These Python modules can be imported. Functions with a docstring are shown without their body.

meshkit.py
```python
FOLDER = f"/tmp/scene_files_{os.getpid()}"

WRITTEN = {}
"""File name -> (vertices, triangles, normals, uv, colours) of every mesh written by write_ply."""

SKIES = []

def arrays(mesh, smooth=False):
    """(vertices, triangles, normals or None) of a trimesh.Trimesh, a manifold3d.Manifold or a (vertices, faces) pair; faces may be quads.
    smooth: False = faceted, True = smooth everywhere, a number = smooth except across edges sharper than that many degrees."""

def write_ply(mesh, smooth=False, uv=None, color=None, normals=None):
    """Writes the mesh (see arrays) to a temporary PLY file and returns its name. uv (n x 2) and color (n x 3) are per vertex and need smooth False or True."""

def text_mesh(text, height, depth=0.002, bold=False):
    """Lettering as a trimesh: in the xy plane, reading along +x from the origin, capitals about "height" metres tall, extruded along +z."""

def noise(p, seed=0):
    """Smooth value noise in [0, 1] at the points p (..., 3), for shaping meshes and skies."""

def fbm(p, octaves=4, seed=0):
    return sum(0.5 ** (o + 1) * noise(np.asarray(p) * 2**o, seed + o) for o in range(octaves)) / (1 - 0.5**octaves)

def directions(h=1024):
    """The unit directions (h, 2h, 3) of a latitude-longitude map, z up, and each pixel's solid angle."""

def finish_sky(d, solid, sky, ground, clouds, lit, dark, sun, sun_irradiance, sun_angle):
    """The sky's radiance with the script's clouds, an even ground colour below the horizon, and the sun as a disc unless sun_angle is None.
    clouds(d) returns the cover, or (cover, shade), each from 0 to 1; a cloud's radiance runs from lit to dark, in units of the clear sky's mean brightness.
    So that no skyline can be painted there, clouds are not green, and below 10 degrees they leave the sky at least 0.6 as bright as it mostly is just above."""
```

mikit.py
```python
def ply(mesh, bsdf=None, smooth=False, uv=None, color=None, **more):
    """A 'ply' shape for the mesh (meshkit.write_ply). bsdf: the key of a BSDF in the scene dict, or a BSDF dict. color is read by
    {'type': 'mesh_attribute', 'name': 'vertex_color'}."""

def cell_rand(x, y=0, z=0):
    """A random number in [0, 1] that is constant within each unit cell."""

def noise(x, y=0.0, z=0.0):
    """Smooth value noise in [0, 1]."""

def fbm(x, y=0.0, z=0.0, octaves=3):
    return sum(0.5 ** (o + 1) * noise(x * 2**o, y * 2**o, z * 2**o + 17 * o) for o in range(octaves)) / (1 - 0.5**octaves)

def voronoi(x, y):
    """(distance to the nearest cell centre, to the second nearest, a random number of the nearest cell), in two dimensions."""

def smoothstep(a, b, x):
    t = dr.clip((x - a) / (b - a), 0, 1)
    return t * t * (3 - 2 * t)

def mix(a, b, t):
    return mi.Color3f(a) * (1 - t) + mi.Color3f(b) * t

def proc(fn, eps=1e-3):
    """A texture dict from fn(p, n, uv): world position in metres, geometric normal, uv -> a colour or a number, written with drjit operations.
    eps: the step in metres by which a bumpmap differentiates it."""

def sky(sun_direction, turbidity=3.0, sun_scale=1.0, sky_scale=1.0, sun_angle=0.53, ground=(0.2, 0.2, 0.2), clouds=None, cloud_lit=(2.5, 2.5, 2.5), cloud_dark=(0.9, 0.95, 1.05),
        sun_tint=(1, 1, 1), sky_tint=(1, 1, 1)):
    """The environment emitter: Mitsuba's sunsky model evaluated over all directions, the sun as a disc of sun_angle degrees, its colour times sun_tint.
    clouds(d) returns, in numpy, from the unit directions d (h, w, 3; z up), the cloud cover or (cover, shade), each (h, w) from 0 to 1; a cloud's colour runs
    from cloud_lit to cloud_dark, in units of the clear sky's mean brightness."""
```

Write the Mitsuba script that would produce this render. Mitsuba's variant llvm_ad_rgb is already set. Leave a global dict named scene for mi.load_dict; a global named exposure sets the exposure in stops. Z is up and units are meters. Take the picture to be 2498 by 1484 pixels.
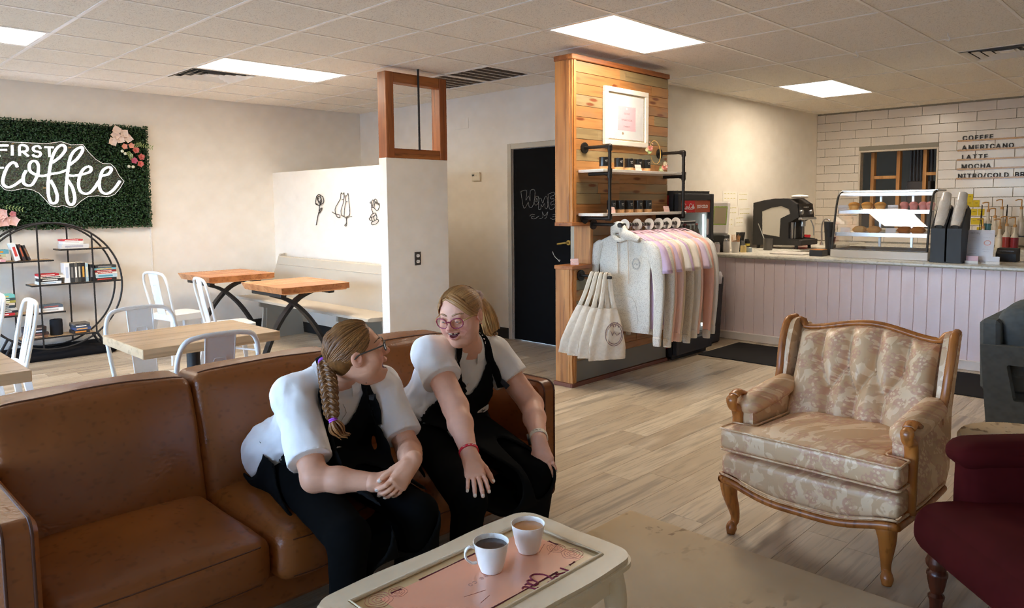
import math, random
import numpy as np
import drjit as dr
import trimesh
import manifold3d as m3
import shapely.geometry as sg
from shapely import affinity
from shapely.ops import unary_union
import mitsuba as mi
import mikit
import meshkit

T = mi.ScalarTransform4f
PI = math.pi
rng = np.random.default_rng(7)
scene, labels = {}, {}

# ------------------------------------------------------------------ camera, sky, exposure
exposure = 0.5
scene['camera'] = {
    'type': 'perspective', 'fov': 70.06, 'fov_axis': 'x', 'near_clip': 0.05, 'far_clip': 200.0,
    'principal_point_offset_x': 0.0, 'principal_point_offset_y': 0.0623,
    'to_world': T().look_at(origin=[0, 0, 1.445], target=[0.71149796, 0.69770186, 1.445 - 0.08356295],
                            up=[0.06561333, 0.0524349, 0.99646649])}
scene['sky'] = mikit.sky([0.55, -0.35, 0.75], turbidity=3.5, sun_scale=0.0, sky_scale=52.0, ground=(0.35, 0.33, 0.30),
                         sky_tint=(0.95, 1.0, 1.05))

# ------------------------------------------------------------------ helpers
def lin(c):
    """'#rrggbb' or 0..1 sRGB triple -> linear"""
    if isinstance(c, str):
        c = [int(c[i:i + 2], 16) / 255 for i in (1, 3, 5)]
    c = np.asarray(c, float)
    return np.where(c < 0.04045, c / 12.92, ((c + 0.055) / 1.055) ** 2.4)

def rgb(c):
    return {'type': 'rgb', 'value': [float(x) for x in lin(c)]}

VC = {'type': 'mesh_attribute', 'name': 'vertex_color'}

def mat(name, color, rough=0.6, metallic=0.0, spec=0.5, bump=None, bscale=1.0, **kw):
    """a principled material as a scene entry; color: hex, a function (procedural) or VC (per-vertex)"""
    base = rgb(color) if isinstance(color, (str, tuple, list)) else (mikit.proc(color) if callable(color) else color)
    d = {'type': 'principled', 'base_color': base, 'roughness': rough, 'metallic': metallic, 'specular': spec, **kw}
    if bump is not None:
        d = {'type': 'bumpmap', 'tex': mikit.proc(bump, eps=0.0015), 'scale': bscale, 'bsdf': d}
    scene[name] = {'type': 'twosided', 'bsdf': d}
    return name

used = {}
def uniq(key):
    n = used.get(key, 0)
    used[key] = n + 1
    return key if n == 0 else '%s_%03d' % (key, n)

def put(key, mesh, m, smooth=False, color=None, uv=None, **more):
    """one entry of the scene"""
    if isinstance(mesh, m3.Manifold):
        mm = mesh.to_mesh()
        mesh = trimesh.Trimesh(mm.vert_properties[:, :3], mm.tri_verts, process=False)
    if color is not None or uv is not None:
        if not isinstance(color, np.ndarray) and smooth is not True and smooth is not False:
            mesh = trimesh.graph.smooth_shade(mesh, angle=np.radians(smooth), facet_minarea=None)
            smooth = True
        if color is not None and not isinstance(color, np.ndarray):
            color = np.tile(lin(color), (len(mesh.vertices), 1))
    scene[key] = mikit.ply(mesh, m, smooth=smooth, uv=uv, color=color, **more)
    return key

def thing(name, label, cat, group=None):
    """a thing made of parts: no entry of its own"""
    key = uniq(name)
    labels[key] = {'label': label, 'category': cat}
    if group:
        labels[key]['group'] = group
    return key

def part(parent, name, mesh, m, smooth=30, color=None, label=None, **more):
    key = uniq(parent + '__' + name)
    if label:
        labels[key] = {'label': label}
    return put(key, mesh, m, smooth, color, **more)

def single(name, label, cat, mesh, m, smooth=30, color=None, group=None, **more):
    """a thing of one mesh"""
    key = thing(name, label, cat, group)
    return put(key, mesh, m, smooth, color, **more)

def struct(name, mesh, m, smooth=False, color=None, label=None, **more):
    key = uniq(name)
    labels[key] = {'kind': 'structure'}
    if label:
        labels[key]['label'] = label
    if mesh is not None:
        put(key, mesh, m, smooth, color, **more)
    return key

# meshes
def cat(*ms):
    ms = [m for a in ms for m in (a if isinstance(a, (list, tuple)) else [a])]
    return trimesh.util.concatenate(ms)

def box(x0, x1, y0, y1, z0, z1, bev=0.0):
    x0, x1 = min(x0, x1), max(x0, x1); y0, y1 = min(y0, y1), max(y0, y1); z0, z1 = min(z0, z1), max(z0, z1)
    if bev <= 0:
        m = trimesh.creation.box(extents=(x1 - x0, y1 - y0, z1 - z0))
        m.apply_translation(((x0 + x1) / 2, (y0 + y1) / 2, (z0 + z1) / 2))
        return m
    b = min(bev, (x1 - x0) * .45, (y1 - y0) * .45, (z1 - z0) * .45)
    p = []
    for X, sx in ((x0, 1), (x1, -1)):
        for Y, sy in ((y0, 1), (y1, -1)):
            for Z, sz in ((z0, 1), (z1, -1)):
                p += [(X, Y + sy * b, Z + sz * b), (X + sx * b, Y, Z + sz * b), (X + sx * b, Y + sy * b, Z)]
    return trimesh.convex.convex_hull(np.array(p))

def cbox(c, s, bev=0.0):
    c, s = np.asarray(c, float), np.asarray(s, float) / 2
    return box(c[0] - s[0], c[0] + s[0], c[1] - s[1], c[1] + s[1], c[2] - s[2], c[2] + s[2], bev)

def move(m, t=(0, 0, 0), rz=0, rx=0, ry=0, s=1, pivot=(0, 0, 0)):
    """scale, rotate about x, y, z (degrees) round the pivot, translate; returns a copy"""
    m = m.copy()
    m.apply_translation(-np.asarray(pivot, float))
    if np.any(np.asarray(s) != 1):
        M = np.eye(4); M[:3, :3] = np.diag(np.broadcast_to(s, 3)); m.apply_transform(M)
        if np.prod(np.broadcast_to(s, 3)) < 0:
            pass
    for a, ax in ((rx, (1, 0, 0)), (ry, (0, 1, 0)), (rz, (0, 0, 1))):
        if a:
            m.apply_transform(trimesh.transformations.rotation_matrix(math.radians(a), ax))
    m.apply_translation(np.asarray(pivot, float) + np.asarray(t, float))
    return m

def spline(pts, n=8, closed=False):
    """Catmull-Rom through the points, n steps per span"""
    p = np.asarray(pts, float)
    k = len(p)
    if closed:
        q = np.vstack([p[-1:], p, p[:2]]); spans = k
    else:
        q = np.vstack([2 * p[:1] - p[1:2], p, 2 * p[-1:] - p[-2:-1]]); spans = k - 1
    t = (np.arange(n) / n)[:, None]
    out = []
    for i in range(spans):
        a, b, c, d = q[i], q[i + 1], q[i + 2], q[i + 3]
        out.append(0.5 * (2 * b + (c - a) * t + (2 * a - 5 * b + 4 * c - d) * t ** 2 + (3 * b - a - 3 * c + d) * t ** 3))
    out = np.vstack(out)
    return out if closed else np.vstack([out, p[-1:]])

def tube(pts, r, n=8, closed=False, flat=None, up=None):
    """round bar along a polyline; r a number or one per point; flat=(a,b) an elliptic section, its first axis towards up"""
    p = np.asarray(pts, float)
    k = len(p)
    r = np.broadcast_to(np.asarray(r, float), (k,))
    if closed:
        t = np.roll(p, -1, 0) - np.roll(p, 1, 0)
    else:
        t = np.gradient(p, axis=0)
    t /= np.linalg.norm(t, axis=1, keepdims=True) + 1e-12
    if up is not None:
        u = np.asarray(up, float) - t * (t @ np.asarray(up, float))[:, None]
        u /= np.linalg.norm(u, axis=1, keepdims=True) + 1e-9
    else:
        a = np.array([0, 0, 1.0]) if abs(t[0, 2]) < .9 else np.array([1.0, 0, 0])
        u = np.zeros_like(p)
        v = a - t[0] * (a @ t[0]); v /= np.linalg.norm(v)
        for i in range(k):
            v = v - t[i] * (v @ t[i]); v /= np.linalg.norm(v) + 1e-12
            u[i] = v
    w = np.cross(t, u)
    ang = np.arange(n) * 2 * PI / n + (PI / n if n == 4 else 0)
    fa, fb = flat or (1, 1)
    v = p[:, None] + r[:, None, None] * (fa * np.cos(ang)[None, :, None] * u[:, None] + fb * np.sin(ang)[None, :, None] * w[:, None])
    v = v.reshape(-1, 3)
    f = []
    rows = k if closed else k - 1
    for i in range(rows):
        j = (i + 1) % k
        for a in range(n):
            b = (a + 1) % n
            f += [(i * n + a, i * n + b, j * n + b), (i * n + a, j * n + b, j * n + a)]
    if not closed:
        v = np.vstack([v, p[:1], p[-1:]])
        for a in range(n):
            b = (a + 1) % n
            f += [(k * n, b, a), (k * n + 1, (k - 1) * n + a, (k - 1) * n + b)]
    return trimesh.Trimesh(v, np.array(f)[:, ::-1] if False else f, process=False)

def cyl(p0, p1, r, n=16, r1=None):
    return tube([p0, p1], [r, r if r1 is None else r1], n)

def lathe(prof, n=32, axis=(0, 0, 0)):
    """profile of (r, z) turned round the vertical through axis"""
    p = np.asarray(prof, float)
    a = np.arange(n) * 2 * PI / n
    v = np.stack([p[:, 0][:, None] * np.cos(a), p[:, 0][:, None] * np.sin(a), np.repeat(p[:, 1][:, None], n, 1)], -1).reshape(-1, 3)
    f = []
    for i in range(len(p) - 1):
        for k in range(n):
            q = (k + 1) % n
            f += [(i * n + k, i * n + q, (i + 1) * n + q), (i * n + k, (i + 1) * n + q, (i + 1) * n + k)]
    m = trimesh.Trimesh(v + np.asarray(axis, float), f, process=False)
    m.merge_vertices()
    m.update_faces(m.nondegenerate_faces())
    return m

def prism(poly, depth, plane='xy', at=0.0):
    """extrude a shapely polygon (or list of points) of the plane by depth along the third axis, starting at `at`"""
    if not hasattr(poly, 'exterior') and not hasattr(poly, 'geoms'):
        poly = sg.Polygon(poly)
    polys = list(poly.geoms) if hasattr(poly, 'geoms') else [poly]
    m = cat([trimesh.creation.extrude_polygon(g, depth, engine='earcut') for g in polys])
    v = m.vertices
    if plane == 'xy':
        m.vertices = v + [0, 0, at]
    elif plane == 'xz':
        m.vertices = np.stack([v[:, 0], v[:, 2] + at, v[:, 1]], -1); m.invert()
    else:
        m.vertices = np.stack([v[:, 2] + at, v[:, 0], v[:, 1]], -1)
    return m

def soft(size, r=0.05, puff=(0, 0, 0), n=14):
    """a cushion: rounded box centred at the origin, its faces bulged by puff along each axis"""
    hs = np.asarray(size, float) / 2
    b = trimesh.creation.box(extents=(2, 2, 2))
    g = np.linspace(-1, 1, n + 1)
    U, V = np.meshgrid(g, g, indexing='ij')
    verts, faces = [], []
    for ax in range(3):
        for s in (-1, 1):
            p = np.zeros((n + 1, n + 1, 3)); p[..., ax] = s; p[..., (ax + 1) % 3] = U; p[..., (ax + 2) % 3] = V
            o = len(verts) * (n + 1) ** 2
            verts.append(p.reshape(-1, 3))
            idx = np.arange((n + 1) ** 2).reshape(n + 1, n + 1) + o
            q = np.stack([idx[:-1, :-1], idx[1:, :-1], idx[1:, 1:], idx[:-1, 1:]], -1).reshape(-1, 4)
            if s < 0: q = q[:, ::-1]
            faces.append(np.vstack([q[:, [0, 1, 2]], q[:, [0, 2, 3]]]))
    m = trimesh.Trimesh(np.vstack(verts), np.vstack(faces), process=False)
    m.merge_vertices()
    c = m.vertices
    # denser rows near the edges
    e = np.sign(c) * (1 - (1 - np.abs(c)) ** 1.6)
    pos = e * hs
    rr = min(r, hs.min() * .98)
    inner = np.clip(pos, -(hs - rr), hs - rr)
    d = pos - inner
    L = np.linalg.norm(d, axis=1, keepdims=True)
    out = inner + np.where(L > 1e-9, d / np.maximum(L, 1e-9) * np.minimum(rr, np.maximum(L, rr * (L > 1e-9))), 0)
    w = np.stack([(1 - e[:, (k + 1) % 3] ** 2) * (1 - e[:, (k + 2) % 3] ** 2) * np.sign(e[:, k]) * np.abs(e[:, k]) ** 2 for k in range(3)], -1)
    m.vertices = out + w * np.asarray(puff, float)
    return m

def disc(c, r, nrm, th=0.004, n=20):
    c = np.asarray(c, float); nrm = np.asarray(nrm, float) / np.linalg.norm(nrm)
    return cyl(c - nrm * th / 2, c + nrm * th / 2, r, n)

def frame3(o, ex, ey):
    """4x4 placing local x,y,z axes at o with ex, ey given"""
    ex = np.asarray(ex, float); ex /= np.linalg.norm(ex)
    ey = np.asarray(ey, float); ey -= ex * (ex @ ey); ey /= np.linalg.norm(ey)
    M = np.eye(4); M[:3, 0], M[:3, 1], M[:3, 2], M[:3, 3] = ex, ey, np.cross(ex, ey), o
    return M

def at_frame(m, o, ex, ey):
    m = m.copy(); m.apply_transform(frame3(o, ex, ey)); return m

def text(s, h, depth=0.002, o=(0, 0, 0), ex=(1, 0, 0), ey=(0, 0, 1), bold=False, center=False, spacing=None):
    if spacing is None:
        m = meshkit.text_mesh(s, h, depth, bold)
    else:
        ms, x = [], 0.0
        for ch in s:
            if ch != ' ':
                g = meshkit.text_mesh(ch, h, depth, bold); w = g.bounds[1][0]
                ms.append(move(g, (x, 0, 0))); x += w + spacing
            else:
                x += h * .45 + spacing
        m = cat(ms)
    if center:
        m.apply_translation((-(m.bounds[0][0] + m.bounds[1][0]) / 2, 0, 0))
    return at_frame(m, o, ex, ey)

def strokes(lines, r, o, ex, ey, n=6, sp=6, depth=1.0):
    """pen lines given in 2-D as tubes on the plane o + u ex + v ey"""
    ex, ey = np.asarray(ex, float), np.asarray(ey, float)
    ms = []
    for L in lines:
        L = np.asarray(L, float)
        q = spline(L, sp) if len(L) > 2 else L
        p = np.asarray(o, float) + q[:, :1] * ex + q[:, 1:2] * ey
        ms.append(tube(p, r, n))
    return cat(ms)

def nets(f, lo, hi, h, block=12):
    """naive surface nets of the signed distance f(points) < 0, evaluated only in blocks near the surface"""
    lo, hi = np.asarray(lo, float), np.asarray(hi, float)
    B = block * h
    nb = np.ceil((hi - lo) / B).astype(int)
    cells = np.stack(np.meshgrid(*[np.arange(k) for k in nb], indexing='ij'), -1).reshape(-1, 3)
    ctr = lo + (cells + .5) * B
    d = np.concatenate([f(c) for c in np.array_split(ctr, max(1, len(ctr) // 20000))])
    cells = cells[np.abs(d) < B * 1.5 + h * 2]
    loc = np.stack(np.meshgrid(*[np.arange(block + 1)] * 3, indexing='ij'), -1).reshape(-1, 3)
    dims = nb * block + 2
    vid = {}
    idxs, pos, quads = [], [], []
    corner = np.array([[i, j, k] for i in (0, 1) for j in (0, 1) for k in (0, 1)])
    edges = [(a, b) for a in range(8) for b in range(a + 1, 8) if np.abs(corner[a] - corner[b]).sum() == 1]
    strid = np.array([dims[1] * dims[2], dims[2], 1])
    chunks = max(1, len(cells) * len(loc) // 400000)
    for cb in np.array_split(cells, chunks):
        g = cb[:, None] * block + loc[None]
        val = f((lo + g.reshape(-1, 3) * h)).reshape(len(cb), block + 1, block + 1, block + 1)
        # cell vertices
        cs = [val[:, i:block + i, j:block + j, k:block + k] for i, j, k in corner]
        neg = sum((c < 0).astype(np.int8) for c in cs)
        act = (neg > 0) & (neg < 8)
        bi, i, j, k = np.nonzero(act)
        base = cb[bi] * block + np.stack([i, j, k], -1)
        cv = np.stack([c[act] for c in cs], -1)
        acc = np.zeros((len(base), 3)); cnt = np.zeros(len(base))
        for a, b in edges:
            cross = (cv[:, a] < 0) != (cv[:, b] < 0)
            t = np.where(cross, cv[:, a] / np.where(cross, cv[:, a] - cv[:, b], 1), 0)
            p = corner[a] + t[:, None] * (corner[b] - corner[a])
            acc += np.where(cross[:, None], p, 0); cnt += cross
        pos.append(lo + (base + acc / cnt[:, None]) * h); idxs.append(base @ strid)
        # quads for edges owned by cells' lowest corner
        for ax in range(3):
            c0, c1 = cs[0], cs[{0: 4, 1: 2, 2: 1}[ax]]
            e = (c0 < 0) != (c1 < 0)
            bi, i, j, k = np.nonzero(e)
            gb = cb[bi] * block + np.stack([i, j, k], -1)
            o1, o2 = np.zeros(3, int), np.zeros(3, int); o1[(ax + 1) % 3] = 1; o2[(ax + 2) % 3] = 1
            q = np.stack([(gb) @ strid, (gb - o1) @ strid, (gb - o1 - o2) @ strid, (gb - o2) @ strid], -1)
            flip = c0[e] < 0
            q[~flip] = q[~flip][:, ::-1]
            quads.append(q)
    idx, pos, quads = np.concatenate(idxs), np.vstack(pos), np.vstack(quads)
    order = np.argsort(idx); idx, pos = idx[order], pos[order]
    at = np.searchsorted(idx, quads); at = np.clip(at, 0, len(idx) - 1)
    ok = (idx[at] == quads).all(1)
    at = at[ok]
    return trimesh.Trimesh(pos, np.vstack([at[:, [0, 1, 2]], at[:, [0, 2, 3]]]), process=False)

def smooth(m, it=4):
    """Taubin smoothing with a plain neighbour mean"""
    import scipy.sparse as sp
    n = len(m.vertices); e = m.edges_unique
    A = sp.coo_matrix((np.ones(len(e) * 2), (np.r_[e[:, 0], e[:, 1]], np.r_[e[:, 1], e[:, 0]])), (n, n)).tocsr()
    deg = np.maximum(np.asarray(A.sum(1)).ravel(), 1)[:, None]
    v = np.array(m.vertices)
    for k in range(it):
        for w in (.5, -.52):
            v = v + w * (A @ v / deg - v)
    return trimesh.Trimesh(v, m.faces, process=False)

def smin(a, b, k):
    h = np.clip(.5 + .5 * (b - a) / k, 0, 1)
    return b * (1 - h) + a * h - k * h * (1 - h)

def smax(a, b, k):
    return -smin(-a, -b, k)

def d_cone(p, a, b, ra, rb):
    """distance to a round cone (approx.: capsule with a radius that varies along it)"""
    a, b = np.asarray(a, float), np.asarray(b, float)
    ba = b - a
    t = np.clip(((p - a) @ ba) / max(ba @ ba, 1e-12), 0, 1)
    return np.linalg.norm(p - a - t[:, None] * ba, axis=1) - (ra + (rb - ra) * t)

def d_ell(p, c, r, R=None):
    """distance bound to an ellipsoid with radii r, R columns = its axes"""
    q = p - np.asarray(c, float)
    if R is not None:
        q = q @ R
    r = np.asarray(r, float)
    k0 = np.linalg.norm(q / r, axis=1)
    k1 = np.linalg.norm(q / (r * r), axis=1) + 1e-9
    return np.where(k0 < 1e-6, -r.min(), k0 * (k0 - 1) / k1)
# ------------------------------------------------------------------ materials
ns, fb, vor, cr, sst, mx = mikit.noise, mikit.fbm, mikit.voronoi, mikit.cell_rand, mikit.smoothstep, mikit.mix
L3 = lambda c: mi.Color3f(*[float(x) for x in lin(c)])

def plank_col(p, n, uv):
    row = dr.floor(p.y / 0.18)
    off = cr(row, 3) * 1.22
    k = dr.floor((p.x + off) / 1.22)
    t = cr(row, k, 5); u = cr(row, k, 9)
    g = fb(p.x * 1.7 + u * 40, p.y * 26, u * 20, 4)
    g2 = fb(p.x * 7 + u * 9, p.y * 120, 3, 2)
    g3 = fb(p.x * 2.2 + u * 11, p.y * 9 + u * 7, 8, 3)
    c = mx(L3('#a39179'), L3('#c3b49c'), t)
    c = mx(c, L3('#75685a'), sst(.52, .78, g) * .6)
    c = mx(c, L3('#cfc1ab'), sst(.55, .85, g3) * .45)
    return mx(c, L3('#857767'), sst(.5, .8, g2) * .3)
mat('floor_vinyl', plank_col, rough=0.42, spec=0.4)
mat('floor_joint', '#6a5d50', rough=.8)
mat('wall_paint', lambda p, n, uv: mx(L3('#e6ded0'), L3('#efe8dc'), fb(p.x * 9, p.y * 9, p.z * 9, 3)), rough=0.85, spec=0.2)
mat('ceiling_tile', lambda p, n, uv: mx(L3('#e2dacb'), L3('#b4aa98'), sst(.66, .8, ns(p.x * 190, p.y * 190, 2)) * .55), rough=0.95, spec=0.1)
mat('white_metal', '#ebe7df', rough=0.35)
mat('black_metal', '#1d1c1c', rough=0.45)
mat('black_trim', '#141313', rough=0.5)
mat('lamp_lens', '#f4f0e6', rough=0.5)
mat('paint', VC, rough=0.6)
mat('paint_gloss', VC, rough=0.22)
mat('paint_matte', VC, rough=0.95, spec=0.15)
mat('steel', '#c8c8c8', rough=0.28, metallic=1.0)
def wood_fn(c0, c1, c2, ax, s=1.0):
    def fn(p, n, uv):
        a = (p.x, p.y, p.z)
        L = a[ax]; o = [a[i] for i in range(3) if i != ax]
        w = fb(L * 2.1 * s, o[0] * 14 * s, o[1] * 14 * s, 3)
        ring = fb(L * 1.5 * s + 5, o[0] * 55 * s + w * 3, o[1] * 55 * s + w * 3, 3)
        c = mx(L3(c0), L3(c1), sst(.3, .7, w))
        return mx(c, L3(c2), sst(.5, .78, ring) * .55)
    return fn
mat('wood_post', wood_fn('#9f6430', '#b97f44', '#643718', 2), rough=.45)
mat('wood_frame', wood_fn('#8a4c22', '#a5622f', '#4f270f', 2), rough=.45)
mat('wood_beam', wood_fn('#84491f', '#a2632f', '#4c260f', 0), rough=.45)
mat('door_black', '#100f0f', rough=.85, spec=.1)

# ------------------------------------------------------------------ the room
WA, WB, WC, WD, HC = 8.23, 5.56, 4.13, 10.27, 2.648     # wall planes (y, x, y, x) and the ceiling's height
GX, GY, GS = 2.667, 4.058, 0.6003                       # the ceiling grid

fl = struct('floor', box(-3.4, WD + .2, -2.6, WA + .2, -.06, -.003), 'floor_joint')
CAMP = np.array([0, 0, 1.445]); CF = np.array([0.71149796, 0.69770186, -0.08356295])
CR = np.array([0.69961814, -0.71446672, -0.00847121]); CU = np.array([0.06561333, 0.0524349, 0.99646649])
def in_view(q, m=0.05):
    v = np.asarray(q, float) - CAMP
    z = v @ CF
    return z > .3 and abs(v @ CR / z) < .70 + m and -.469 - m < v @ CU / z < .365 + m
def mcell(row, salt):    # the same hash as mikit.cell_rand, so that planks and their tones agree
    return None
rows = range(-14, 46)
hx = lambda x, y, z: (((((int(x) + 1000000) * 374761393 + (int(y) + 1000000) * 668265263 + (int(z) + 1000000) * 2147483647) & 0xFFFFFFFF)))
def cellr(x, y=0, z=0):
    h = hx(x, y, z); h = ((h ^ (h >> 13)) * 1274126177) & 0xFFFFFFFF
    return ((h ^ (h >> 16)) & 0xFFFFFF) / 16777215.0
planks, rest = [], []
for r in rows:
    y0, y1 = r * .18, r * .18 + .18
    if y0 > WA or y1 < -2.5: continue
    off = cellr(r, 3) * 1.22
    for k in range(-4, 11):
        x0, x1 = k * 1.22 - off, (k + 1) * 1.22 - off
        x0, x1 = max(x0, -3.2), min(x1, WD)
        if x1 - x0 < .02: continue
        m = box(x0 + .0008, x1 - .0008, y0 + .0008, min(y1, WA) - .0008, -.003, 0)
        c = ((x0 + x1) / 2, (y0 + y1) / 2, 0)
        vis = in_view(c) or in_view((x0, c[1], 0)) or in_view((x1, c[1], 0))
        hidden = (c[0] > WB + .1 and c[1] > WC) or (x0 > 7.3) or (c[0] < 2.3 and c[1] < 1.0 and c[0] < 1.3)
        if vis and not hidden: planks.append((np.hypot(c[0], c[1]), m))
        else: rest.append(m)
planks.sort(key=lambda t: t[0])
for d, m in planks[:300]:
    part(fl, 'plank', m, 'floor_vinyl', False)
far = [m for d, m in planks[300:]] + rest
key = part(fl, 'plank_field', cat(far), 'floor_vinyl', False)
labels[key] = {'kind': 'stuff', 'label': 'more vinyl planks of the floor'}

# ceiling: grid bars, tiles, lights, grilles
ce = struct('ceiling', box(-3.4, WD + .2, -2.6, WA + .2, HC + .03, HC + .08), 'white_metal')
lights_at = [(2, -2), (0, 3), (8, -2), (-4, 3)]          # cells (i, j): two long in x
lamp_cells = {(i + d, j) for i, j in lights_at for d in (0, 1)}
vents = {(0, 4): 'ring', (7, -5): 'ring', (3, 1): 'grille', (3, 2): 'grille'}
tiles, tile_rest = [], []
for j in range(-11, 7):
    i = -10
    while i < 13:
        two = i >= 4 and i % 2 == 0 and (i, j) not in lamp_cells and (i, j) not in vents and (i + 1, j) not in vents
        w = 2 if two else 1
        x0, x1, y0, y1 = GX + i * GS, GX + (i + w) * GS, GY + j * GS, GY + (j + 1) * GS
        if (i, j) not in lamp_cells and (i, j) not in vents:
            x0c, x1c, y0c, y1c = max(x0, -3.2), min(x1, WD), max(y0, -2.5), min(y1, WA)
            if x1c - x0c > .05 and y1c - y0c > .05 and not (x0c >= WB and y0c >= WC):
                m = box(x0c + .006, x1c - .006, y0c + .006, y1c - .006, HC + .004, HC + .016, .002)
                (tiles if any(in_view((a, b, HC)) for a in (x0c, x1c) for b in (y0c, y1c)) else tile_rest).append(m)
        i += w
for m in tiles:
    part(ce, 'tile', m, 'ceiling_tile', False)
key = part(ce, 'tile_field', cat(tile_rest), 'ceiling_tile', False)
labels[key] = {'kind': 'stuff', 'label': 'more ceiling tiles'}
for j in range(-10, 7):
    y = GY + j * GS
    part(ce, 'grid_bar', box(-3.2, WD if y < WC else WB, y - .011, y + .011, HC, HC + .03, .001), 'white_metal', False)
cross = []
for j in range(-11, 7):
    for i in range(-10, 13):
        if i > 4 and i % 2 and (i, j) not in vents and (i - 1, j) not in vents: continue
        if (i, j) in lamp_cells and (i - 1, j) in lamp_cells and (i, j) not in lights_at: continue
        x, y0, y1 = GX + i * GS, max(GY + j * GS, -2.5), min(GY + (j + 1) * GS, WA)
        if -3.2 < x < WD and y1 > y0 and not (x > WB and y0 > WC):
            (cross if not in_view((x, (y0 + y1) / 2, HC), -.02) else []).append(0) if False else None
            m = box(x - .011, x + .011, y0 + .011, y1 - .011, HC + .0005, HC + .028, .001)
            if in_view((x, (y0 + y1) / 2, HC)): part(ce, 'cross_bar', m, 'white_metal', False)
            else: cross.append(m)
key = part(ce, 'cross_bar_field', cat(cross), 'white_metal', False)
labels[key] = {'kind': 'stuff', 'label': 'more bars of the ceiling grid'}
where = ['nearest the wood partition, square to it', 'beside the round air vent at the left', 'above the pastry case by the tiled wall',
         'at the left edge above the green wall panel']
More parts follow.
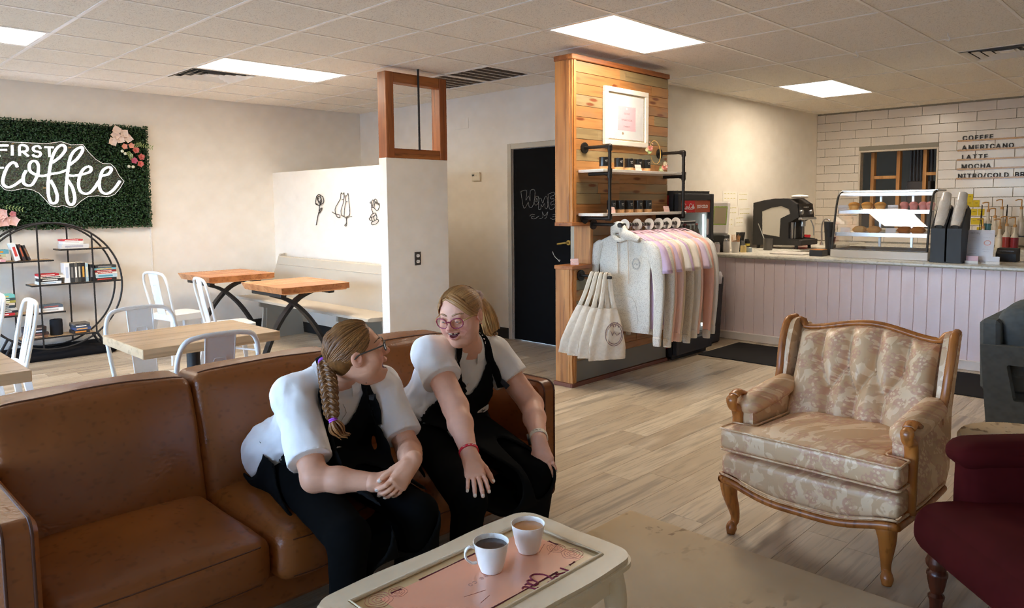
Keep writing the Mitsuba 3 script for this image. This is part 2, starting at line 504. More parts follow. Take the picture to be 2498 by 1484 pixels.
for (i, j), wd in zip(lights_at, where):
    x0, x1, y0, y1 = GX + i * GS, GX + (i + 2) * GS, GY + j * GS, GY + (j + 1) * GS
    t = thing('ceiling_light', 'bright rectangular recessed ceiling light ' + wd, 'ceiling light')
    fr = cat(box(x0 + .008, x1 - .008, y0 + .008, y0 + .028, HC + .002, HC + .03, .002), box(x0 + .008, x1 - .008, y1 - .028, y1 - .008, HC + .002, HC + .03, .002),
             box(x0 + .008, x0 + .028, y0 + .028, y1 - .028, HC + .002, HC + .03, .002), box(x1 - .028, x1 - .008, y0 + .028, y1 - .028, HC + .002, HC + .03, .002))
    part(t, 'frame', fr, 'white_metal', False)
    lens = trimesh.Trimesh([[x0 + .028, y0 + .028, HC + .008], [x1 - .028, y0 + .028, HC + .008], [x1 - .028, y1 - .028, HC + .008], [x0 + .028, y1 - .028, HC + .008]],
                           [[0, 2, 1], [0, 3, 2]], process=False)
    part(t, 'diffuser', lens, 'lamp_lens', False, emitter={'type': 'area', 'radiance': {'type': 'rgb', 'value': [15.0, 13.0, 10.4]}})
for (i, j), kind in vents.items():
    x0, x1, y0, y1 = GX + i * GS, GX + (i + 1) * GS, GY + j * GS, GY + (j + 1) * GS
    cx, cy = (x0 + x1) / 2, (y0 + y1) / 2
    if kind == 'ring':
        t = thing('ceiling_vent', 'white stepped square air diffuser in the ceiling ' + ('beside the left light' if i == 0 else 'at the right above the menu'), 'air vent')
        part(t, 'duct', box(x0 + .01, x1 - .01, y0 + .01, y1 - .01, HC + .026, HC + .03), 'black_trim', False)
        for q in range(4):
            a = .285 - q * .068; b = a - .042
            zz = HC - .004 + q * .004
            v = np.array([[s * w, u * w, z] for w, z in ((a, zz), (b, zz + .016)) for s, u in ((-1, -1), (1, -1), (1, 1), (-1, 1))]) + [cx, cy, 0]
            f = [(k, (k + 1) % 4, 4 + (k + 1) % 4) for k in range(4)] + [(k, 4 + (k + 1) % 4, 4 + k) for k in range(4)]
            part(t, 'vane', trimesh.Trimesh(v, f, process=False), 'white_metal', False)
        part(t, 'center_plate', box(cx - .05, cx + .05, cy - .05, cy + .05, HC + .006, HC + .012), 'white_metal', False)
    else:
        t = thing('return_grille', 'dark square return air grille in the ceiling ' + ('in front of the wood partition' if j == 1 else 'half behind the wooden frame'), 'air grille')
        part(t, 'frame', cat(box(x0 + .008, x1 - .008, y0 + .008, y0 + .03, HC - .002, HC + .01), box(x0 + .008, x1 - .008, y1 - .03, y1 - .008, HC - .002, HC + .01),
                             box(x0 + .008, x0 + .03, y0 + .03, y1 - .03, HC - .002, HC + .01), box(x1 - .03, x1 - .008, y0 + .03, y1 - .03, HC - .002, HC + .01)), 'white_metal', False)
        part(t, 'mesh', box(x0 + .03, x1 - .03, y0 + .03, y1 - .03, HC + .004, HC + .012), 'paint_matte', False, color='#4a4038')
        for q in range(1, 5):
            y = y0 + .03 + (y1 - y0 - .06) * q / 5
            part(t, 'bar', box(x0 + .03, x1 - .03, y - .004, y + .004, HC - .001, HC + .006), 'white_metal', False)
for i, (x, y) in enumerate([(6.17, 2.19), (6.03, 1.51), (5.87, .76), (5.82, .57)]):
    hk = spline([(x, y, HC), (x, y, HC - .02), (x + .012, y - .012, HC - .035), (x + .004, y - .004, HC - .055), (x - .012, y + .012, HC - .045)], 5)
    single('ceiling_hook', 'small white hook hanging from the ceiling grid at the right, %s from the left' % ['first', 'second', 'third', 'fourth'][i], 'hook', tube(hk, .004, 6), 'white_metal')

# walls
struct('wall_left', box(-3.4, WB + .01, WA, WA + .12, 0, HC + .05), 'wall_paint')
DY0, DY1, DH = 4.625, 5.44, 2.03        # the restroom door's opening in the back wall
struct('wall_back', cat(box(WB, WB + .12, DY1, WA, 0, HC + .05), box(WB, WB + .12, WC + .12, DY0, 0, HC + .05), box(WB, WB + .12, DY0, DY1, DH, HC + .05)), 'wall_paint')
struct('wall_right', box(WB, WD + .01, WC, WC + .12, 0, HC + .05), 'wall_paint')
struct('wall_near', box(-3.4, WD + .2, -2.62, -2.5, 0, HC + .05), 'wall_paint')
# the shop front at the left: windows on to the street
wy = [1.0, 2.75, 4.5, 6.25, 8.05]
ws = cat(box(-3.32, -3.2, -2.5, wy[0], 0, HC + .05), box(-3.32, -3.2, wy[0], WA, 2.4, HC + .05), box(-3.32, -3.2, wy[0], WA, 0, .35), box(-3.32, -3.2, wy[-1], WA, .35, 2.4))
struct('wall_street', ws, 'wall_paint')
for k, y in enumerate(wy[1:-1]):
    struct('window_%d' % (k + 1), box(-3.29, -3.23, y - .03, y + .03, .35, 2.4), 'black_trim')
# baseboards
struct('baseboard_left', box(-3.2, WB, WA - .012, WA, 0, .115, .003), 'black_trim')
struct('baseboard_back', box(WB - .012, WB, DY1 + .06, WA - .012, 0, .115, .003), 'black_trim')
# tiled wall: opening to the room under construction
OY0, OY1, OZ0, OZ1 = 2.64, 3.545, 1.1, 2.1
struct('wall_tiled', cat(box(WD, WD + .1, -2.5, OY0, 0, HC + .05), box(WD, WD + .1, OY1, WC + .1, 0, HC + .05), box(WD, WD + .1, OY0, OY1, OZ1, HC + .05), box(WD, WD + .1, OY0, OY1, 0, OZ0)), 'paint', color='#8d8778')
# ------------------------------------------------------------------ sitting area: sofa, table, rug, chairs
mat('leather', lambda p, n, uv: mx(mx(L3('#6d3c16'), L3('#864b1e'), fb(p.x * 5, p.y * 5, p.z * 5, 3)), L3('#4d270d'), sst(.6, .85, fb(p.x * 60, p.y * 60, p.z * 60, 2)) * .35),
    rough=0.36, spec=0.45, bump=lambda p, n, uv: fb(p.x * 130, p.y * 130, p.z * 130, 2) + 2.5 * fb(p.x * 14, p.y * 14, p.z * 9, 2), bscale=0.0012)
mat('leather_seam', '#4a240f', rough=.5)

def wrinkle(m, amp, f, seed=0):
    m = m.copy()
    n = m.vertex_normals
    m.vertices = m.vertices + n * (amp * (meshkit.fbm(m.vertices * f, 3, seed) - .5))[:, None]
    return m

SX0, SX1, SF, SB = .446, 2.387, 2.16, 3.08
sofa = thing('sofa', 'long caramel brown leather sofa with padded cushions that two women sit on', 'sofa')
part(sofa, 'base', cat(box(SX0 - .02, SX1 + .02, SF + .05, SB - .02, .10, .24, .02)), 'leather', 30)
for k, (a, b) in enumerate(((SX0 - .1, SX0), (SX1, SX1 + .1))):
    prof = sg.box(SF, .10, SB, .645).buffer(-.045).buffer(.045, quad_segs=6)
    arm = prism(prof, b - a, 'yz', a)
    arm = m3.Manifold(m3.Mesh(np.asarray(arm.vertices, np.float32), np.asarray(arm.faces, np.uint32)))
    # soften the side edges: hull of two slightly smaller copies and one full one
    pts = []
    for x, d in ((a, .018), (a + .018, 0), (b - .018, 0), (b, .018)):
        q = np.array(prof.buffer(-d).exterior.coords)
        pts.append(np.column_stack([np.full(len(q), x), q]))
    arm = trimesh.convex.convex_hull(np.vstack(pts))
    ak = part(sofa, 'arm', arm, 'leather', 40)
    for x in (a + .018, b - .018):
        q = np.array(prof.exterior.coords)[:-1]
        part(ak, 'piping', tube(np.column_stack([np.full(len(q), x), q]), .0045, 6, closed=True), 'leather_seam', True)
part(sofa, 'back_frame', box(SX0 - .02, SX1 + .02, SB - .13, SB, .12, .70, .03), 'leather', 30)
W3 = (SX1 - SX0) / 3
for k in range(3):
    x0 = SX0 + k * W3
    c = soft((W3 - .006, .70, .17), .05, (.004, .01, .03), 26)
    v = c.vertices
    # sat-in hollow and pulled-up front corners
    u = v[:, 0] / (W3 / 2)
    if k == 1:
        top = np.clip(v[:, 2] / .08, 0, 1)
        v[:, 2] -= top * .028 * np.exp(-((u - .35) ** 2) / .25) * np.clip((.30 - v[:, 1]) / .5, 0, 1)
        v[:, 1] -= .03 * np.exp(-((u + .6) ** 2) / .2) * (v[:, 1] < 0)
    c.vertices = v
    c = wrinkle(c, .012, 5.5, k)
    c = move(c, (x0 + W3 / 2, SF + .345, .295))
    ck = part(sofa, 'seat_cushion', c, 'leather', True)
    sx = np.linspace(x0 + .05, x0 + W3 - .05, 18)
    for zz in (.357, .232):
        from_front = np.column_stack([sx, np.full(18, SF - .03), np.full(18, zz)])
        # lay the seam on the cushion's front
        loc, ri, ti = c.ray.intersects_location(from_front - [0, .3, 0], np.tile([0, 1.0, 0], (18, 1)), multiple_hits=False)
        if len(loc) > 4:
            loc = loc[np.argsort(loc[:, 0])]
            part(ck, 'seam', tube(loc + [0, -.0005, 0], .0022, 5), 'leather_seam', True)
for k in range(3):
    x0 = SX0 + k * W3
    c = soft((W3 - .003, .20, .53), .036, (.003, .045, .006), 28)
    v = c.vertices
    u, w = v[:, 0] / (W3 / 2), v[:, 2] / .26
    v[:, 2] += .006 * np.cos(u * 1.4) * (w > 0) - .008 * (np.abs(u) ** 10) * (w > .6)
    v[:, 1] += .10 * (w * .5 + .5)            # leaning back
    c.vertices = v
    c = wrinkle(c, .022, 4.0, 10 + k)
    c = move(c, (x0 + W3 / 2, SF + .60, .545))
    ck = part(sofa, 'back_cushion', c, 'leather', True)
    xs = np.linspace(x0 + .03, x0 + W3 - .03, 22)
    for off in (-.058,):
        ys = SF + .60 + .095 + off
        o = np.column_stack([xs, np.full(22, ys), np.full(22, 1.2)])
        loc, ri, ti = c.ray.intersects_location(o, np.tile([0, 0, -1.0], (22, 1)), multiple_hits=False)
        if len(loc) > 4:
            loc = loc[np.argsort(loc[:, 0])]
            part(ck, 'piping', tube(loc, .0042, 6), 'leather_seam', True)
for x in (SX0 - .06, SX1 + .06):
    for y in (SF + .08, SB - .08):
        part(sofa, 'leg', lathe([(0, 0), (.022, 0), (.03, .10), (0, .10)], 14, (x, y, 0)), 'wood_post', 30)

# rug
mat('rug', lambda p, n, uv: mx(mx(L3('#c9b597'), L3('#b39d7d'), fb(p.x * 3, p.y * 3, 1, 4)), L3('#6e5439'),
    sst(.60, .74, fb(p.x * 16 + 3 * fb(p.x * 5, p.y * 5, 2, 2), p.y * 30, 4, 3)) * sst(.42, .62, fb(p.x * 2.2, p.y * 2.2, 9, 2)) * .75), rough=.97, spec=.05)
single('area_rug', 'faded beige patterned area rug lying under the coffee table', 'rug', box(-.6, 2.765, -.6, 1.945, 0, .006, .002), 'rug', 20)

# coffee table
mat('table_paint', lambda p, n, uv: mx(L3('#c6b597'), L3('#d3c4a8'), fb(p.x * 6, p.y * 30, p.z * 6, 3)), rough=.4)
TX0, TX1, TY0, TY1, TZ = .875, 1.635, 1.13, 1.56, .475
ct = thing('coffee_table', 'low cream painted coffee table with curved legs and a pink printed top', 'coffee table')
def wavy(inset=0.0):
    r = .06
    pts = []
    def side(a, b, n, amp):
        a, b = np.array(a), np.array(b)
        t = np.linspace(0, 1, 30)[:, None]
        return a + (b - a) * t + np.array(n) * amp * np.sin(t * PI * 2 + .0) ** 2 * .5
    a, b, c, d = (TX0, TY0), (TX1, TY0), (TX1, TY1), (TX0, TY1)
    pts = np.vstack([side(a, b, (0, -1), .014), side(b, c, (1, 0), .008), side(c, d, (0, 1), .014), side(d, a, (-1, 0), .008)])
    return sg.Polygon(pts).buffer(-r).buffer(r - inset, quad_segs=8)
outer = wavy()
inner = sg.box(TX0 + .07, TY0 + .065, TX1 - .07, TY1 - .065)
rim = cat(prism(outer.difference(inner), .012, 'xy', TZ - .012), prism(wavy(-.008).difference(inner), .014, 'xy', TZ - .026), prism(wavy(.006).difference(inner), .014, 'xy', TZ - .040))
part(ct, 'top_frame', rim, 'table_paint', 35)
part(ct, 'moulding', cat(tube(np.array([(TX0 + .07, TY0 + .065, TZ), (TX1 - .07, TY0 + .065, TZ), (TX1 - .07, TY1 - .065, TZ), (TX0 + .07, TY1 - .065, TZ)]), .006, 8, closed=True)), 'table_paint', True)
part(ct, 'glass_panel', box(TX0 + .07, TX1 - .07, TY0 + .065, TY1 - .065, TZ - .03, TZ - .006), 'paint_gloss', False, color='#c9ae83', label='glossy tan glass over the print')
zi = TZ - .0055
part(ct, 'pink_print', box(TX0 + .135, TX1 - .105, TY0 + .10, TY1 - .10, zi - .001, zi), 'paint_gloss', False, color='#e3a385', label='pink printed field')
pm = '#5c1226'
bl = []
for dx, dy in ((0, 0), (.006, .004)):
    for a, b in (((TX0 + .26, TY1 - .10 + dy), (TX1 - .30 + dx, TY1 - .094 - dy)), ((TX0 + .24, TY0 + .10 - dy), (TX1 - .22, TY0 + .096 + dy)),
                 ((TX1 - .105 + dx, TY0 + .20), (TX1 - .099 - dx, TY0 + .235)), ((TX1 - .105 + dx, TY1 - .13), (TX1 - .10 - dx, TY1 - .09)), ((TX0 + .135 - dx, TY0 + .15), (TX0 + .131 + dx, TY1 - .17)),
                 ((TX0 + .17, TY1 - .10 + dy), (TX0 + .20, TY1 - .098 - dy)), ((TX1 - .145, TY0 + .098 + dy), (TX1 - .17, TY0 + .10 - dy))):
        bl.append(tube([(*a, zi), (*b, zi)], .0014, 5))
k_ = part(ct, 'border_lines', cat(bl), 'paint', False, color=pm, label='dark red hand-drawn border lines'); labels[k_]['kind'] = 'stuff'
def rose2d(cx, cy, r, k=0):
    L = []
    for q, (ra, n) in enumerate(((1, 5), (.72, 5), (.45, 4), (.22, 3))):
        a = np.linspace(0, 2 * PI, 26) + k + q
        rr = r * ra * (1 + .13 * np.abs(np.sin(a * n / 2)))
        L.append(np.column_stack([cx + rr * np.cos(a), cy + rr * np.sin(a)]))
    return L
ro = []
for cx, cy, r in ((TX1 - .115, TY0 + .135, .028), (TX1 - .12, TY0 + .19, .024), (TX0 + .13, TY1 - .10, .032), (TX0 + .185, TY1 - .105, .022), (TX0 + .14, TY0 + .12, .03)):
    ro += rose2d(cx, cy, r, cx * 50)
k_ = part(ct, 'rose_drawing', strokes(ro, .0008, (0, 0, zi), (1, 0, 0), (0, 1, 0), 4, 2), 'paint', False, color='#b0705c', label='thin outlined roses'); labels[k_]['kind'] = 'stuff'
# lettering, reading from the sofa
def script(word, h):
    """simple joined handwriting: strokes per letter in units of h, returns lines and advance"""
    G = {
        'R': ([[(0, 0), (.08, .5), (.12, 1), (.45, 1.02), (.55, .75), (.3, .5), (.12, .48), (.3, .3), (.6, 0)]], .66),
        'o': ([[(0, .25), (.1, .45), (.25, .48), (.38, .3), (.3, .05), (.12, .02), (.03, .2), (.12, .42), (.42, .4)]], .44),
        's': ([[(0, .1), (.2, .5), (.22, .3), (.28, .1), (.12, 0), (.02, .05)], [(.22, .05), (.36, .12)]], .36),
        'e': ([[(0, .2), (.2, .28), (.28, .42), (.16, .52), (.05, .35), (.06, .1), (.2, 0), (.4, .15)]], .4),
        'C': ([[(.55, .85), (.4, 1.0), (.15, .85), (.02, .45), (.15, .08), (.4, 0), (.6, .18)]], .62),
        'a': ([[(.36, .45), (.15, .5), (.02, .25), (.12, .02), (.3, .15), (.38, .45), (.38, .1), (.5, .05)]], .52),
        't': ([[(.12, .95), (.08, .3), (.14, .05), (.3, .08)], [(-.05, .62), (.34, .66)]], .36),
        'l': ([[(0, .1), (.2, .7), (.16, 1), (.06, .9), (.06, .1), (.2, .02)]], .26),
        'i': ([[(0, .3), (.08, .48), (.08, .06), (.18, .04)], [(.1, .66), (.11, .7), (.12, .67)]], .22),
        'E': ([[(.45, .95), (.15, .95), (.1, .55), (.36, .54)], [(.1, .55), (.06, .05), (.42, .03)]], .52),
        'u': ([[(0, .45), (.05, .1), (.2, .02), (.34, .2), (.36, .46), (.37, .1), (.48, .05)]], .5),
        'r': ([[(0, .05), (.06, .48), (.1, .38), (.26, .48)]], .3),
        'n': ([[(0, 0), (.04, .46), (.08, .3), (.22, .47), (.32, .36), (.34, .05), (.42, .05)]], .46),
        'y': ([[(0, .46), (.06, .18), (.2, .12), (.32, .46), (.28, -.1), (.12, -.36), (.02, -.2), (.4, .12)]], .44),
        'c': ([[(.34, .42), (.18, .5), (.02, .25), (.14, .02), (.38, .12)]], .38),
        'f': ([[(0, .1), (.22, .7), (.24, 1), (.12, .95), (.1, .1), (.08, -.4), (.2, -.3), (.14, .12), (.36, .2)]], .34),
    }
    out, x = [], 0.0
    for ch in word:
        if ch == ' ': x += .3 * h; continue
        g, adv = G[ch]
        for L in g: out.append(np.array(L) * h + [x, 0])
        x += adv * h
    return out, x
l1, w1 = script('Rose', .062); l2, w2 = script('Cat', .062)
tl = [l + [0, 0] for l in l1] + [l + [w1 * .42, -.058] for l in l2]
part(ct, 'lettering', strokes(tl, .0028, (1.435, 1.235, zi), (-.93, -.36, 0), (.36, -.93, 0), 5, 6), 'paint', False, color='#6a1028', label='dark red handwritten words Rose Cat')
part(ct, 'small_lettering', text('coffee co', .016, .0006, (1.33, 1.36, zi), (-1, -.06, 0), (.06, -1, 0), spacing=.004), 'paint', False, color='#b98270', label='pale words coffee co')
wl = [[(1.22, 1.30), (1.16, 1.315)], [(1.21, 1.275), (1.17, 1.265)], [(1.47, 1.31), (1.53, 1.33)], [(1.46, 1.335), (1.51, 1.36)], [(1.42, 1.18), (1.44, 1.14), (1.40, 1.165)], [(1.30, 1.185), (1.285, 1.145), (1.33, 1.16)]]
k_ = part(ct, 'whisker_drawing', strokes(wl, .0009, (0, 0, zi), (1, 0, 0), (0, 1, 0), 4, 4), 'paint', False, color='#a8604a', label='thin whisker and ear lines'); labels[k_]['kind'] = 'stuff'
# apron and cabriole legs
ap = outer.buffer(-.035)
ring = ap.difference(ap.buffer(-.02))
apm = prism(ring, .06, 'xy', TZ - .10)
v = apm.vertices.copy()
ux = np.clip((v[:, 0] - TX0) / (TX1 - TX0), 0, 1); uy = np.clip((v[:, 1] - TY0) / (TY1 - TY0), 0, 1)
part(ct, 'apron', apm, 'table_paint', 35)
for sx, X in ((-1, TX0 + .055), (1, TX1 - .055)):
    for sy, Y in ((-1, TY0 + .055), (1, TY1 - .055)):
        d = np.array([sx, sy]) / math.sqrt(2)
        zz = np.array([TZ - .04, TZ - .08, TZ - .14, TZ - .22, TZ - .32, TZ - .40, .02, 0.0062])
        of = np.array([.0, .012, .022, .012, -.006, -.002, .022, .03]); rr = np.array([.034, .036, .033, .024, .017, .015, .02, .019])
        p = np.column_stack([X + d[0] * of, Y + d[1] * of, zz])
        q = spline(p, 5); r = np.interp(np.linspace(0, 1, len(q)), np.linspace(0, 1, 8), rr)
        part(ct, 'leg', tube(q, r, 10), 'table_paint', True)

# cups
mat('ceramic', '#e9e4dc', rough=.12, spec=.6)
def cup(x, y, ang, liquid, label):
    z0 = TZ - .0035
    t = thing('coffee_cup', label, 'cup')
    prof = [(0, .003), (.024, .003), (.026, 0), (.029, 0), (.030, .004), (.036, .02), (.0425, .05), (.0475, .078), (.0485, .0795), (.0470, .0800), (.0455, .0785), (.040, .05), (.033, .02), (.026, .008), (0, .007)]
    part(t, 'bowl', lathe(prof, 40, (x, y, z0)), 'ceramic', 50)
    a = math.radians(ang)
    d = np.array([math.cos(a), math.sin(a), 0])
    h = spline([np.array([x, y, z0]) + d * r + [0, 0, z] for r, z in ((.0445, .068), (.060, .072), (.071, .060), (.069, .042), (.055, .028), (.040, .026))], 6)
    part(t, 'handle', tube(h, .0042, 8, flat=(1.5, .8), up=(d[1], -d[0], 0)), 'ceramic', True)
    part(t, 'coffee', lathe([(0, .0675), (.0432, .0675), (.0436, .0672), (.043, .060), (0, .060)], 32, (x, y, z0)), 'paint_gloss', 20, color=liquid, label='coffee in the cup')
cup(1.448, 1.365, 40, '#b27a43', 'white coffee cup of milky coffee near the far corner of the low table')
cup(1.300, 1.362, 152, '#2a140b', 'white coffee cup of black coffee with its handle to the left on the low table')

# ------------------------------------------------------------------ tufted armchair
def damask(p, n, uv):
    a = p.y * 1.0 + p.x * .35; b = p.z + p.x * .45
    d1, d2, r = vor(a * 17, b * 17)
    d3, d4, r2 = vor(a * 62 + 3, b * 62)
    fl = sst(.50, .40, d1) * sst(.42, .52, fb(a * 7, b * 7, 3, 2))
    pet = sst(.30, .42, d3)
    leaf = sst(.50, .58, fb(a * 46 + 3 * fb(a * 14, b * 14, 1, 2), b * 24 + 2 * fb(a * 11, b * 11, 7, 2), 5, 3))
    c = mx(L3('#c7a37c'), L3('#dcbf9c'), leaf)
    return mx(c, L3('#bf8d72'), fl * pet * .75)
mat('damask', damask, rough=.38, spec=.45, sheen=.6, bump=lambda p, n, uv: fb(p.y * 90 + p.x * 30, p.z * 90, 1, 2), bscale=.0006)
mat('chair_wood', wood_fn('#8f521f', '#a8662b', '#5b2e10', 2), rough=.3, clearcoat=.4)
ac = thing('armchair', 'pink floral damask armchair with tufted back and carved wood trim', 'armchair')
YL, YR = 1.505, .805        # chair's outer sides
# back: tufted pad
bx = lambda z: 3.335 + .20 * np.clip((z - .42) / .46, 0, 1.2)
ztop = lambda y: .852 + .022 * np.cos((y - 1.155) / .30 * PI) * (np.abs(y - 1.155) < .30) + .0
ny, nz = 76, 64
ys = np.linspace(YR + .055, YL - .055, ny)
W = (YL - YR - .11)
row1 = [(ys[0] + W * t, .695) for t in (.2, .4, .6, .8)]
row2 = [(ys[0] + W * t, .585) for t in (.3, .5, .7)]
segs = [((y, z), (y + (y - 1.155) * .12, 1.0)) for y, z in row1] + [((y, z), (y, .30)) for y, z in row2]
for i, a in enumerate(row1):
    for b in row2:
        if abs(a[0] - b[0]) < W * .12: segs.append((a, b))
segs += [(row1[0], (ys[0] - .02, .62)), (row1[3], (ys[-1] + .02, .62))] if False else []
def seg_d(P, a, b):
    a, b = np.array(a), np.array(b); ba = b - a
    t = np.clip(((P - a) @ ba) / (ba @ ba), 0, 1)
    return np.linalg.norm(P - a - t[..., None] * ba, axis=-1)
Yg, Tg = np.meshgrid(ys, np.linspace(0, 1, nz), indexing='ij')
Zg = .42 + Tg * (ztop(Yg) - .42)
P2 = np.stack([Yg, Zg], -1)
gd = np.min([seg_d(P2, a, b) for a, b in segs], axis=0)
bd = np.min([np.hypot(Yg - y, Zg - z) for y, z in row1 + row2], axis=0)
edge = np.minimum(np.minimum((Yg - ys[0]), (ys[-1] - Yg)) / .05, (1 - Tg) * .43 / .05).clip(0, 1)
hgt = .066 * (1 - np.exp(-gd / .020)) - .014 * np.exp(-(bd / .018) ** 2)
hgt = (hgt + .014) * np.sqrt(edge * (2 - edge))
Xg = bx(Zg) - hgt
def sheet(X, Y, Z, flip=False):
    n0, n1 = X.shape
    v = np.stack([X, Y, Z], -1).reshape(-1, 3)
    i = np.arange(n0 * n1).reshape(n0, n1)
    q = np.stack([i[:-1, :-1], i[1:, :-1], i[1:, 1:], i[:-1, 1:]], -1).reshape(-1, 4)
    if flip: q = q[:, ::-1]
    return trimesh.Trimesh(v, np.vstack([q[:, [0, 1, 2]], q[:, [0, 2, 3]]]), process=False)
bk = sheet(Xg, Yg, Zg, True)
bh = sheet(bx(Zg) + .06, Yg, Zg)
pad = part(ac, 'tufted_back', cat(bk), 'damask', True)
for y, z in row1 + row2:
    part(pad, 'button', move(trimesh.creation.icosphere(2, .0085), (float(bx(z)) + .002 - .008, y, z)), 'damask', True)
outback = prism(sg.Polygon([(y, .26) for y in (YR + .02, YL - .02)] + [(y, float(ztop(y)) + .004) for y in np.linspace(YL - .02, YR + .02, 24)]), .05, 'yz', 0)
v = outback.vertices; v[:, 0] += 3.36 + .20 * np.clip((v[:, 2] - .42) / .46, 0, 1.2); outback.vertices = v
part(ac, 'outside_back', outback, 'damask', 35)
# crest rail
cy = np.linspace(YR + .005, YL - .005, 40)
crest = np.column_stack([bx(ztop(cy)) + .012, cy, ztop(cy) + .012 + .012 * np.exp(-((np.abs(cy - 1.155) - .34) / .03) ** 2)])
part(ac, 'crest_rail', tube(crest, .0165, 10, flat=(.85, 1.25), up=(0, 0, 1)), 'chair_wood', True)
for s, Y in ((-1, YR), (1, YL)):
    # wing: curved wooden edge and its upholstered panels
    wp = spline([(bx(.87) + .01, Y, .885), (bx(.86) - .055, Y + s * .006, .878), (3.435, Y + s * .01, .83), (3.40, Y + s * .008, .74), (3.375, Y + s * .004, .64), (3.345, Y, .58)], 7)
    part(ac, 'wing_rail', tube(wp, .016, 10, flat=(1.1, .9), up=(0, s, 0)), 'chair_wood', True)
    poly = sg.Polygon([(p[0], p[2]) for p in wp] + [(3.36, .52), (3.46, .50), (3.60, .87)]).buffer(0)
    wm = prism(poly, .036, 'xz', Y - .018 - s * .012)
    wk = part(ac, 'wing', wm, 'damask', 35)
    inn = wp.copy(); inn[:, 0] += .022; inn[:, 1] -= s * .02; inn[:, 2] -= .010
    part(wk, 'piping', tube(inn, .004, 6), 'damask', True)
    # arm: padded top, side panel, carved post
    pad_m = soft((.46, .105, .085), .042, (.006, .006, .012), 12)
    pad_m = move(pad_m, (3.17, Y - s * .035, .572), ry=-4)
    part(ac, 'arm_pad', pad_m, 'damask', True)
    side = prism(sg.Polygon([(2.965, .245), (3.42, .215), (3.50, .30), (3.50, .60), (2.955, .575)]), .07, 'xz', Y - .035 - s * .033)
    part(ac, 'arm_panel', side, 'damask', 35)
    post = spline([(2.912, Y, .605), (2.893, Y, .588), (2.905, Y, .560), (2.938, Y, .545), (2.955, Y, .50), (2.952, Y, .44), (2.948, Y, .36), (2.945, Y, .27)], 5)
    pr_ = np.interp(np.linspace(0, 1, len(post)), [0, .1, .25, .4, .6, 1], [.014, .019, .017, .020, .019, .02])
    pk = part(ac, 'arm_post', tube(post, pr_, 10, flat=(1, 1.3), up=(1, 0, .2)), 'chair_wood', True)
    part(pk, 'scroll', tube(spline([(2.912, Y, .606), (2.95, Y, .617), (2.985, Y, .607), (3.01, Y, .595)], 6), [.016] * 19, 10, flat=(.8, 1.5), up=(0, 0, 1)), 'chair_wood', True)
# T cushion
tp = sg.Polygon([(2.80, YR - .005), (2.80, YL + .005), (2.925, YL + .005), (2.932, YL - .085), (3.40, YL - .09), (3.40, YR + .09), (2.932, YR + .085), (2.925, YR - .005)]).buffer(.02).buffer(-.035).buffer(.015, quad_segs=6)
def puffed(poly, z0, z1, r, puff, step=.018):
    """a cushion of the plan poly: flat rim walls, domed top and bottom"""
    minx, miny, maxx, maxy = poly.bounds
    from shapely import contains_xy, distance, points
    f2 = lambda p: np.where(contains_xy(poly, p[:, 0], p[:, 1]), -1, 1) * distance(poly.exterior, points(p[:, :2]))
    def f(p):
        d = f2(p) + r
        dome = puff * (1 - np.clip((d + .16) / .16, 0, 1) ** 2)
        hz = np.abs(p[:, 2] - (z0 + z1) / 2) - (z1 - z0) / 2 + r - dome
        return np.minimum(np.maximum(d, hz), 0) + np.hypot(np.maximum(d, 0), np.maximum(hz, 0)) - r
    return nets(f, (minx - .03, miny - .03, z0 - puff - .03), (maxx + .03, maxy + .03, z1 + puff + .03), step, 8)
cu = puffed(tp, .385, .475, .018, .030, .011)
cu = smooth(cu, 6)
v = cu.vertices; v[:, 2] += .018 * np.clip((v[:, 0] - 2.8) / .5, 0, 1) * -1 + .012; cu.vertices = v
ck = part(ac, 'seat_cushion', cu, 'damask', True)
tpo = np.array(tp.buffer(.001).exterior.coords)[:-1]
for zz in (.4785 + .008, .387 + .010):
    part(ck, 'piping', tube(np.column_stack([tpo, zz - .018 * np.clip((tpo[:, 0] - 2.8) / .5, 0, 1)]), .005, 6, closed=True), 'damask', True)
# seat base with its swept front
def base_profile(t):      # lower edge of the front along y
    return .262 - .040 * np.sin(np.clip(t, 0, 1) * PI) ** 2 + .012 * np.cos(t * 4 * PI) * .5
ty = np.linspace(0, 1, 40)
yy = YR - .004 + ty * (YL - YR + .008)
front = np.column_stack([2.815 - .02 * np.sin(ty * PI), yy])
plan = sg.Polygon(list(map(tuple, front)) + [(3.43, YL), (3.43, YR)])
bm = puffed(plan, .27, .372, .02, .004, .012)
v = bm.vertices.copy()
t_ = (v[:, 1] - YR) / (YL - YR)
fr_ = np.clip((3.1 - v[:, 0]) / .25, 0, 1)
low = np.clip((.33 - v[:, 2]) / .06, 0, 1)
v[:, 2] += low * fr_ * (base_profile(t_) - .255)
bm.vertices = v
bk_ = part(ac, 'seat_base', smooth(bm, 4), 'damask', True)
fe = np.column_stack([front[:, 0] - .004, yy, base_profile(ty) + .004])
edge_path = np.vstack([[(3.42, YR - .004, .245)], [(3.12, YR - .006, .25)], fe, [(3.12, YL + .006, .25)], [(3.42, YL + .004, .245)]])
part(bk_, 'piping', tube(edge_path + [0, 0, .012], .0055, 6), 'damask', True)
part(ac, 'seat_rail', tube(edge_path - [0, 0, .012], .014, 8, flat=(1.1, .8), up=(0, 0, 1)), 'chair_wood', True)
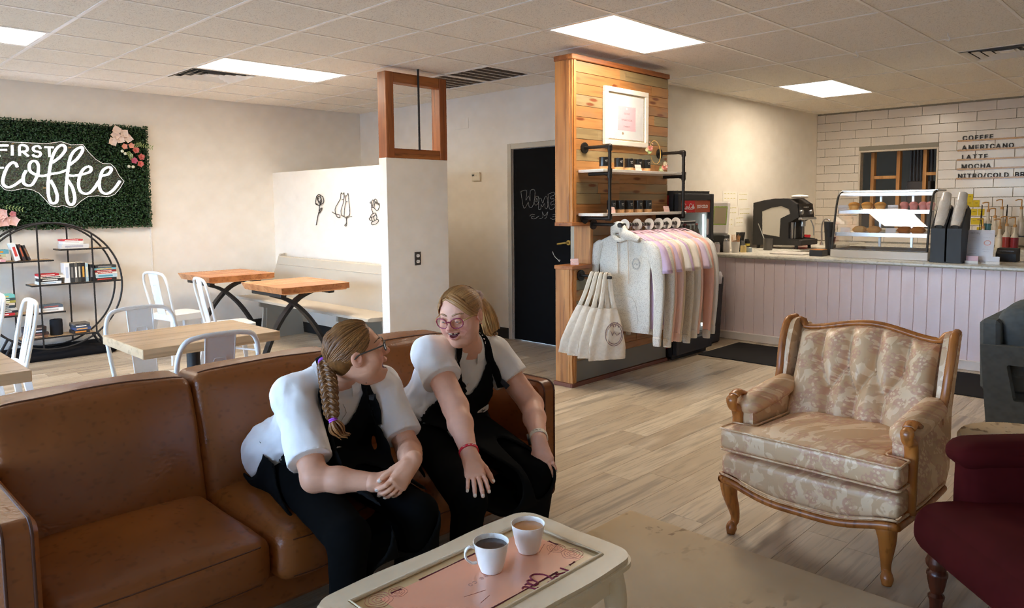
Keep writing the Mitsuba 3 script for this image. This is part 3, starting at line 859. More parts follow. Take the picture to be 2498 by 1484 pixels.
for s, Y in ((-1, YR + .06), (1, YL - .03)):
    q = spline([(2.865, Y, .265), (2.85, Y + s * .012, .235), (2.862, Y + s * .014, .18), (2.885, Y + s * .006, .11), (2.893, Y + s * .004, .06), (2.880, Y + s * .012, .035), (2.874, Y + s * .014, 0)], 6)
    r = np.interp(np.linspace(0, 1, len(q)), [0, .17, .33, .6, .75, .88, 1], [.036, .040, .032, .019, .017, .024, .017])
    part(ac, 'leg', tube(q, r, 12), 'chair_wood', True)
    part(ac, 'leg', tube(spline([(3.42, Y, .26), (3.44, Y, .14), (3.50, Y, 0)], 6), np.linspace(.022, .016, 13), 8), 'chair_wood', True)

# ------------------------------------------------------------------ burgundy chair at the right edge
mat('burgundy', lambda p, n, uv: mx(L3('#360809'), L3('#430c0d'), fb(p.x * 12, p.y * 12, p.z * 12, 3)), rough=.9, sheen=.25, spec=.1)
mat('dark_wood', wood_fn('#4a1f10', '#5f2c18', '#241008', 2), rough=.3)
bc = thing('velvet_chair', 'dark burgundy velvet chair with turned wooden legs at the lower right edge', 'chair')
BF = np.array([-.7, .714, 0]); BR_ = np.array([-.714, -.7, 0])      # its front, and towards the camera
BO = np.array([2.80, .70, 0])                                           # far front corner
bp = lambda f, r, z: BO + BF * f + BR_ * r + np.array([0, 0, z])
seat = soft((.66, .74, .19), .085, (.02, .02, .03), 20)
part(bc, 'seat', at_frame(seat, bp(-.27, .33, .305), BF, -BR_), 'burgundy', True)
for r in (.0, .66):
    am = soft((.60, .12, .34), .055, (.006, .015, .01), 16)
    v = am.vertices; v[:, 2] += .02 * (v[:, 0] > .2) * (v[:, 2] > .1); am.vertices = v
    ak = part(bc, 'arm', at_frame(am, bp(-.40, r, .43), BF, -BR_), 'burgundy', True)
    part(ak, 'roll', at_frame(move(soft((.60, .15, .10), .049, (.01, .01, .01), 12)), bp(-.38, r - .005, .565), BF, -BR_), 'burgundy', True)
part(bc, 'backrest', at_frame(soft((.16, .70, .50), .07, (.03, .01, .01), 18), bp(-.69, .33, .52), BF, -BR_), 'burgundy', True)
turn = [(0, 0), (.016, 0), (.019, .01), (.021, .045), (.026, .055), (.027, .065), (.018, .075), (.024, .09), (.030, .12), (.032, .135), (.034, .14), (.034, .15), (.026, .16), (.036, .175), (.038, .19), (.03, .21), (.03, .24), (0, .24)]
for f, r in ((-.02, .03), (-.02, .62), (-.66, .03), (-.66, .62)):
    part(bc, 'leg', lathe(turn, 20, bp(f, r, .0062 if r > .3 else 0)), 'dark_wood', 40)

# round side table behind it
st = thing('side_table', 'small round pale tufted top table between the burgundy chair and the armchair', 'table')
part(st, 'top', lathe([(0, .455), (.20, .455), (.235, .465), (.245, .485), (.235, .50), (0, .508)], 40, (3.45, .52, 0)), 'rug', 40)
for k in range(3):
    a = k * 2.1 + .4
    part(st, 'leg', cyl((3.45 + .12 * math.cos(a), .52 + .12 * math.sin(a), .46), (3.45 + .18 * math.cos(a), .52 + .18 * math.sin(a), 0), .013, 10), 'chair_wood', 30)

# ------------------------------------------------------------------ grey armchair at the right edge
mat('grey_cloth', lambda p, n, uv: mx(L3('#4f5352'), L3('#5d6160'), fb(p.x * 40, p.y * 40, p.z * 40, 2)), rough=.95, spec=.1)
ga = thing('grey_armchair', 'grey upholstered modern armchair with open arms at the right edge', 'armchair')
GX0, GY1 = 4.80, .975
pf = sg.Polygon([(GY1, .63), (GY1 - .75, .645), (GY1 - .72, .115), (GY1 - .05, .115)])
hole = sg.Polygon([(GY1 - .13, .53), (GY1 - .60, .53), (GY1 - .58, .33), (GY1 - .17, .33)])
part(ga, 'arm', prism(pf.difference(hole).buffer(.012).buffer(-.012), .075, 'yz', GX0), 'grey_cloth', 35)
part(ga, 'arm', prism(pf.difference(hole), .075, 'yz', GX0 + .66), 'grey_cloth', 35)
part(ga, 'seat', box(GX0 + .075, GX0 + .66, GY1 - .74, GY1 - .06, .14, .36, .03), 'grey_cloth', 30)
part(ga, 'seat_cushion', move(soft((.58, .62, .13), .04, (.01, .01, .02), 14), (GX0 + .367, GY1 - .42, .42)), 'grey_cloth', True)
bk2 = box(GX0 + .03, GX0 + .70, GY1 - .10, GY1, .36, .77, .02)
v = bk2.vertices.copy(); v[:, 1] += (v[:, 2] - .36) * .04; bk2.vertices = v
part(ga, 'backrest', bk2, 'grey_cloth', 30)
part(ga, 'back_cushion', move(soft((.56, .17, .44), .06, (.02, .04, .02), 16), (GX0 + .367, GY1 - .17, .62), rx=-8), 'grey_cloth', True)
for x, y, dx, dy in ((GX0 + .06, GY1 - .08, 0, .0), (GX0 + .06, GY1 - .62, 0, 0), (GX0 + .66, GY1 - .08, 0, 0), (GX0 + .66, GY1 - .62, 0, 0)):
    part(ga, 'leg', cyl((x + .05, y - .03, .14), (x, y, 0), .021, 10, .013), 'chair_wood', 30)

# black door mats along the counter
single('floor_mat', 'long black floor mat lying in front of the pink counter', 'mat', box(6.16, 6.98, .3, 3.56, .0, .009, .004), 'paint_matte', 20, color='#262423')
NEON = {"F":[[[1.514,2.026],[1.619,2.032]],[[1.512,1.986],[1.604,1.991]],[[1.514,2.026],[1.508,1.93]],[[1.546,1.932],[1.55,1.932]]],"I":[[[1.65,2.036],[1.646,1.942]]],"R":[[[1.705,1.942],[1.709,2.032],[1.753,2.038],[1.77,2.014],[1.757,1.986],[1.709,1.978]],[[1.733,1.979],[1.774,1.939]]],"S":[[[1.877,2.015],[1.86,2.038],[1.829,2.032],[1.815,2.012],[1.827,1.99],[1.864,1.984],[1.873,1.961],[1.855,1.94],[1.821,1.943],[1.809,1.958]]],"T":[[[1.911,2.031],[1.983,2.032]],[[1.948,2.031],[1.946,1.94]]],"line":[[[1.521,1.821],[1.569,1.827]]],"coffee":[[[1.679,1.834],[1.668,1.868],[1.639,1.874],[1.598,1.827],[1.564,1.735],[1.561,1.675],[1.595,1.648],[1.647,1.668],[1.713,1.723]],[[1.748,1.805],[1.724,1.754],[1.721,1.692],[1.753,1.666],[1.794,1.682],[1.839,1.772],[1.85,1.851],[1.832,1.893],[1.798,1.892],[1.776,1.856],[1.78,1.802],[1.819,1.772],[1.879,1.758],[1.949,1.779],[2.019,1.792],[2.088,1.822]],[[1.968,1.886],[2.042,1.952],[2.084,2.017],[2.075,2.053],[2.044,2.055],[2.003,2.013],[1.967,1.933],[1.945,1.838],[1.924,1.711],[1.918,1.585],[1.931,1.514],[1.955,1.496],[1.983,1.514],[1.991,1.569],[1.973,1.649],[1.942,1.72]],[[2.115,1.871],[2.183,1.934],[2.231,2.008],[2.232,2.041],[2.207,2.043],[2.158,2.005],[2.122,1.939],[2.1,1.843],[2.083,1.73],[2.07,1.618],[2.076,1.521],[2.102,1.481],[2.132,1.505],[2.141,1.562],[2.125,1.65],[2.09,1.722]],[[2.096,1.766],[2.16,1.768],[2.219,1.781],[2.286,1.807],[2.299,1.844],[2.274,1.86],[2.229,1.83],[2.196,1.765],[2.181,1.683],[2.192,1.619],[2.231,1.591],[2.276,1.603],[2.323,1.653],[2.364,1.719]],[[2.389,1.769],[2.451,1.787],[2.483,1.829],[2.477,1.854],[2.447,1.857],[2.407,1.827],[2.382,1.769],[2.366,1.686],[2.378,1.62],[2.418,1.591],[2.465,1.608],[2.513,1.655],[2.559,1.722]]]}
BOARD = [[1.506,2.058],[1.751,2.06],[1.926,2.058],[1.989,2.069],[2.052,2.084],[2.136,2.057],[2.187,2.063],[2.238,2.066],[2.278,1.999],[2.341,1.928],[2.407,1.885],[2.476,1.888],[2.516,1.847],[2.547,1.773],[2.592,1.723],[2.549,1.651],[2.499,1.592],[2.437,1.567],[2.346,1.579],[2.256,1.57],[2.195,1.53],[2.134,1.469],[2.091,1.465],[2.035,1.486],[1.985,1.47],[1.937,1.482],[1.898,1.53],[1.847,1.601],[1.794,1.632],[1.715,1.646],[1.622,1.622],[1.571,1.633],[1.535,1.682],[1.486,1.704]]
FLOWERS = [[[2.546,2.184],[2.583,2.144],[2.511,2.115],[2.662,2.157],[2.625,2.205],[2.552,2.234]],[[2.626,2.075],[2.69,2.087]],[[2.736,2.043],[2.786,1.976],[2.715,1.935],[2.774,1.903]],[[2.608,2.028],[2.635,2.004],[2.694,1.99],[2.664,1.874],[2.704,1.871]],[[2.78,2.104],[2.652,2.03]],[[1.532,1.401],[1.547,1.331],[1.619,1.337],[1.524,1.385]],[[1.622,1.399]],[[1.568,1.485],[1.658,1.453]]]
WIRES = {"rose":[[[7.254,1.24],[7.197,1.373],[7.177,1.373],[7.122,1.42],[7.138,1.428],[7.163,1.411],[7.184,1.386],[7.172,1.458]],[[7.172,1.458],[7.086,1.493],[7.099,1.546],[7.138,1.564],[7.177,1.577],[7.227,1.557],[7.246,1.514],[7.256,1.48],[7.224,1.465],[7.172,1.458]],[[7.167,1.479],[7.125,1.504],[7.147,1.547],[7.178,1.56],[7.212,1.539],[7.198,1.505],[7.175,1.479]],[[7.147,1.547],[7.14,1.521],[7.182,1.492],[7.204,1.531],[7.18,1.539]],[[7.24,1.48],[7.184,1.458],[7.142,1.488],[7.198,1.497]]],"cats":[[[6.92,1.386],[6.86,1.365],[6.778,1.355],[6.771,1.333],[6.802,1.324],[6.839,1.345],[6.859,1.386],[6.849,1.436],[6.754,1.521],[6.745,1.55],[6.732,1.588],[6.71,1.576],[6.692,1.575],[6.677,1.587],[6.683,1.533],[6.699,1.517],[6.724,1.521]],[[6.699,1.517],[6.697,1.484],[6.745,1.402],[6.743,1.374],[6.74,1.353],[6.689,1.335],[6.664,1.327],[6.675,1.319]],[[6.689,1.337],[6.674,1.427],[6.645,1.488],[6.615,1.493]],[[6.645,1.488],[6.66,1.553],[6.642,1.552],[6.619,1.562],[6.604,1.582],[6.593,1.54],[6.593,1.499],[6.577,1.394],[6.593,1.348],[6.641,1.333],[6.649,1.252],[6.665,1.237],[6.683,1.245],[6.667,1.254],[6.648,1.272],[6.639,1.319],[6.594,1.334],[6.54,1.337]]],"pot":[[[6.184,1.429],[6.157,1.431],[6.141,1.427],[6.092,1.398],[6.058,1.425],[6.051,1.452],[6.122,1.475],[6.141,1.427]],[[6.122,1.475],[6.118,1.487],[6.05,1.467],[6.051,1.452]],[[6.138,1.503],[6.12,1.516],[6.098,1.506],[6.088,1.49],[6.118,1.487],[6.138,1.503]],[[6.184,1.433],[6.186,1.472],[6.168,1.503],[6.148,1.499],[6.163,1.449],[6.184,1.433]],[[6.186,1.472],[6.206,1.476],[6.202,1.488],[6.189,1.484]],[[6.184,1.429],[6.185,1.41],[6.166,1.384],[6.167,1.371]],[[6.205,1.34],[6.187,1.359],[6.133,1.375],[6.113,1.367],[6.141,1.344],[6.188,1.332],[6.205,1.34]],[[6.205,1.34],[6.17,1.293],[6.113,1.307],[6.098,1.336],[6.113,1.367]],[[6.209,1.332],[6.233,1.316],[6.21,1.299],[6.177,1.295]],[[6.17,1.293],[6.198,1.273],[6.185,1.258],[6.144,1.26],[6.097,1.274],[6.066,1.302],[6.096,1.313]],[[6.161,1.344],[6.139,1.303]]]}
CHALK = [[[5.331,1.585],[5.246,1.593],[5.26,1.492],[5.22,1.536],[5.199,1.485],[5.194,1.589],[5.131,1.594],[5.139,1.491],[5.17,1.422],[5.213,1.422],[5.225,1.473],[5.261,1.423],[5.296,1.423],[5.331,1.585]],[[5.113,1.531],[5.139,1.491],[5.131,1.447],[5.105,1.444],[5.076,1.478],[5.084,1.528],[5.113,1.531]],[[5.109,1.509],[5.118,1.478],[5.101,1.478],[5.096,1.503],[5.109,1.509]],[[5.08,1.397],[5.075,1.496],[5.046,1.508],[5.021,1.459],[4.996,1.517],[4.963,1.52],[4.955,1.421],[4.988,1.406],[4.996,1.459],[5.026,1.422],[5.046,1.447],[5.051,1.397],[5.08,1.397]],[[4.95,1.55],[4.872,1.57],[4.864,1.543],[4.913,1.525],[4.909,1.501],[4.873,1.503],[4.873,1.482],[4.909,1.47],[4.906,1.44],[4.865,1.451],[4.861,1.415],[4.93,1.4],[4.95,1.55]],[[4.848,1.524],[4.824,1.421]],[[4.848,1.524],[4.8,1.527],[4.768,1.445]],[[5.205,1.328],[5.175,1.347],[5.132,1.341]],[[5.141,1.322],[5.175,1.322],[5.179,1.303],[5.132,1.3],[5.077,1.329]],[[4.923,1.311],[4.89,1.296],[4.841,1.305],[4.865,1.33],[4.894,1.317]],[[4.89,1.342],[4.849,1.348],[4.817,1.336]],[[5.073,1.301],[5.022,1.316],[5.03,1.372],[4.997,1.329],[4.955,1.372],[4.972,1.317],[4.997,1.304]]]
ARROW = [[[4.892,0.97],[4.867,0.924],[4.807,0.881]],[[4.811,0.884],[4.791,0.888],[4.803,0.872],[4.811,0.884]]]
# ------------------------------------------------------------------ half wall, end wall and the wooden frame on it
struct('wall_divider', cat(box(4.30, 4.41, 5.33, WA, 0, 1.852, .002), box(3.785, 4.475, 5.22, 5.33, 0, 1.862, .002)), 'wall_paint')
struct('baseboard_divider', cat(box(4.288, 4.30, 5.34, WA - .013, 0, .115, .003), box(3.773, 3.785, 5.208, 5.342, 0, .115, .003), box(3.785, 4.475, 5.208, 5.22, 0, .115, .003)), 'black_trim')
wf = thing('wooden_frame', 'open brown wooden frame standing on top of the white end wall', 'frame')
a, b, z0, z1, w = 3.79, 4.475, 1.862, 2.60, .085
for x in (a, b - w): part(wf, 'post', box(x, x + w, 5.215, 5.335, z0, z1, .004), 'wood_frame', 30)
for z, n in ((z0, 'bottom_rail'), (z1 - w, 'top_rail')): part(wf, n, box(a + w, b - w, 5.22, 5.33, z, z + w, .004), 'wood_beam', 30)
single('ceiling_rod', 'thin black metal rod from the ceiling through the open wooden frame', 'rod', cyl((4.135, 5.20, 1.94), (4.135, 5.20, HC), .0095, 10), 'black_metal')
ol = thing('wall_outlet', 'dark metal wall plate with a white double socket on the end wall', 'socket')
part(ol, 'plate', box(4.07, 4.14, 5.213, 5.22, .91, 1.03, .003), 'paint', 30, color='#3a332d')
for z in (.943, .995):
    s_ = part(ol, 'socket', prism(sg.Point(4.105, z).buffer(.018).intersection(sg.box(4.085, z - .014, 4.125, z + .014)), .003, 'xz', 5.2105), 'paint', 30, color='#e8e4de')
    part(s_, 'slot', cat(box(4.097, 4.0995, 5.2095, 5.2105, z - .004, z + .008), box(4.1105, 4.113, 5.2095, 5.2105, z - .004, z + .008)), 'black_trim', False)
th = thing('thermostat', 'small white thermostat on the back wall left of the black door', 'thermostat')
part(th, 'housing', box(WB - .028, WB, 5.915, 6.045, 1.712, 1.808, .006), 'paint', 30, color='#ded6c4')
part(th, 'screen', box(WB - .0295, WB - .028, 6.00, 6.036, 1.765, 1.785), 'paint', False, color='#4d4f47')
for z in (1.775, 1.765): part(th, 'button', box(WB - .031, WB - .028, 5.965, 5.972, z, z + .005), 'paint', False, color='#a9a08c')
single('access_panel', 'faint white access panel high on the back wall', 'panel', box(WB - .006, WB, 6.11, 6.33, 2.30, 2.42, .002), 'wall_paint', False)

# the restroom door
d1 = struct('door_1', box(WB + .02, WB + .06, DY0 + .002, DY1 - .002, .006, DH - .004, .002), 'door_black', 30, label='black door with chalk lettering')
part(d1, 'chalk_lettering', strokes([[(y, z) for y, z in L] for L in CHALK], .0022, (WB + .0195, 0, 0), (0, 1, 0), (0, 0, 1), 4, 3), 'paint_matte', False, color='#8a867f', label='chalk outlined word WOMEN')
part(d1, 'chalk_arrow', strokes(ARROW, .004, (WB + .0195, 0, 0), (0, 1, 0), (0, 0, 1), 4, 3), 'paint_matte', False, color='#d8d6d0')
hk = part(d1, 'handle_rose', disc((WB + .012, 4.672, 1.065), .026, (1, 0, 0), .016, 18), 'paint_gloss', 30, color='#a8843e', label='brass rose of the handle')
part(d1, 'handle', tube(spline([(WB + .005, 4.672, 1.065), (WB - .035, 4.672, 1.065), (WB - .045, 4.70, 1.063), (WB - .04, 4.775, 1.05)], 5), .009, 8), 'paint_gloss', True, color='#a8843e', label='brass lever handle')
fr = cat(box(WB - .018, WB + .10, DY1, DY1 + .055, 0, DH + .055, .003), box(WB - .018, WB + .10, DY0 - .055, DY0, 0, DH + .055, .003), box(WB - .018, WB + .10, DY0, DY1, DH, DH + .055, .003))
struct('trim_1', fr, 'paint', 30, color='#b5aa97', label='greige door frame')

# wire line drawings on the divider
for k, lab in (('rose', 'black wire outline of a rose on a stem, hung on the half wall'), ('cats', 'black wire outline of two sitting cats, hung on the half wall'), ('pot', 'black wire outline of a pot pouring into a cup, hung on the half wall')):
    single('wire_art', lab, 'wall art', cat(strokes(WIRES[k], .0032 if k != 'rose' else .0042, (4.290, 0, 0), (0, 1, 0), (0, 0, 1), 5, 4)), 'black_metal', True)

# ------------------------------------------------------------------ green wall panel, neon sign and flowers
gp = thing('leaf_wall_panel', 'dark green artificial boxwood panel on the left wall behind the neon sign', 'wall panel')
part(gp, 'backing', box(.62, 2.868, WA - .03, WA - .002, 1.262, 2.278), 'paint_matte', False, color='#0e1a10')
r_ = np.random.default_rng(3)
N = 26000
cx = r_.uniform(.60, 2.885, N); cz = r_.uniform(1.245, 2.295, N)
kx = np.clip(np.minimum(cx - .60, 2.885 - cx) / .03, .2, 1)
cyy = WA - .035 - r_.uniform(0, .05, N) * kx
nrm = r_.normal(size=(N, 3)) * [.8, .5, .8] + [0, -1.0, .35]; nrm /= np.linalg.norm(nrm, axis=1, keepdims=True)
t1 = np.cross(nrm, r_.normal(size=(N, 3))); t1 /= np.linalg.norm(t1, axis=1, keepdims=True); t2 = np.cross(nrm, t1)
c0 = np.column_stack([cx, cyy, cz]); s1 = r_.uniform(.009, .015, (N, 1)); s2 = s1 * .55
lv = np.stack([c0 - t1 * s1, c0 + t2 * s2 + nrm * .002, c0 + t1 * s1, c0 - t2 * s2 + nrm * .002], 1).reshape(-1, 3)
lf = (np.arange(N)[:, None] * 4 + np.array([[0, 1, 2, 0, 2, 3]])).reshape(-1, 3)
tone = np.repeat(r_.uniform(.4, 1, (N, 1)), 4, 0)
mat('leaf', VC, rough=.38, spec=.35)
k_ = part(gp, 'leaves', trimesh.Trimesh(lv, lf, process=False), 'leaf', False, color=np.asarray(lin('#2c4a26'))[None] * tone)
labels[k_] = {'kind': 'stuff', 'label': 'small dark green boxwood leaves'}

ns_ = thing('neon_sign', 'clear acrylic neon sign glowing white with the words FIRST coffee', 'neon sign')
scene['acrylic'] = {'type': 'thindielectric', 'int_ior': 2.5}
bd = sg.Polygon(BOARD).buffer(.008).simplify(.004)
bv = prism(bd, .006, 'xz', 8.098)
part(ns_, 'board', trimesh.Trimesh(*trimesh.creation.triangulate_polygon(bd, engine='earcut'), process=False) if False else at_frame(trimesh.Trimesh(np.column_stack([trimesh.creation.triangulate_polygon(bd, engine='earcut')[0], np.zeros(len(trimesh.creation.triangulate_polygon(bd, engine='earcut')[0]))]), trimesh.creation.triangulate_polygon(bd, engine='earcut')[1], process=False), (0, 8.10, 0), (1, 0, 0), (0, 0, 1)), 'acrylic', False, label='clear acrylic board')
part(ns_, 'board_edge', strokes([[*bd.exterior.coords]], .003, (0, 8.10, 0), (1, 0, 0), (0, 0, 1), 5, 1), 'ceramic', True)
mat('neon', '#f4f2f6', rough=.4)
for k, L in NEON.items():
    part(ns_, 'letter_' + k.lower() if len(k) == 1 else ('word_coffee' if k == 'coffee' else 'underline'), strokes(L, .0105 if k == 'coffee' else .0085, (0, 8.085, 0), (1, 0, 0), (0, 0, 1), 7, 6), 'neon', True,
         emitter={'type': 'area', 'radiance': {'type': 'rgb', 'value': [5.2, 5.0, 5.8]}}, label='glowing white tube')
for x, z in ((1.66, 2.052), (2.13, 2.04), (1.895, 1.645), (2.37, 1.62)):
    part(ns_, 'standoff', disc((x, 8.13, z), .007, (0, 1, 0), .06, 10), 'paint_gloss', 30, color='#b08d57')

def petal_flower(c, r, n=5, nrm=(0, -1, 0), cup=.35, rnd=0):
    """petals as small curved sheets round the centre"""
    ms = []
    for k in range(n):
        a = 2 * PI * k / n + rnd
        u, v = np.meshgrid(np.linspace(0, 1, 6), np.linspace(-1, 1, 6), indexing='ij')
        wdt = .55 * np.sin(np.clip(u * 1.05 + .12, 0, 1) * PI) ** .6
        px, py = u * r, v * wdt * r
        pz = cup * r * u ** 1.5 + .12 * r * v ** 2
        ca, sa = math.cos(a), math.sin(a)
        ms.append(sheet(px * ca - py * sa, px * sa + py * ca, pz))
    m = cat(ms)
    ex = np.cross(nrm, (0, 0, 1.0)); ex = ex / np.linalg.norm(ex)
    return at_frame(m, c, ex, np.cross(np.asarray(nrm, float), ex))

def rose(c, r, nrm=(0, -1, 0), rnd=0):
    return cat([petal_flower(np.asarray(c, float) + np.asarray(nrm) * r * .25 * q, r * (1 - .24 * q), 5, nrm, .35 + .45 * q, rnd + q * .7) for q in range(4)])

FY = 8.135
for i, (x, z) in enumerate(FLOWERS[0]):
    single('white_blossom', 'pale blush hydrangea blossom in the spray at the top right of the green panel', 'flower', petal_flower((x, FY - .02 - .006 * (i % 3), z), .052, 4, (0.1 * (i % 3 - 1), -1, .1), .2, i), 'paint_matte', True, color='#e2cdbf', group='blush blossoms at the top right of the green panel')
for i, (x, z) in enumerate(FLOWERS[1]):
    single('small_peach_flower', 'little peach flower between blossoms and roses, %s' % ['the left one', 'the right one'][i], 'flower', petal_flower((x, FY - .01, z), .034, 5, (0, -1, 0), .5, i), 'paint_matte', True, color='#d99a86')
for i, (x, z) in enumerate(FLOWERS[2]):
    single('pink_rose', ['coral pink rose, topmost of four at the right edge of the green panel', 'coral pink rose, rightmost of four on the green panel', 'bright magenta pink rose among coral ones on the green panel', 'coral pink rose, lowest of four on the green panel'][i], 'flower',
           rose((x, FY, z), .038, (0.05, -1, .05), i), 'paint_matte', True, color='#d8829a' if i == 2 else '#dd8f86')
for i, (x, z) in enumerate(FLOWERS[3]):
    single('white_bud', 'small greenish white bud in the flower spray on the green panel', 'flower bud', move(trimesh.creation.icosphere(2, .016), (x, FY, z), s=(1, 1, 1)), 'paint_matte', True, color='#dfe0c6', group='white buds on the green panel')
for i, (x, z) in enumerate(FLOWERS[5]):
    single('orchid_bloom', 'large pale pink bloom at the lower left of the green panel', 'flower', petal_flower((x, FY - .02, z), .060, 5, (0, -1, .1), .25, i), 'paint_matte', True, color='#e0b9ae', group='blooms at the lower left of the green panel')
x, z = FLOWERS[6][0]
single('pink_rose', 'light pink rose above the pale blooms at the lower left of the green panel', 'flower', rose((x, FY - .02, z), .034), 'paint_matte', True, color='#dda3a5')
def sprig(p0, d, n, L, col):
    ms = [tube([p0, np.asarray(p0) + np.asarray(d) * L], .0015, 4)]
    for k in range(n):
        for s in (-1, 1):
            c = np.asarray(p0) + np.asarray(d) * L * (k + .5) / n
            up = np.cross(d, (0, -1, 0)) * s
            e = np.asarray(d) * .5 + up * .8; e /= np.linalg.norm(e)
            q = np.array([c, c + e * .014 + np.cross(e, (0, -1, 0)) * .005, c + e * .03, c + e * .014 - np.cross(e, (0, -1, 0)) * .005])
            ms.append(trimesh.Trimesh(q, [[0, 1, 2], [0, 2, 3]], process=False))
    return cat(ms)
for i, (p, d, L) in enumerate((((2.77, 8.12, 2.10), (.93, -.1, -.18), .13), ((2.70, 8.12, 2.08), (.9, -.1, .3), .09), ((1.56, 8.12, 1.47), (.95, -.1, -.2), .15), ((2.655, 8.12, 2.03), (.4, -.1, -.9), .08))):
    single('leaf_sprig', ['thin green sprig sticking out past the right edge of the green panel', 'pale green sprig above the coral roses', 'pale green sprig at the lower left of the green panel', 'green sprig among the white buds'][i], 'sprig', sprig(p, np.array(d) / np.linalg.norm(d), 6, L, 0), 'paint_matte', False, color='#8a9a63')
single('cable_cover', 'thin white cable strip down the left wall below the green panel', 'cable', cat(box(2.872, 2.886, WA - .012, WA, .70, 1.25, .002)), 'ceramic', False)
pg = thing('power_plug', 'small white plug adapter at the end of the cable strip', 'plug')
part(pg, 'adapter', box(2.855, 2.905, WA - .04, WA, .63, .70, .006), 'ceramic', 30)
part(pg, 'cord', tube(spline([(2.88, WA - .03, .63), (2.885, WA - .035, .58), (2.872, WA - .03, .53), (2.86, WA - .03, .50)], 5), .004, 6), 'black_trim', True)

# ------------------------------------------------------------------ round bookshelf
RS = thing('round_bookshelf', 'round black metal bookshelf with thin wooden shelves against the left wall', 'bookshelf')
CX, CZ, RR, Y0, Y1 = 1.876, .712, .600, 7.93, 8.15
for y in (Y0, Y1):
    a = np.linspace(0, 2 * PI, 97)[:-1]
    part(RS, 'ring', tube(np.column_stack([CX + RR * np.cos(a), np.full(96, y), CZ + RR * np.sin(a)]), .009, 6, closed=True), 'black_metal', True)
half = lambda x: math.sqrt(max(RR ** 2 - (x - CX) ** 2, 0))
for y, xs in ((Y0, (1.765, 2.222)), (Y1, (1.60, 2.065))):
    for x in xs: part(RS, 'upright', box(x - .006, x + .006, y - .006, y + .006, CZ - half(x), CZ + half(x)), 'black_metal', False)
mat('shelf_board', wood_fn('#a98a66', '#b89a76', '#85694a', 0), rough=.5)
SH = {'A': (1.34, 1.885, .965), 'B': (1.945, 2.355, 1.060), 'C': (1.700, 2.468, .732), 'D': (1.318, 1.960, .470), 'E': (1.585, 2.215, .232)}
for k, (x0, x1, z) in SH.items():
    b_ = part(RS, 'shelf', box(x0, x1, Y0 - .005, Y1 + .005, z - .008, z, .001), 'shelf_board', False)
    part(b_, 'edging', cat(box(x0 - .003, x1 + .003, Y0 - .009, Y0 - .005, z - .014, z + .001), box(x0 - .003, x0, Y0 - .005, Y1 + .005, z - .014, z + .001)), 'black_metal', False)
for s in (-1, 1):
    for y, dy in ((Y0, -.0), (Y1, .0)):
        part(RS, 'leg', tube([(CX + s * .35, y, CZ - math.sqrt(RR ** 2 - .35 ** 2)), (CX + s * .47, y + dy, 0)], .012, 6), 'black_metal', False)
def book(x, z, L, t, d, col, lab, pages='#e9e1cf', band=None, y=None, upright=False, lean=0, group=None, tone=None):
    """lying: spine L long towards the room, t thick; upright: t wide, L high"""
    y = Y0 + .012 if y is None else y
    k = thing('book', lab, 'book', group)
    if upright:
        c = [box(x, x + t, y, y + d, z, z + L, .001)]
        pgm = box(x + .003, x + t - .003, y + .003, y + d + .001, z + .003, z + L + .001)
        bnd = box(x + t * .25, x + t * .75, y - .0006, y, z + L * .25, z + L * .8)
        if lean:
            M = trimesh.transformations.rotation_matrix(math.radians(lean), (0, 1, 0), (x + t, y, z))
            for m in c + [pgm, bnd]: m.apply_transform(M)
            dz = z - min(m.bounds[0][2] for m in c)
            for m in c + [pgm, bnd]: m.apply_translation((0, 0, dz))
    else:
        c = [box(x, x + L, y, y + d, z, z + t, .001)]
        pgm = box(x + .004, x + L + .001, y + .004, y + d + .001, z + .003, z + t - .003)
        bnd = box(x + L * .12, x + L * .78, y - .0006, y, z + t * .28, z + t * .72)
    part(k, 'cover', c[0], 'paint', False, color=col)
    part(k, 'pages', pgm, 'paint_matte', False, color=pages)
    part(k, 'title', bnd, 'paint', False, color=band or '#e4ddd0')
    return k
def pile(x, z, items, where, jit=4):
    for i, (L, t, col, band, name) in enumerate(items):          # from the bottom up
        n = len(items)
        pos = 'bottom' if i == 0 else ('top' if i == n - 1 else ['second', 'third', 'fourth', 'fifth', 'sixth', 'seventh', 'eighth'][i - 1] + ' from bottom')
        book(x + .004 * ((i * 7) % jit), z, L, t, .14 + .01 * (i % 3), col, '%s, %s in the pile %s' % (name, pos, where), band=band)
        z += t + .0006
pile(1.345, .966, [(.165, .024, '#d9a0a8', '#e8dfd4', 'pink paperback'), (.165, .022, '#c9b9a2', '#8a3d35', 'beige paperback'), (.16, .026, '#b9b48a', '#b0532f', 'pale green paperback'), (.19, .036, '#5f9aa6', '#d9912f', 'teal and orange book')], 'on the upper left bookshelf board')
book(1.585, .966, .165, .042, .11, '#dfe1e0', 'white leaning book right of the pile on the upper left shelf', upright=True, lean=-13, band='#c9433b')
book(1.648, .966, .16, .022, .11, '#3a2a28', 'dark leaning book second from the right on the upper left shelf', upright=True, lean=-15, band='#b5532f')
book(1.690, .966, .15, .020, .11, '#2a2422', 'dark leaning paperback against the upright of the upper left shelf', upright=True, lean=-18, band='#8a5a35')
pile(1.965, 1.061, [(.235, .042, '#d5d3cf', '#a9a7b0', 'silver white thick book'), (.175, .030, '#f0eee8', '#dcd8d0', 'plain white book'), (.175, .016, '#b9333a', '#e6d5c8', 'thin red paperback')], 'on the top right bookshelf board')
pile(1.755, .733, [(.19, .026, '#dfe5ea', '#9fb3c4', 'white and blue book'), (.19, .028, '#2b2b2d', '#cfcac2', 'black book'), (.225, .022, '#e9e4da', '#3a3a3a', 'white paperback'), (.17, .020, '#b3232c', '#f0d8d0', 'red paperback')], 'left on the middle bookshelf board')
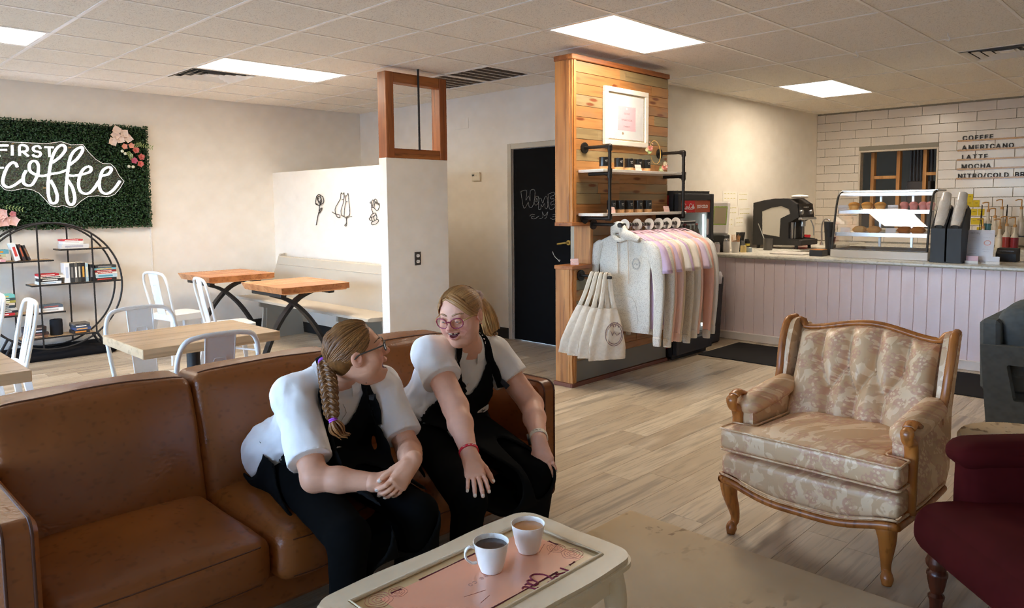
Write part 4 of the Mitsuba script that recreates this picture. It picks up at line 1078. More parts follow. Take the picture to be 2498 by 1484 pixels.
for i, (x, t, h, col, band, nm) in enumerate([(1.975, .045, .19, '#e4e4e2', '#b8c0cc', 'white upright book, first of the standing row'), (2.022, .036, .188, '#2e2f2d', '#77716a', 'dark grey upright book, second of the standing row'), (2.060, .027, .188, '#5a554d', '#e9e2d4', 'grey and white upright book, third of the standing row'),
        (2.089, .029, .190, '#35352f', '#bdb7a8', 'olive black upright book, fourth of the standing row'), (2.120, .033, .188, '#201c1b', '#c9943c', 'black upright book with gold title, fifth of the standing row'), (2.155, .026, .182, '#9fb5b9', '#e3d5b0', 'pale blue upright book, last before the black one')]):
    book(x, .733, h, t, .13, col, nm + ' on the middle right shelf', upright=True, band=band)
book(2.188, .733, .165, .032, .12, '#1d1c1c', 'black leaning book beside the right upright on the middle shelf', upright=True, lean=3, band='#8b8680')
pile(2.232, .733, [(.20, .026, '#211d1c', '#c43a30', 'black and red paperback'), (.195, .036, '#b9cdd2', '#4f94a6', 'pale teal book'), (.20, .018, '#e6ddd0', '#b0332c', 'cream paperback'), (.195, .022, '#8c1f22', '#e0b0a0', 'dark red book'), (.20, .020, '#74b0c0', '#d9a040', 'turquoise and orange paperback'), (.19, .024, '#2f2f30', '#8f8a82', 'black book')], 'right on the middle bookshelf board')
pile(1.345, .471, [(.21, .024, '#b8272c', '#e8c8c0', 'red paperback'), (.225, .020, '#1d1d22', '#d8d4cc', 'black paperback'), (.22, .024, '#b9b2a6', '#8a8478', 'grey book'), (.21, .024, '#2f3a3f', '#a9a49a', 'slate book'), (.215, .022, '#c8b9a6', '#5a4a3a', 'tan paperback'), (.21, .022, '#9a8f3c', '#e9e0c8', 'mustard paperback'), (.215, .022, '#3a4a44', '#d9d4c6', 'dark green book'), (.215, .030, '#6fb5ac', '#c9b060', 'large aqua book')], 'left on the lower left bookshelf board')
pile(1.755, .471, [(.195, .036, '#eeebe5', '#b9b5ae', 'white hardback'), (.18, .024, '#54606c', '#b05a50', 'blue grey book')], 'right on the lower left bookshelf board')
pile(1.62, .233, [(.19, .024, '#7d5a44', '#c9a98c', 'brown paperback'), (.185, .024, '#3a2a28', '#8a5a50', 'dark brown paperback'), (.17, .028, '#262a34', '#c9ced8', 'navy book'), (.175, .026, '#352723', '#9a8070', 'black book')], 'left on the bottom bookshelf board')
pile(2.02, .233, [(.145, .030, '#2a2422', '#d98a3a', 'dark book with orange dot'), (.145, .026, '#3f4f78', '#d9a05a', 'blue paperback'), (.14, .024, '#39424c', '#d9d4d0', 'grey blue paperback'), (.145, .016, '#6e655c', '#3a332e', 'grey paperback')], 'right on the bottom bookshelf board')
sp_ = thing('round_speaker', 'black cylindrical speaker standing between book piles on the bottom shelf', 'speaker')
part(sp_, 'body', lathe([(0, 0), (.048, 0), (.054, .006), (.054, .142), (.050, .15), (0, .15)], 32, (1.90, 8.03, .2325)), 'paint_matte', 40, color='#232427')
part(sp_, 'top_ring', lathe([(.046, .1502), (.049, .1512), (.0515, .150)], 32, (1.90, 8.03, .2325)), 'paint', 40, color='#3a3b3f')
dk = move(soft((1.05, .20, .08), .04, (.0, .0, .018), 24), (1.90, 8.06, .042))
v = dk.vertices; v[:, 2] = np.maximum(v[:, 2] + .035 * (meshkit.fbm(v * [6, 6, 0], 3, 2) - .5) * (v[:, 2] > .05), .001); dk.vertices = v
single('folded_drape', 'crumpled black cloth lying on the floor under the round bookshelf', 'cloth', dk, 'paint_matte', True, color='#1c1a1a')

# ------------------------------------------------------------------ cafe tables, chairs and the pew
def lam(p, n, uv):
    g = fb(p.x * 3.0, p.y * 45, p.z * 45, 4)
    return mx(mx(L3('#bf9c72'), L3('#cfae86'), fb(p.x * 2, p.y * 9, 1, 3)), L3('#9d7b54'), sst(.5, .75, g) * .55)
mat('laminate', lam, rough=.3, spec=.45)
for nm, lab, x0, x1, y0, y1 in (('', 'light oak laminate cafe table behind the sofa with white chairs on both sides', 1.255, 1.985, 3.775, 4.385), ('', 'light oak laminate cafe table cut off by the left edge', .02, .765, 3.665, 4.55)):
    t = thing('cafe_table', lab, 'table')
    part(t, 'top', box(x0, x1, y0, y1, .70, .75, .003), 'laminate', 30)
    part(t, 'column', cyl(((x0 + x1) / 2, (y0 + y1) / 2, .03), ((x0 + x1) / 2, (y0 + y1) / 2, .70), .035, 16), 'black_metal', 30)
    part(t, 'base', box((x0 + x1) / 2 - .27, (x0 + x1) / 2 + .27, (y0 + y1) / 2 - .03, (y0 + y1) / 2 + .03, 0, .035, .012), 'black_metal', 30)
    part(t, 'mounting_plate', cbox(((x0 + x1) / 2, (y0 + y1) / 2, .694), (.3, .3, .012)), 'black_metal', False)
mat('slab_wood', wood_fn('#b9794a', '#cf9464', '#8f5a30', 0), rough=.4)
mat('slab_edge', wood_fn('#9c5a2c', '#b36f3c', '#6f3b18', 1), rough=.5)
for lab, x0, x1, y0, y1 in (('thick wooden slab table nearest the white end wall on crossed black steel arcs', 3.035, 3.715, 5.73, 6.495), ('thick wooden slab table by the left wall on crossed black steel arcs', 3.035, 3.735, 7.18, 7.96)):
    t = thing('slab_table', lab, 'table')
    v = []
    for z, i in ((.752, 0), (.690, .035)):
        n_ = 14
        for k in range(n_):      # live edges on the two long sides
            yy_ = y0 + (y1 - y0) * k / (n_ - 1)
            v.append((x0 + i + .006 * math.sin(k * 2.1 + y0), yy_, z))
        for k in range(n_):
            yy_ = y1 - (y1 - y0) * k / (n_ - 1)
            v.append((x1 - i - .006 * math.sin(k * 1.7 + y0), yy_, z))
    n2 = 28
    top = trimesh.creation.triangulate_polygon(sg.Polygon([p[:2] for p in v[:n2]]), engine='earcut')
    f = [(a, b, c) for a, b, c in top[1]] if False else []
    side = trimesh.convex.convex_hull(np.array(v))
    part(t, 'top', side, 'slab_wood', 20)
    part(t, 'end_grain', cat(box(x0 + .004, x1 - .004, y0 - .001, y0 + .002, .700, .749)), 'slab_edge', False)
    ym = (y0 + y1) / 2
    for x in (x0 + .08, x1 - .12):
        part(t, 'mounting_bar', box(x - .03, x + .03, ym - .27, ym + .27, .655, .6895, .006), 'black_metal', 30)
    for s, dy in ((1, -.055), (-1, .055)):
        xa, xb = (x0 + .08, x1 - .02) if s > 0 else (x1 - .12, x0 + .02)
        q = spline([(xa, ym + dy, .66), (xa + (xb - xa) * .32, ym + dy, .585), (xa + (xb - xa) * .62, ym + dy, .42), (xa + (xb - xa) * .86, ym + dy, .20), (xb, ym + dy, 0)], 7)
        part(t, 'curved_leg', tube(q, .05, 4, flat=(1.0, .42), up=(0, 1, 0)), 'black_metal', False)
        part(t, 'foot', box(xb - .04, xb + .04, ym + dy - .05, ym + dy + .05, 0, .012), 'black_metal', False)

mat('white_enamel', '#e4e6e6', rough=.28, spec=.5)
def metal_chair(x, y, ang, lab):
    """front towards local +y"""
    t = thing('metal_chair', lab, 'chair')
    M = np.eye(4); a = math.radians(ang); M[0, 0] = M[1, 1] = math.cos(a); M[0, 1] = -math.sin(a); M[1, 0] = math.sin(a); M[:2, 3] = x, y
    def P(name, m, sm=30, material='white_enamel', parent=t):
        m = m.copy(); m.apply_transform(M); return part(parent, name, m, material, sm)
    pl = sg.box(-.18, -.17, .18, .18).buffer(-.05).buffer(.05)
    P('seat', cat(prism(pl, .006, 'xy', .449), prism(pl.difference(pl.buffer(-.003)), .05, 'xy', .40)))
    for sx in (-1, 1):
        for sy in (-1, 1):
            P('leg', tube([(sx * .150, sy * .145, .43), (sx * .175, sy * .17, .25), (sx * .21, sy * .205, 0)], [.030, .026, .017], 4, flat=(1, 1)), 25)
    P('brace', cat(tube([(-.17, -.165, .22), (0, 0, .235), (.17, .165, .22)], .009, 6), tube([(.17, -.165, .22), (0, 0, .235), (-.17, .165, .22)], .009, 6)))
    hoop = spline([(-.175, -.15, .43), (-.19, -.185, .60), (-.195, -.215, .74), (-.165, -.232, .825), (-.10, -.238, .848), (0, -.24, .852), (.10, -.238, .848), (.165, -.232, .825), (.195, -.215, .74), (.19, -.185, .60), (.175, -.15, .43)], 5)
    P('back_hoop', tube(hoop, .0125, 8), True)
    sl = sheet(*[np.array(g) for g in ([[-.062, .062], [-.068, .068], [-.072, .072]], [[-.160, -.160], [-.205, -.205], [-.238, -.238]], [[.44, .44], [.65, .65], [.85, .85]])])
    sl2 = sl.copy(); sl2.vertices = sl2.vertices + [0, -.004, 0]; sl2.invert()
    k = P('back_slat', cat(sl, sl2), False)
    P('slat_edge', cat(*[tube([(s * .062, -.162, .44), (s * .068, -.207, .65), (s * .072, -.24, .85)], .0045, 6) for s in (-1, 1)]), True)
    em = np.array([(-.032, .56), (-.032, .72), (-.026, .735), (.026, .735), (.032, .72), (.032, .56), (.026, .545), (-.026, .545)])
    e3 = np.column_stack([em[:, 0], -.1635 - (em[:, 1] - .44) * .198, em[:, 1]])
    for o in (-.004, .004): pass
    P('slat_emboss', cat(tube(e3 + [0, -.002, 0], .003, 5, closed=True), tube(e3 + [0, .0035, 0], .003, 5, closed=True)), True, parent=k)
    return t
metal_chair(1.535, 4.40, 180, 'white metal cafe chair on the far side of the oak laminate table')
metal_chair(1.465, 3.60, 0, 'white metal cafe chair with its back to the sofa at the oak laminate table')
metal_chair(2.70, 7.09, -80, 'white metal cafe chair at the slab table by the left wall')
metal_chair(2.745, 6.11, -98, 'white metal cafe chair at the slab table nearest the end wall')
metal_chair(.945, 5.57, 90, 'white metal cafe chair at the left edge, the nearer one beside the bookshelf')
metal_chair(.875, 6.12, 90, 'white metal cafe chair at the left edge, the farther one mostly cut off')

pw = thing('pew', 'long greige wooden pew along the white half wall', 'bench')
PC, PC2 = '#b7ac9a', '#a79a85'
part(pw, 'seat', prism(sg.Polygon([(3.66, .425), (3.665, .447), (3.70, .455), (4.10, .432), (4.10, .402), (3.70, .418)]), 2.56, 'xz', 5.38), 'paint', 30, color=PC)
part(pw, 'backrest', prism(sg.Polygon([(4.07, .43), (4.10, .43), (4.225, .855), (4.215, .87), (4.19, .86)]), 2.56, 'xz', 5.38), 'paint', 30, color=PC)
part(pw, 'back_bead', cat(tube([(4.168, 5.38, .78), (4.168, 7.94, .78)], .006, 6)), 'paint', 30, color=PC)
endp = spline([(3.95, 0), (4.27, 0), (4.265, .42), (4.275, .86), (4.25, .89), (4.21, .88), (4.15, .70), (4.09, .62), (3.90, .61), (3.82, .58), (3.83, .52), (3.93, .46), (3.98, .30), (3.95, 0)], 4)
for y in (5.345, 7.94): part(pw, 'end_panel', prism(sg.Polygon(endp).buffer(0), .035, 'xz', y), 'paint', 30, color=PC)
for y in (7.50, 5.95): part(pw, 'support_panel', prism(sg.Polygon([(3.78, 0), (4.24, 0), (4.20, .41), (3.72, .41), (3.72, .36), (3.80, .34)]), .03, 'xz', y), 'paint', 30, color='#8f8778')
# ------------------------------------------------------------------ wood partition and the merchandise on it
def stain(base, dark, blue, s):
    def fn(p, n, uv):
        row = dr.floor((p.z - .004) / .0848)
        u = cr(row, dr.floor(p.x * 1.4 + s), 4)
        g = fb(p.x * 4 + u * 31, p.z * 60, u * 17, 4)
        w = fb(p.x * 2.5 + u * 9, p.z * 10 + u * 5, s, 3)
        kx_, kz_ = (p.x * 2.2 + u * 7), (p.z * 9 + u * 3)
        d1, d2, r = vor(kx_, kz_)
        c = mx(L3(base), L3(dark), sst(.45, .75, g) * .55)
        c = mx(c, L3(blue), sst(.48, .72, w) * .75)
        return mx(c, L3('#6d3515'), sst(.16, .06, d1) * sst(.5, .7, r))
    return fn
mat('plank_amber', stain('#a27342', '#82552a', '#857655', 1), rough=.5)
mat('plank_olive', stain('#8a7652', '#6e5a3c', '#757260', 5), rough=.55)
mat('plank_red', stain('#9a6838', '#774a23', '#826648', 9), rough=.5)
PX0, PX1, PY, PYB = 4.38, 5.73, 3.64, 3.81
wp_ = thing('wood_partition', 'tall partition wall clad in stained wood planks with heavy posts, merchandise hung on it', 'partition wall')
part(wp_, 'core', cat(box(PX0 + .05, PX1, PY + .014, PYB, .03, .94), box(4.63, PX1, PY + .014, PYB, .94, 1.30), box(PX0 + .05, PX1, PY + .014, PYB, 1.30, 2.56)), 'plank_red', False)
r_ = np.random.default_rng(11)
z = 2.548; k = 0
while z > .22:
    zb = z - .0848
    x0 = PX0 + .05 if not (zb < 1.30 and z > .94) else 4.645
    cuts = [x0]
    n = r_.integers(1, 3)
    for c in sorted(r_.uniform(x0 + .2, PX1 - .2, n)):
        if c - cuts[-1] > .25: cuts.append(c)
    cuts.append(PX1)
    for a, b in zip(cuts[:-1], cuts[1:]):
        d = r_.uniform(0, .003)
        part(wp_, 'plank', box(a + .001, b - .001, PY + .001 - d + .002, PY + .014, max(zb, .2) + .001, z - .001, .0015), ['plank_amber', 'plank_olive', 'plank_red', 'plank_amber'][r_.integers(0, 4)], 20)
    z = zb; k += 1
part(wp_, 'kick_plate', box(PX0 + .05, PX1, PY + .003, PY + .014, .035, .20, .001), 'paint', 20, color='#76756c', label='grey board along the bottom')
part(wp_, 'cap', box(PX0 - .008, PX1 + .004, PY - .012, PYB + .008, 2.552, 2.592, .004), 'wood_beam', 30)
def live_post(x0, x1, z0, z1):
    m = box(x0, x1, PY - .004, PYB, z0, z1)
    m = m.subdivide().subdivide().subdivide().subdivide()
    v = m.vertices.copy()
    e = (v[:, 1] < PY + .02) & (v[:, 0] < x0 + .02)
    v[:, 0] += e * .012 * meshkit.fbm(v * [3, 3, 9], 3, 3); v[:, 1] += e * .014 * meshkit.fbm(v * [3, 3, 11], 3, 5)
    m.vertices = v
    return m
for z0, z1 in ((.03, .935), (1.305, 2.552)): part(wp_, 'post', live_post(PX0, PX0 + .05, z0, z1), 'wood_post', 30)
part(wp_, 'nook_post', box(4.61, 4.645, PY - .002, PYB, .965, 1.275, .003), 'wood_post', 30)
part(wp_, 'nook_top', box(PX0 - .006, 4.65, PY - .008, PYB + .004, 1.275, 1.305, .003), 'wood_beam', 30)
part(wp_, 'nook_sill', box(PX0 - .012, 4.62, PY - .014, PYB + .006, .935, .965, .003), 'wood_beam', 30)
part(wp_, 'base_trim', cat(box(PX0 - .02, PX1, PY - .016, PY, 0, .03, .003), box(PX0 - .02, PX0, PY, PYB + .01, 0, .03, .003), box(PX0, PX1, PY, PYB + .01, 0, .03)), 'paint', 30, color='#6e4130', label='reddish base trim')

pf_ = thing('framed_print', 'white framed print with a pink COFFEE CONNECTION CHANGE card high on the wood partition', 'picture')
fx0, fx1, fz0, fz1 = 4.765, 5.377, 1.926, 2.392
for a in (box(fx0, fx1, PY - .03, PY, fz1 - .04, fz1, .003), box(fx0, fx1, PY - .03, PY, fz0, fz0 + .04, .003), box(fx0, fx0 + .045, PY - .03, PY, fz0 + .04, fz1 - .04, .003), box(fx1 - .045, fx1, PY - .03, PY, fz0 + .04, fz1 - .04, .003)):
    part(pf_, 'frame_bar', a, 'paint', 30, color='#ece6da')
part(pf_, 'fillet', cat(box(fx0 + .045, fx1 - .045, PY - .016, PY - .004, fz0 + .04, fz1 - .04)), 'paint', False, color='#a39479')
part(pf_, 'sheet', box(fx0 + .058, fx1 - .058, PY - .0175, PY - .016, fz0 + .053, fz1 - .053), 'paint_gloss', False, color='#e9eaec')
part(pf_, 'pink_card', box(4.948, 5.198, PY - .0185, PY - .0175, 2.052, 2.250), 'paint', False, color='#e6bcc6')
for s_, z in (('COFFEE', 2.185), ('+', 2.160), ('CONNECTION', 2.132), ('+', 2.108), ('CHANGE', 2.080)):
    part(pf_, 'lettering', text(s_, .0135 if len(s_) > 1 else .009, .0006, (5.073, PY - .0185, z), (1, 0, 0), (0, 0, 1), center=True, spacing=.004), 'paint', False, color='#8c6a72')
part(pf_, 'small_badge', disc((5.07, PY - .019, 2.232), .010, (0, 1, 0), .001), 'paint', False, color='#f2e3e6')
part(pf_, 'stamp', disc((5.02, PY - .018, 2.028), .012, (0, 1, 0), .001), 'paint', False, color='#a58f78')
sc_ = [[(x, z), (x + dx, z + dz)] for x, z, dx, dz in zip(r_.uniform(4.84, 5.30, 26), r_.uniform(2.0, 2.33, 26), r_.normal(0, .008, 26), r_.normal(0, .006, 26)) if not (4.93 < x < 5.21 and 2.04 < z < 2.26)]
k_ = part(pf_, 'flecks', strokes(sc_, .0009, (0, PY - .0178, 0), (1, 0, 0), (0, 0, 1), 4), 'paint', False, color='#b9a9b4')
labels[k_] = {'kind': 'stuff', 'label': 'tiny pale flecks'}

# pipe rack
PF = 3.39
pr = thing('pipe_shelf_frame', 'black iron pipe frame carrying two white shelves on the wood partition', 'shelf frame')
mat('iron', '#2b2622', rough=.42, metallic=.6)
for X in (4.53, 5.585):
    part(pr, 'upright', cyl((X, PF, 1.335), (X, PF, 1.885), .013, 12), 'iron', 30)
    for z in (1.335, 1.885):
        part(pr, 'arm', cyl((X, PF, z), (X, PY, z), .013, 12), 'iron', 30)
        part(pr, 'flange', cyl((X, PY - .012, z), (X, PY, z), .043, 20), 'iron', 30)
        part(pr, 'elbow', cat(move(trimesh.creation.icosphere(2, .0195), (X, PF, z)), cyl((X, PF, z), (X, PF + .035, z), .0185, 12), cyl((X, PF, z + (.035 if z < 1.5 else -.035)), (X, PF, z), .0185, 12)), 'iron', 40)
    part(pr, 'tee', cat(cyl((X, PF, 1.645), (X, PF, 1.715), .0185, 12), cyl((X, PF, 1.678), (X, PF + .035, 1.678), .0185, 12)), 'iron', 40)
    part(pr, 'stub', cyl((X, PF, 1.678), (X, PY - .05, 1.678), .0135, 12), 'iron', 30)
for z, w in ((1.712, 'upper'), (1.375, 'lower')):
    single('white_shelf', '%s white shelf board on the black pipe frame' % w, 'shelf', box(4.455, 5.65, 3.376 + .02, PY - .002, z - .022, z, .002), 'ceramic', 30)
def tumbler(x, y, z, lab, group):
    t = thing('tumbler', lab, 'tumbler', group)
    part(t, 'body', lathe([(0, .026), (.0345, .026), (.0365, .03), (.0365, .095), (.034, .099), (.033, .099), (.033, .09), (0, .088)], 28, (x, y, z)), 'paint_gloss', 40, color='#1b1a1a')
    part(t, 'cork_base', lathe([(0, 0), (.034, 0), (.0358, .003), (.0372, .026), (0, .026)], 28, (x, y, z)), 'paint', 40, color='#c99a6a', label='cork base')
    a = np.linspace(-2.2, -1.2, 8)
    part(t, 'logo', cat(strokes([[(-.012, .010), (-.004, .002), (.004, .012), (.012, .004)], [(-.010, -.006), (.010, -.004)]], .0014, (x - .012, y - .0355, z + .065), (1, -.2, 0), (0, 0, 1), 4, 3)), 'paint', False, color='#c9c6c0')
g1, g2 = 'tumblers on the upper shelf', 'tumblers on the lower shelf'
ordn = ['first', 'second', 'third', 'fourth', 'fifth']
for i, x in enumerate((4.60, 4.795, 4.935, 5.06, 5.18)): tumbler(x, 3.50, 1.712, 'black tumbler with cork base on the upper white shelf, %s from the left' % ordn[i], g1)
for i, x in enumerate((4.70, 4.815, 4.937, 5.07, 5.20)): tumbler(x, 3.50, 1.375, 'black tumbler with cork base on the lower white shelf, %s from the left' % ordn[i], g2)
def card(x, y, z, rz, lab, w=.065, h=.05):
    t = thing('price_card', lab, 'price card')
    m = box(-w / 2, w / 2, -.001, .001, 0, h)
    l_ = strokes([[(-.018, .030), (.018, .030)], [(-.010, .020), (.010, .020)]], .0016, (0, -.0015, 0), (1, 0, 0), (0, 0, 1), 4)
    M = lambda q: move(move(q, rx=-18), (x, y, z), rz=rz)
    part(t, 'card', M(m), 'paint', False, color='#ecc4b8'); part(t, 'print', M(l_), 'paint', False, color='#fbf1ec')
card(4.965, 3.425, 1.7125, -12, 'small pink price card in front of the tumblers on the upper shelf')
card(4.620, 3.43, 1.3755, -12, 'small pink price card behind the left pipe on the lower shelf')
card(5.395, 3.43, 1.3755, -12, 'small pink price card at the right end of the lower shelf')
card(4.485, 3.70, .9655, -40, 'small pink price card on the sill of the partition nook')
# hoop wreath
wr = thing('hoop_wreath', 'gold double hoop wreath with pink roses standing on the upper shelf', 'wreath')
wc = np.array([5.385, 3.545, 1.885])
for dx, r in ((0, .10), (.018, .098)):
    a = np.linspace(0, 2 * PI, 49)[:-1]
    part(wr, 'hoop', tube(wc + [dx, dx * .8, 0] + np.column_stack([r * np.cos(a), r * .15 * np.sin(a + 1), r * np.sin(a)]), .0022, 6, closed=True), 'paint_gloss', True, color='#c9a35e')
for c, r in (((5.265, 3.53, 1.905), .030), ((5.465, 3.51, 1.757), .032)):
    part(wr, 'rose', rose(c, r, (-.5, -.85, .1)), 'paint_matte', True, color='#e3aba0')
    for k in range(7):
        d = r_.normal(size=3) * [1, .5, 1]; d /= np.linalg.norm(d)
        c_ = np.asarray(c) + d * .03 + [0, .01, 0]
        part(wr, 'leaf', move(petal_flower((0, 0, 0), .035, 1, (-.5, -.8, .2), .3, r_.uniform(0, 6)), c_), 'paint_matte', True, color=['#8b9a6a', '#a9b08a', '#b9b59a'][k % 3])
    for k in range(5):
        part(wr, 'berry', move(trimesh.creation.icosphere(1, .005), np.asarray(c) + r_.normal(size=3) * [.035, .012, .03] + [.02, -.01, .01]), 'paint_matte', True, color='#dd9a93')

# clothes rail, size discs, hangers and garments
RY, RZ = 3.345, 1.282
cr_ = thing('clothes_rail', 'black iron pipe clothes rail fixed to the wood partition under the shelves', 'clothes rail')
part(cr_, 'rail', cyl((4.60, RY, RZ), (5.70, RY, RZ), .0135, 12), 'iron', 30)
for X in (4.64, 5.66):
    part(cr_, 'arm', cyl((X, RY, RZ), (X, PY, RZ + .005), .0135, 12), 'iron', 30)
    part(cr_, 'flange', cyl((X, PY - .012, RZ + .005), (X, PY, RZ + .005), .043, 20), 'iron', 30)
part(cr_, 'end_cap', cyl((4.592, RY, RZ), (4.61, RY, RZ), .019, 12), 'iron', 30)
sizes = ['S', 'M', 'L', 'XL', '2XL', '3XL']
for i, X in enumerate((4.665, 4.832, 5.0, 5.14, 5.265, 5.40)):
    t = thing('size_disc', 'white round size divider on the clothes rail, %s from the left' % (ordn + ['sixth'])[i], 'size divider')
    ring = sg.Point(0, 0).buffer(.046, quad_segs=12).difference(sg.Point(0, 0).buffer(.015, quad_segs=8))
    part(t, 'disc', at_frame(prism(ring, .003, 'xy'), (X, RY, RZ), (0, -1, 0), (0, 0, 1)), 'ceramic', 30)
    for a in (60, 180, 300):
        ca, sa = math.cos(math.radians(a)), math.sin(math.radians(a))
        part(t, 'letter', text(sizes[i], .011, .0005, (X - .0005, RY - ca * .030, RZ + sa * .030 - .005), (0, -1, 0), (0, 0, 1), center=True), 'paint', False, color='#2a2a2a')

def loft(sec, n=20, cap=True):
    """sec: list of (centre, half-width vector, half-depth vector, ripple)"""
    a = np.arange(n) * 2 * PI / n
    v, f = [], []
    for c, w, d, rp in sec:
        ca, sa = np.cos(a), np.sin(a)
        sx_, sy_ = np.sign(ca) * np.abs(ca) ** .8, np.sign(sa) * np.abs(sa) ** .8
        k = 1 + rp * np.sin(a * 3 + 7 * c[2])
        v.append(np.asarray(c) + sx_[:, None] * np.asarray(w) + (sy_ * k)[:, None] * np.asarray(d))
    m = len(sec)
    for i in range(m - 1):
        for k in range(n):
            q = (k + 1) % n
            f += [(i * n + k, i * n + q, (i + 1) * n + q), (i * n + k, (i + 1) * n + q, (i + 1) * n + k)]
    v = np.vstack(v)
    if cap:
        v = np.vstack([v, np.mean(v[:n], 0), np.mean(v[-n:], 0)])
        for k in range(n):
            q = (k + 1) % n
            f += [(m * n, q, k), (m * n + 1, (m - 1) * n + k, (m - 1) * n + q)]
    t = trimesh.Trimesh(v, f, process=False); t.fix_normals(); return t

mat('jersey', VC, rough=.95, spec=.1, sheen=.4)
mat('jersey_oat', lambda p, n, uv: mx(L3('#ddd8cc'), L3('#c5bfb2'), sst(.5, .72, ns(p.x * 320, p.y * 320, p.z * 160))), rough=.95, spec=.1, sheen=.3)
def garment(X, kind, col, lab, jitter=0.0, dy=0.0, cuff=None, turn=0.0):
    """a shirt hung on the rail, its front towards -x, its width along y"""
    t = thing('hanging_garment', lab, {'hoodie': 'hoodie', 'sweat': 'sweatshirt', 'tee': 'T-shirt'}[kind])
    y0 = RY + dy
    ca, sa = math.cos(math.radians(turn)), math.sin(math.radians(turn))
    W = np.array([sa, ca, 0]); D = np.array([ca, -sa, 0])
    th = .017 if kind != 'tee' else .012
    hem = {'hoodie': .445, 'sweat': .44, 'tee': .48}[kind] + jitter
    sec = [((X, y0, 1.212), W * .085, D * .022, 0), ((X, y0, 1.195), W * .135, D * .027, 0), ((X, y0, 1.165), W * .205, D * .030, 0), ((X, y0, 1.12), W * .235, D * th, 0), ((X, y0, 1.02), W * .232, D * th, .05),
           ((X, y0, .85), W * .226, D * th * 1.1, .15), ((X, y0, .68), W * .228, D * th * 1.2, .25), ((X, y0, hem + .07), W * .230, D * th * 1.25, .3), ((X, y0, hem), W * .222, D * th * (1.0 if kind == 'tee' else .9), .25)]
    m_ = dict(m='jersey_oat') if col == 'oat' else dict(m='jersey', color=col)
    bd_ = part(t, 'body', loft(sec, 28), smooth=True, **m_)
    L = 0
    for s in (-1, 1):
        p = [(0, .205, 1.160), (0, .245, 1.115), (.0, .275, 1.02), (.005, .295, .90)] if kind != 'tee' else [(0, .20, 1.160), (0, .245, 1.115), (0, .285, 1.01), (0, .305, .92)]
        if kind != 'tee': p += [(.008, .300, .72), (.004, .296, .54), (0, .290, .42 + jitter)]
        p = np.array(p)
        pts = np.array([X, y0, 0]) + p[:, :1] * D + p[:, 1:2] * s * W + p[:, 2:] * [0, 0, 1]
        hw = ([.05, .075, .078, .070, .060, .052, .046] if kind != 'tee' else [.05, .078, .085, .088])
        sec = [(c, W * (h * .72) , D * (h * .42), .1) for c, h in zip(spline(pts, 3), np.interp(np.linspace(0, 1, 3 * (len(pts) - 1) + 1), np.linspace(0, 1, len(pts)), hw))]
        part(t, 'sleeve', loft(sec, 16), smooth=True, **m_)
        if kind != 'tee':
            e = pts[-1]
            part(t, 'cuff', loft([(e + [0, 0, .012], W * .030, D * .022, 0), (e, W * .034, D * .025, 0), (e - [0, 0, .05], W * .032, D * .022, .05), (e - [0, 0, .062], W * .03, D * .02, 0)], 16), smooth=True, **(dict(m='jersey', color=cuff) if cuff else m_))
    # hanger
    hp = [(X, y0 - .20, 1.165), (X, y0 - .10, 1.208), (X, y0, 1.232), (X, y0 + .10, 1.208), (X, y0 + .20, 1.165)]
    hk_ = spline([(X, y0, 1.23), (X, y0, 1.262), (X, y0 - .014 - dy, RZ - .008), (X, RY - .0175, RZ), (X, RY, RZ + .0175), (X, RY + .017, RZ)], 4)
    h = part(t, 'hanger', tube(spline(hp, 4), .005, 6), 'paint', True, color='#d9bcc8')
    part(h, 'hook', tube(hk_, .0016, 5), 'steel', True)
    return t, W, D, X, y0
g0 = garment(4.685, 'hoodie', 'oat', 'heather oatmeal hoodie with a round chest logo, foremost on the clothes rail', dy=.015, turn=-4)
t, W, D, X, y0 = g0
fX = X - .031
hd = spline([(X - .010, y0 + .10, 1.205), (X - .03, y0 + .075, 1.255), (X - .035, y0 + .015, 1.262), (X - .05, y0 - .035, 1.215), (X - .045, y0 - .10, 1.195), (X - .03, y0 - .155, 1.165)], 6)
part(t, 'hood', tube(hd, np.interp(np.linspace(0, 1, len(hd)), [0, .3, .6, 1], [.03, .038, .036, .02]), 12, flat=(1.2, .8), up=(0, 0, 1)), 'jersey_oat', True)
part(t, 'hood', tube(spline([(X - .01, y0 + .10, 1.205), (X - .045, y0 + .06, 1.185), (X - .052, y0 + .01, 1.165), (X - .045, y0 - .05, 1.185)], 6), [.018] * 19, 10), 'jersey_oat', True)
for dy_, zl in ((.035, .905), (-.065, .83)):
    part(t, 'drawstring', tube(spline([(fX - .022, y0 + dy_, 1.17), (fX - .008, y0 + dy_ + .003, 1.05), (fX - .006, y0 + dy_, zl)], 6), .0035, 6), 'paint_matte', True, color='#d5c3ad')
a = np.linspace(0, 2 * PI, 25)
ring2 = [[(-.128 + .036 * math.cos(q), .985 + .044 * math.sin(q)) for q in a], [(-.128 + .029 * math.cos(q), .985 + .036 * math.sin(q)) for q in a], [(-.150, .990), (-.135, .975), (-.125, .992), (-.108, .980)]]
part(t, 'chest_logo', strokes(ring2, .0016, (fX + .003, y0, 0), (0, 1, 0), (0, 0, 1), 4, 2), 'paint', False, color='#8b8b86', label='grey round logo')
part(t, 'pocket_seam', strokes([[(.175, .66), (.14, .72), (-.095, .72), (-.15, .57), (-.145, .52)]], .0022, (fX - .004, y0, 0), (0, 1, 0), (0, 0, 1), 5, 4), 'paint_matte', False, color='#b5afa2')
part(t, 'neck_label', box(fX - .022, fX - .02, y0 + .01, y0 + .035, 1.145, 1.16), 'paint', False, color='#26221f')
lil, blush, cream, oat, pk = '#c9b3cc', '#edc8bd', '#e6ddd0', 'oat', '#e9b9a8'
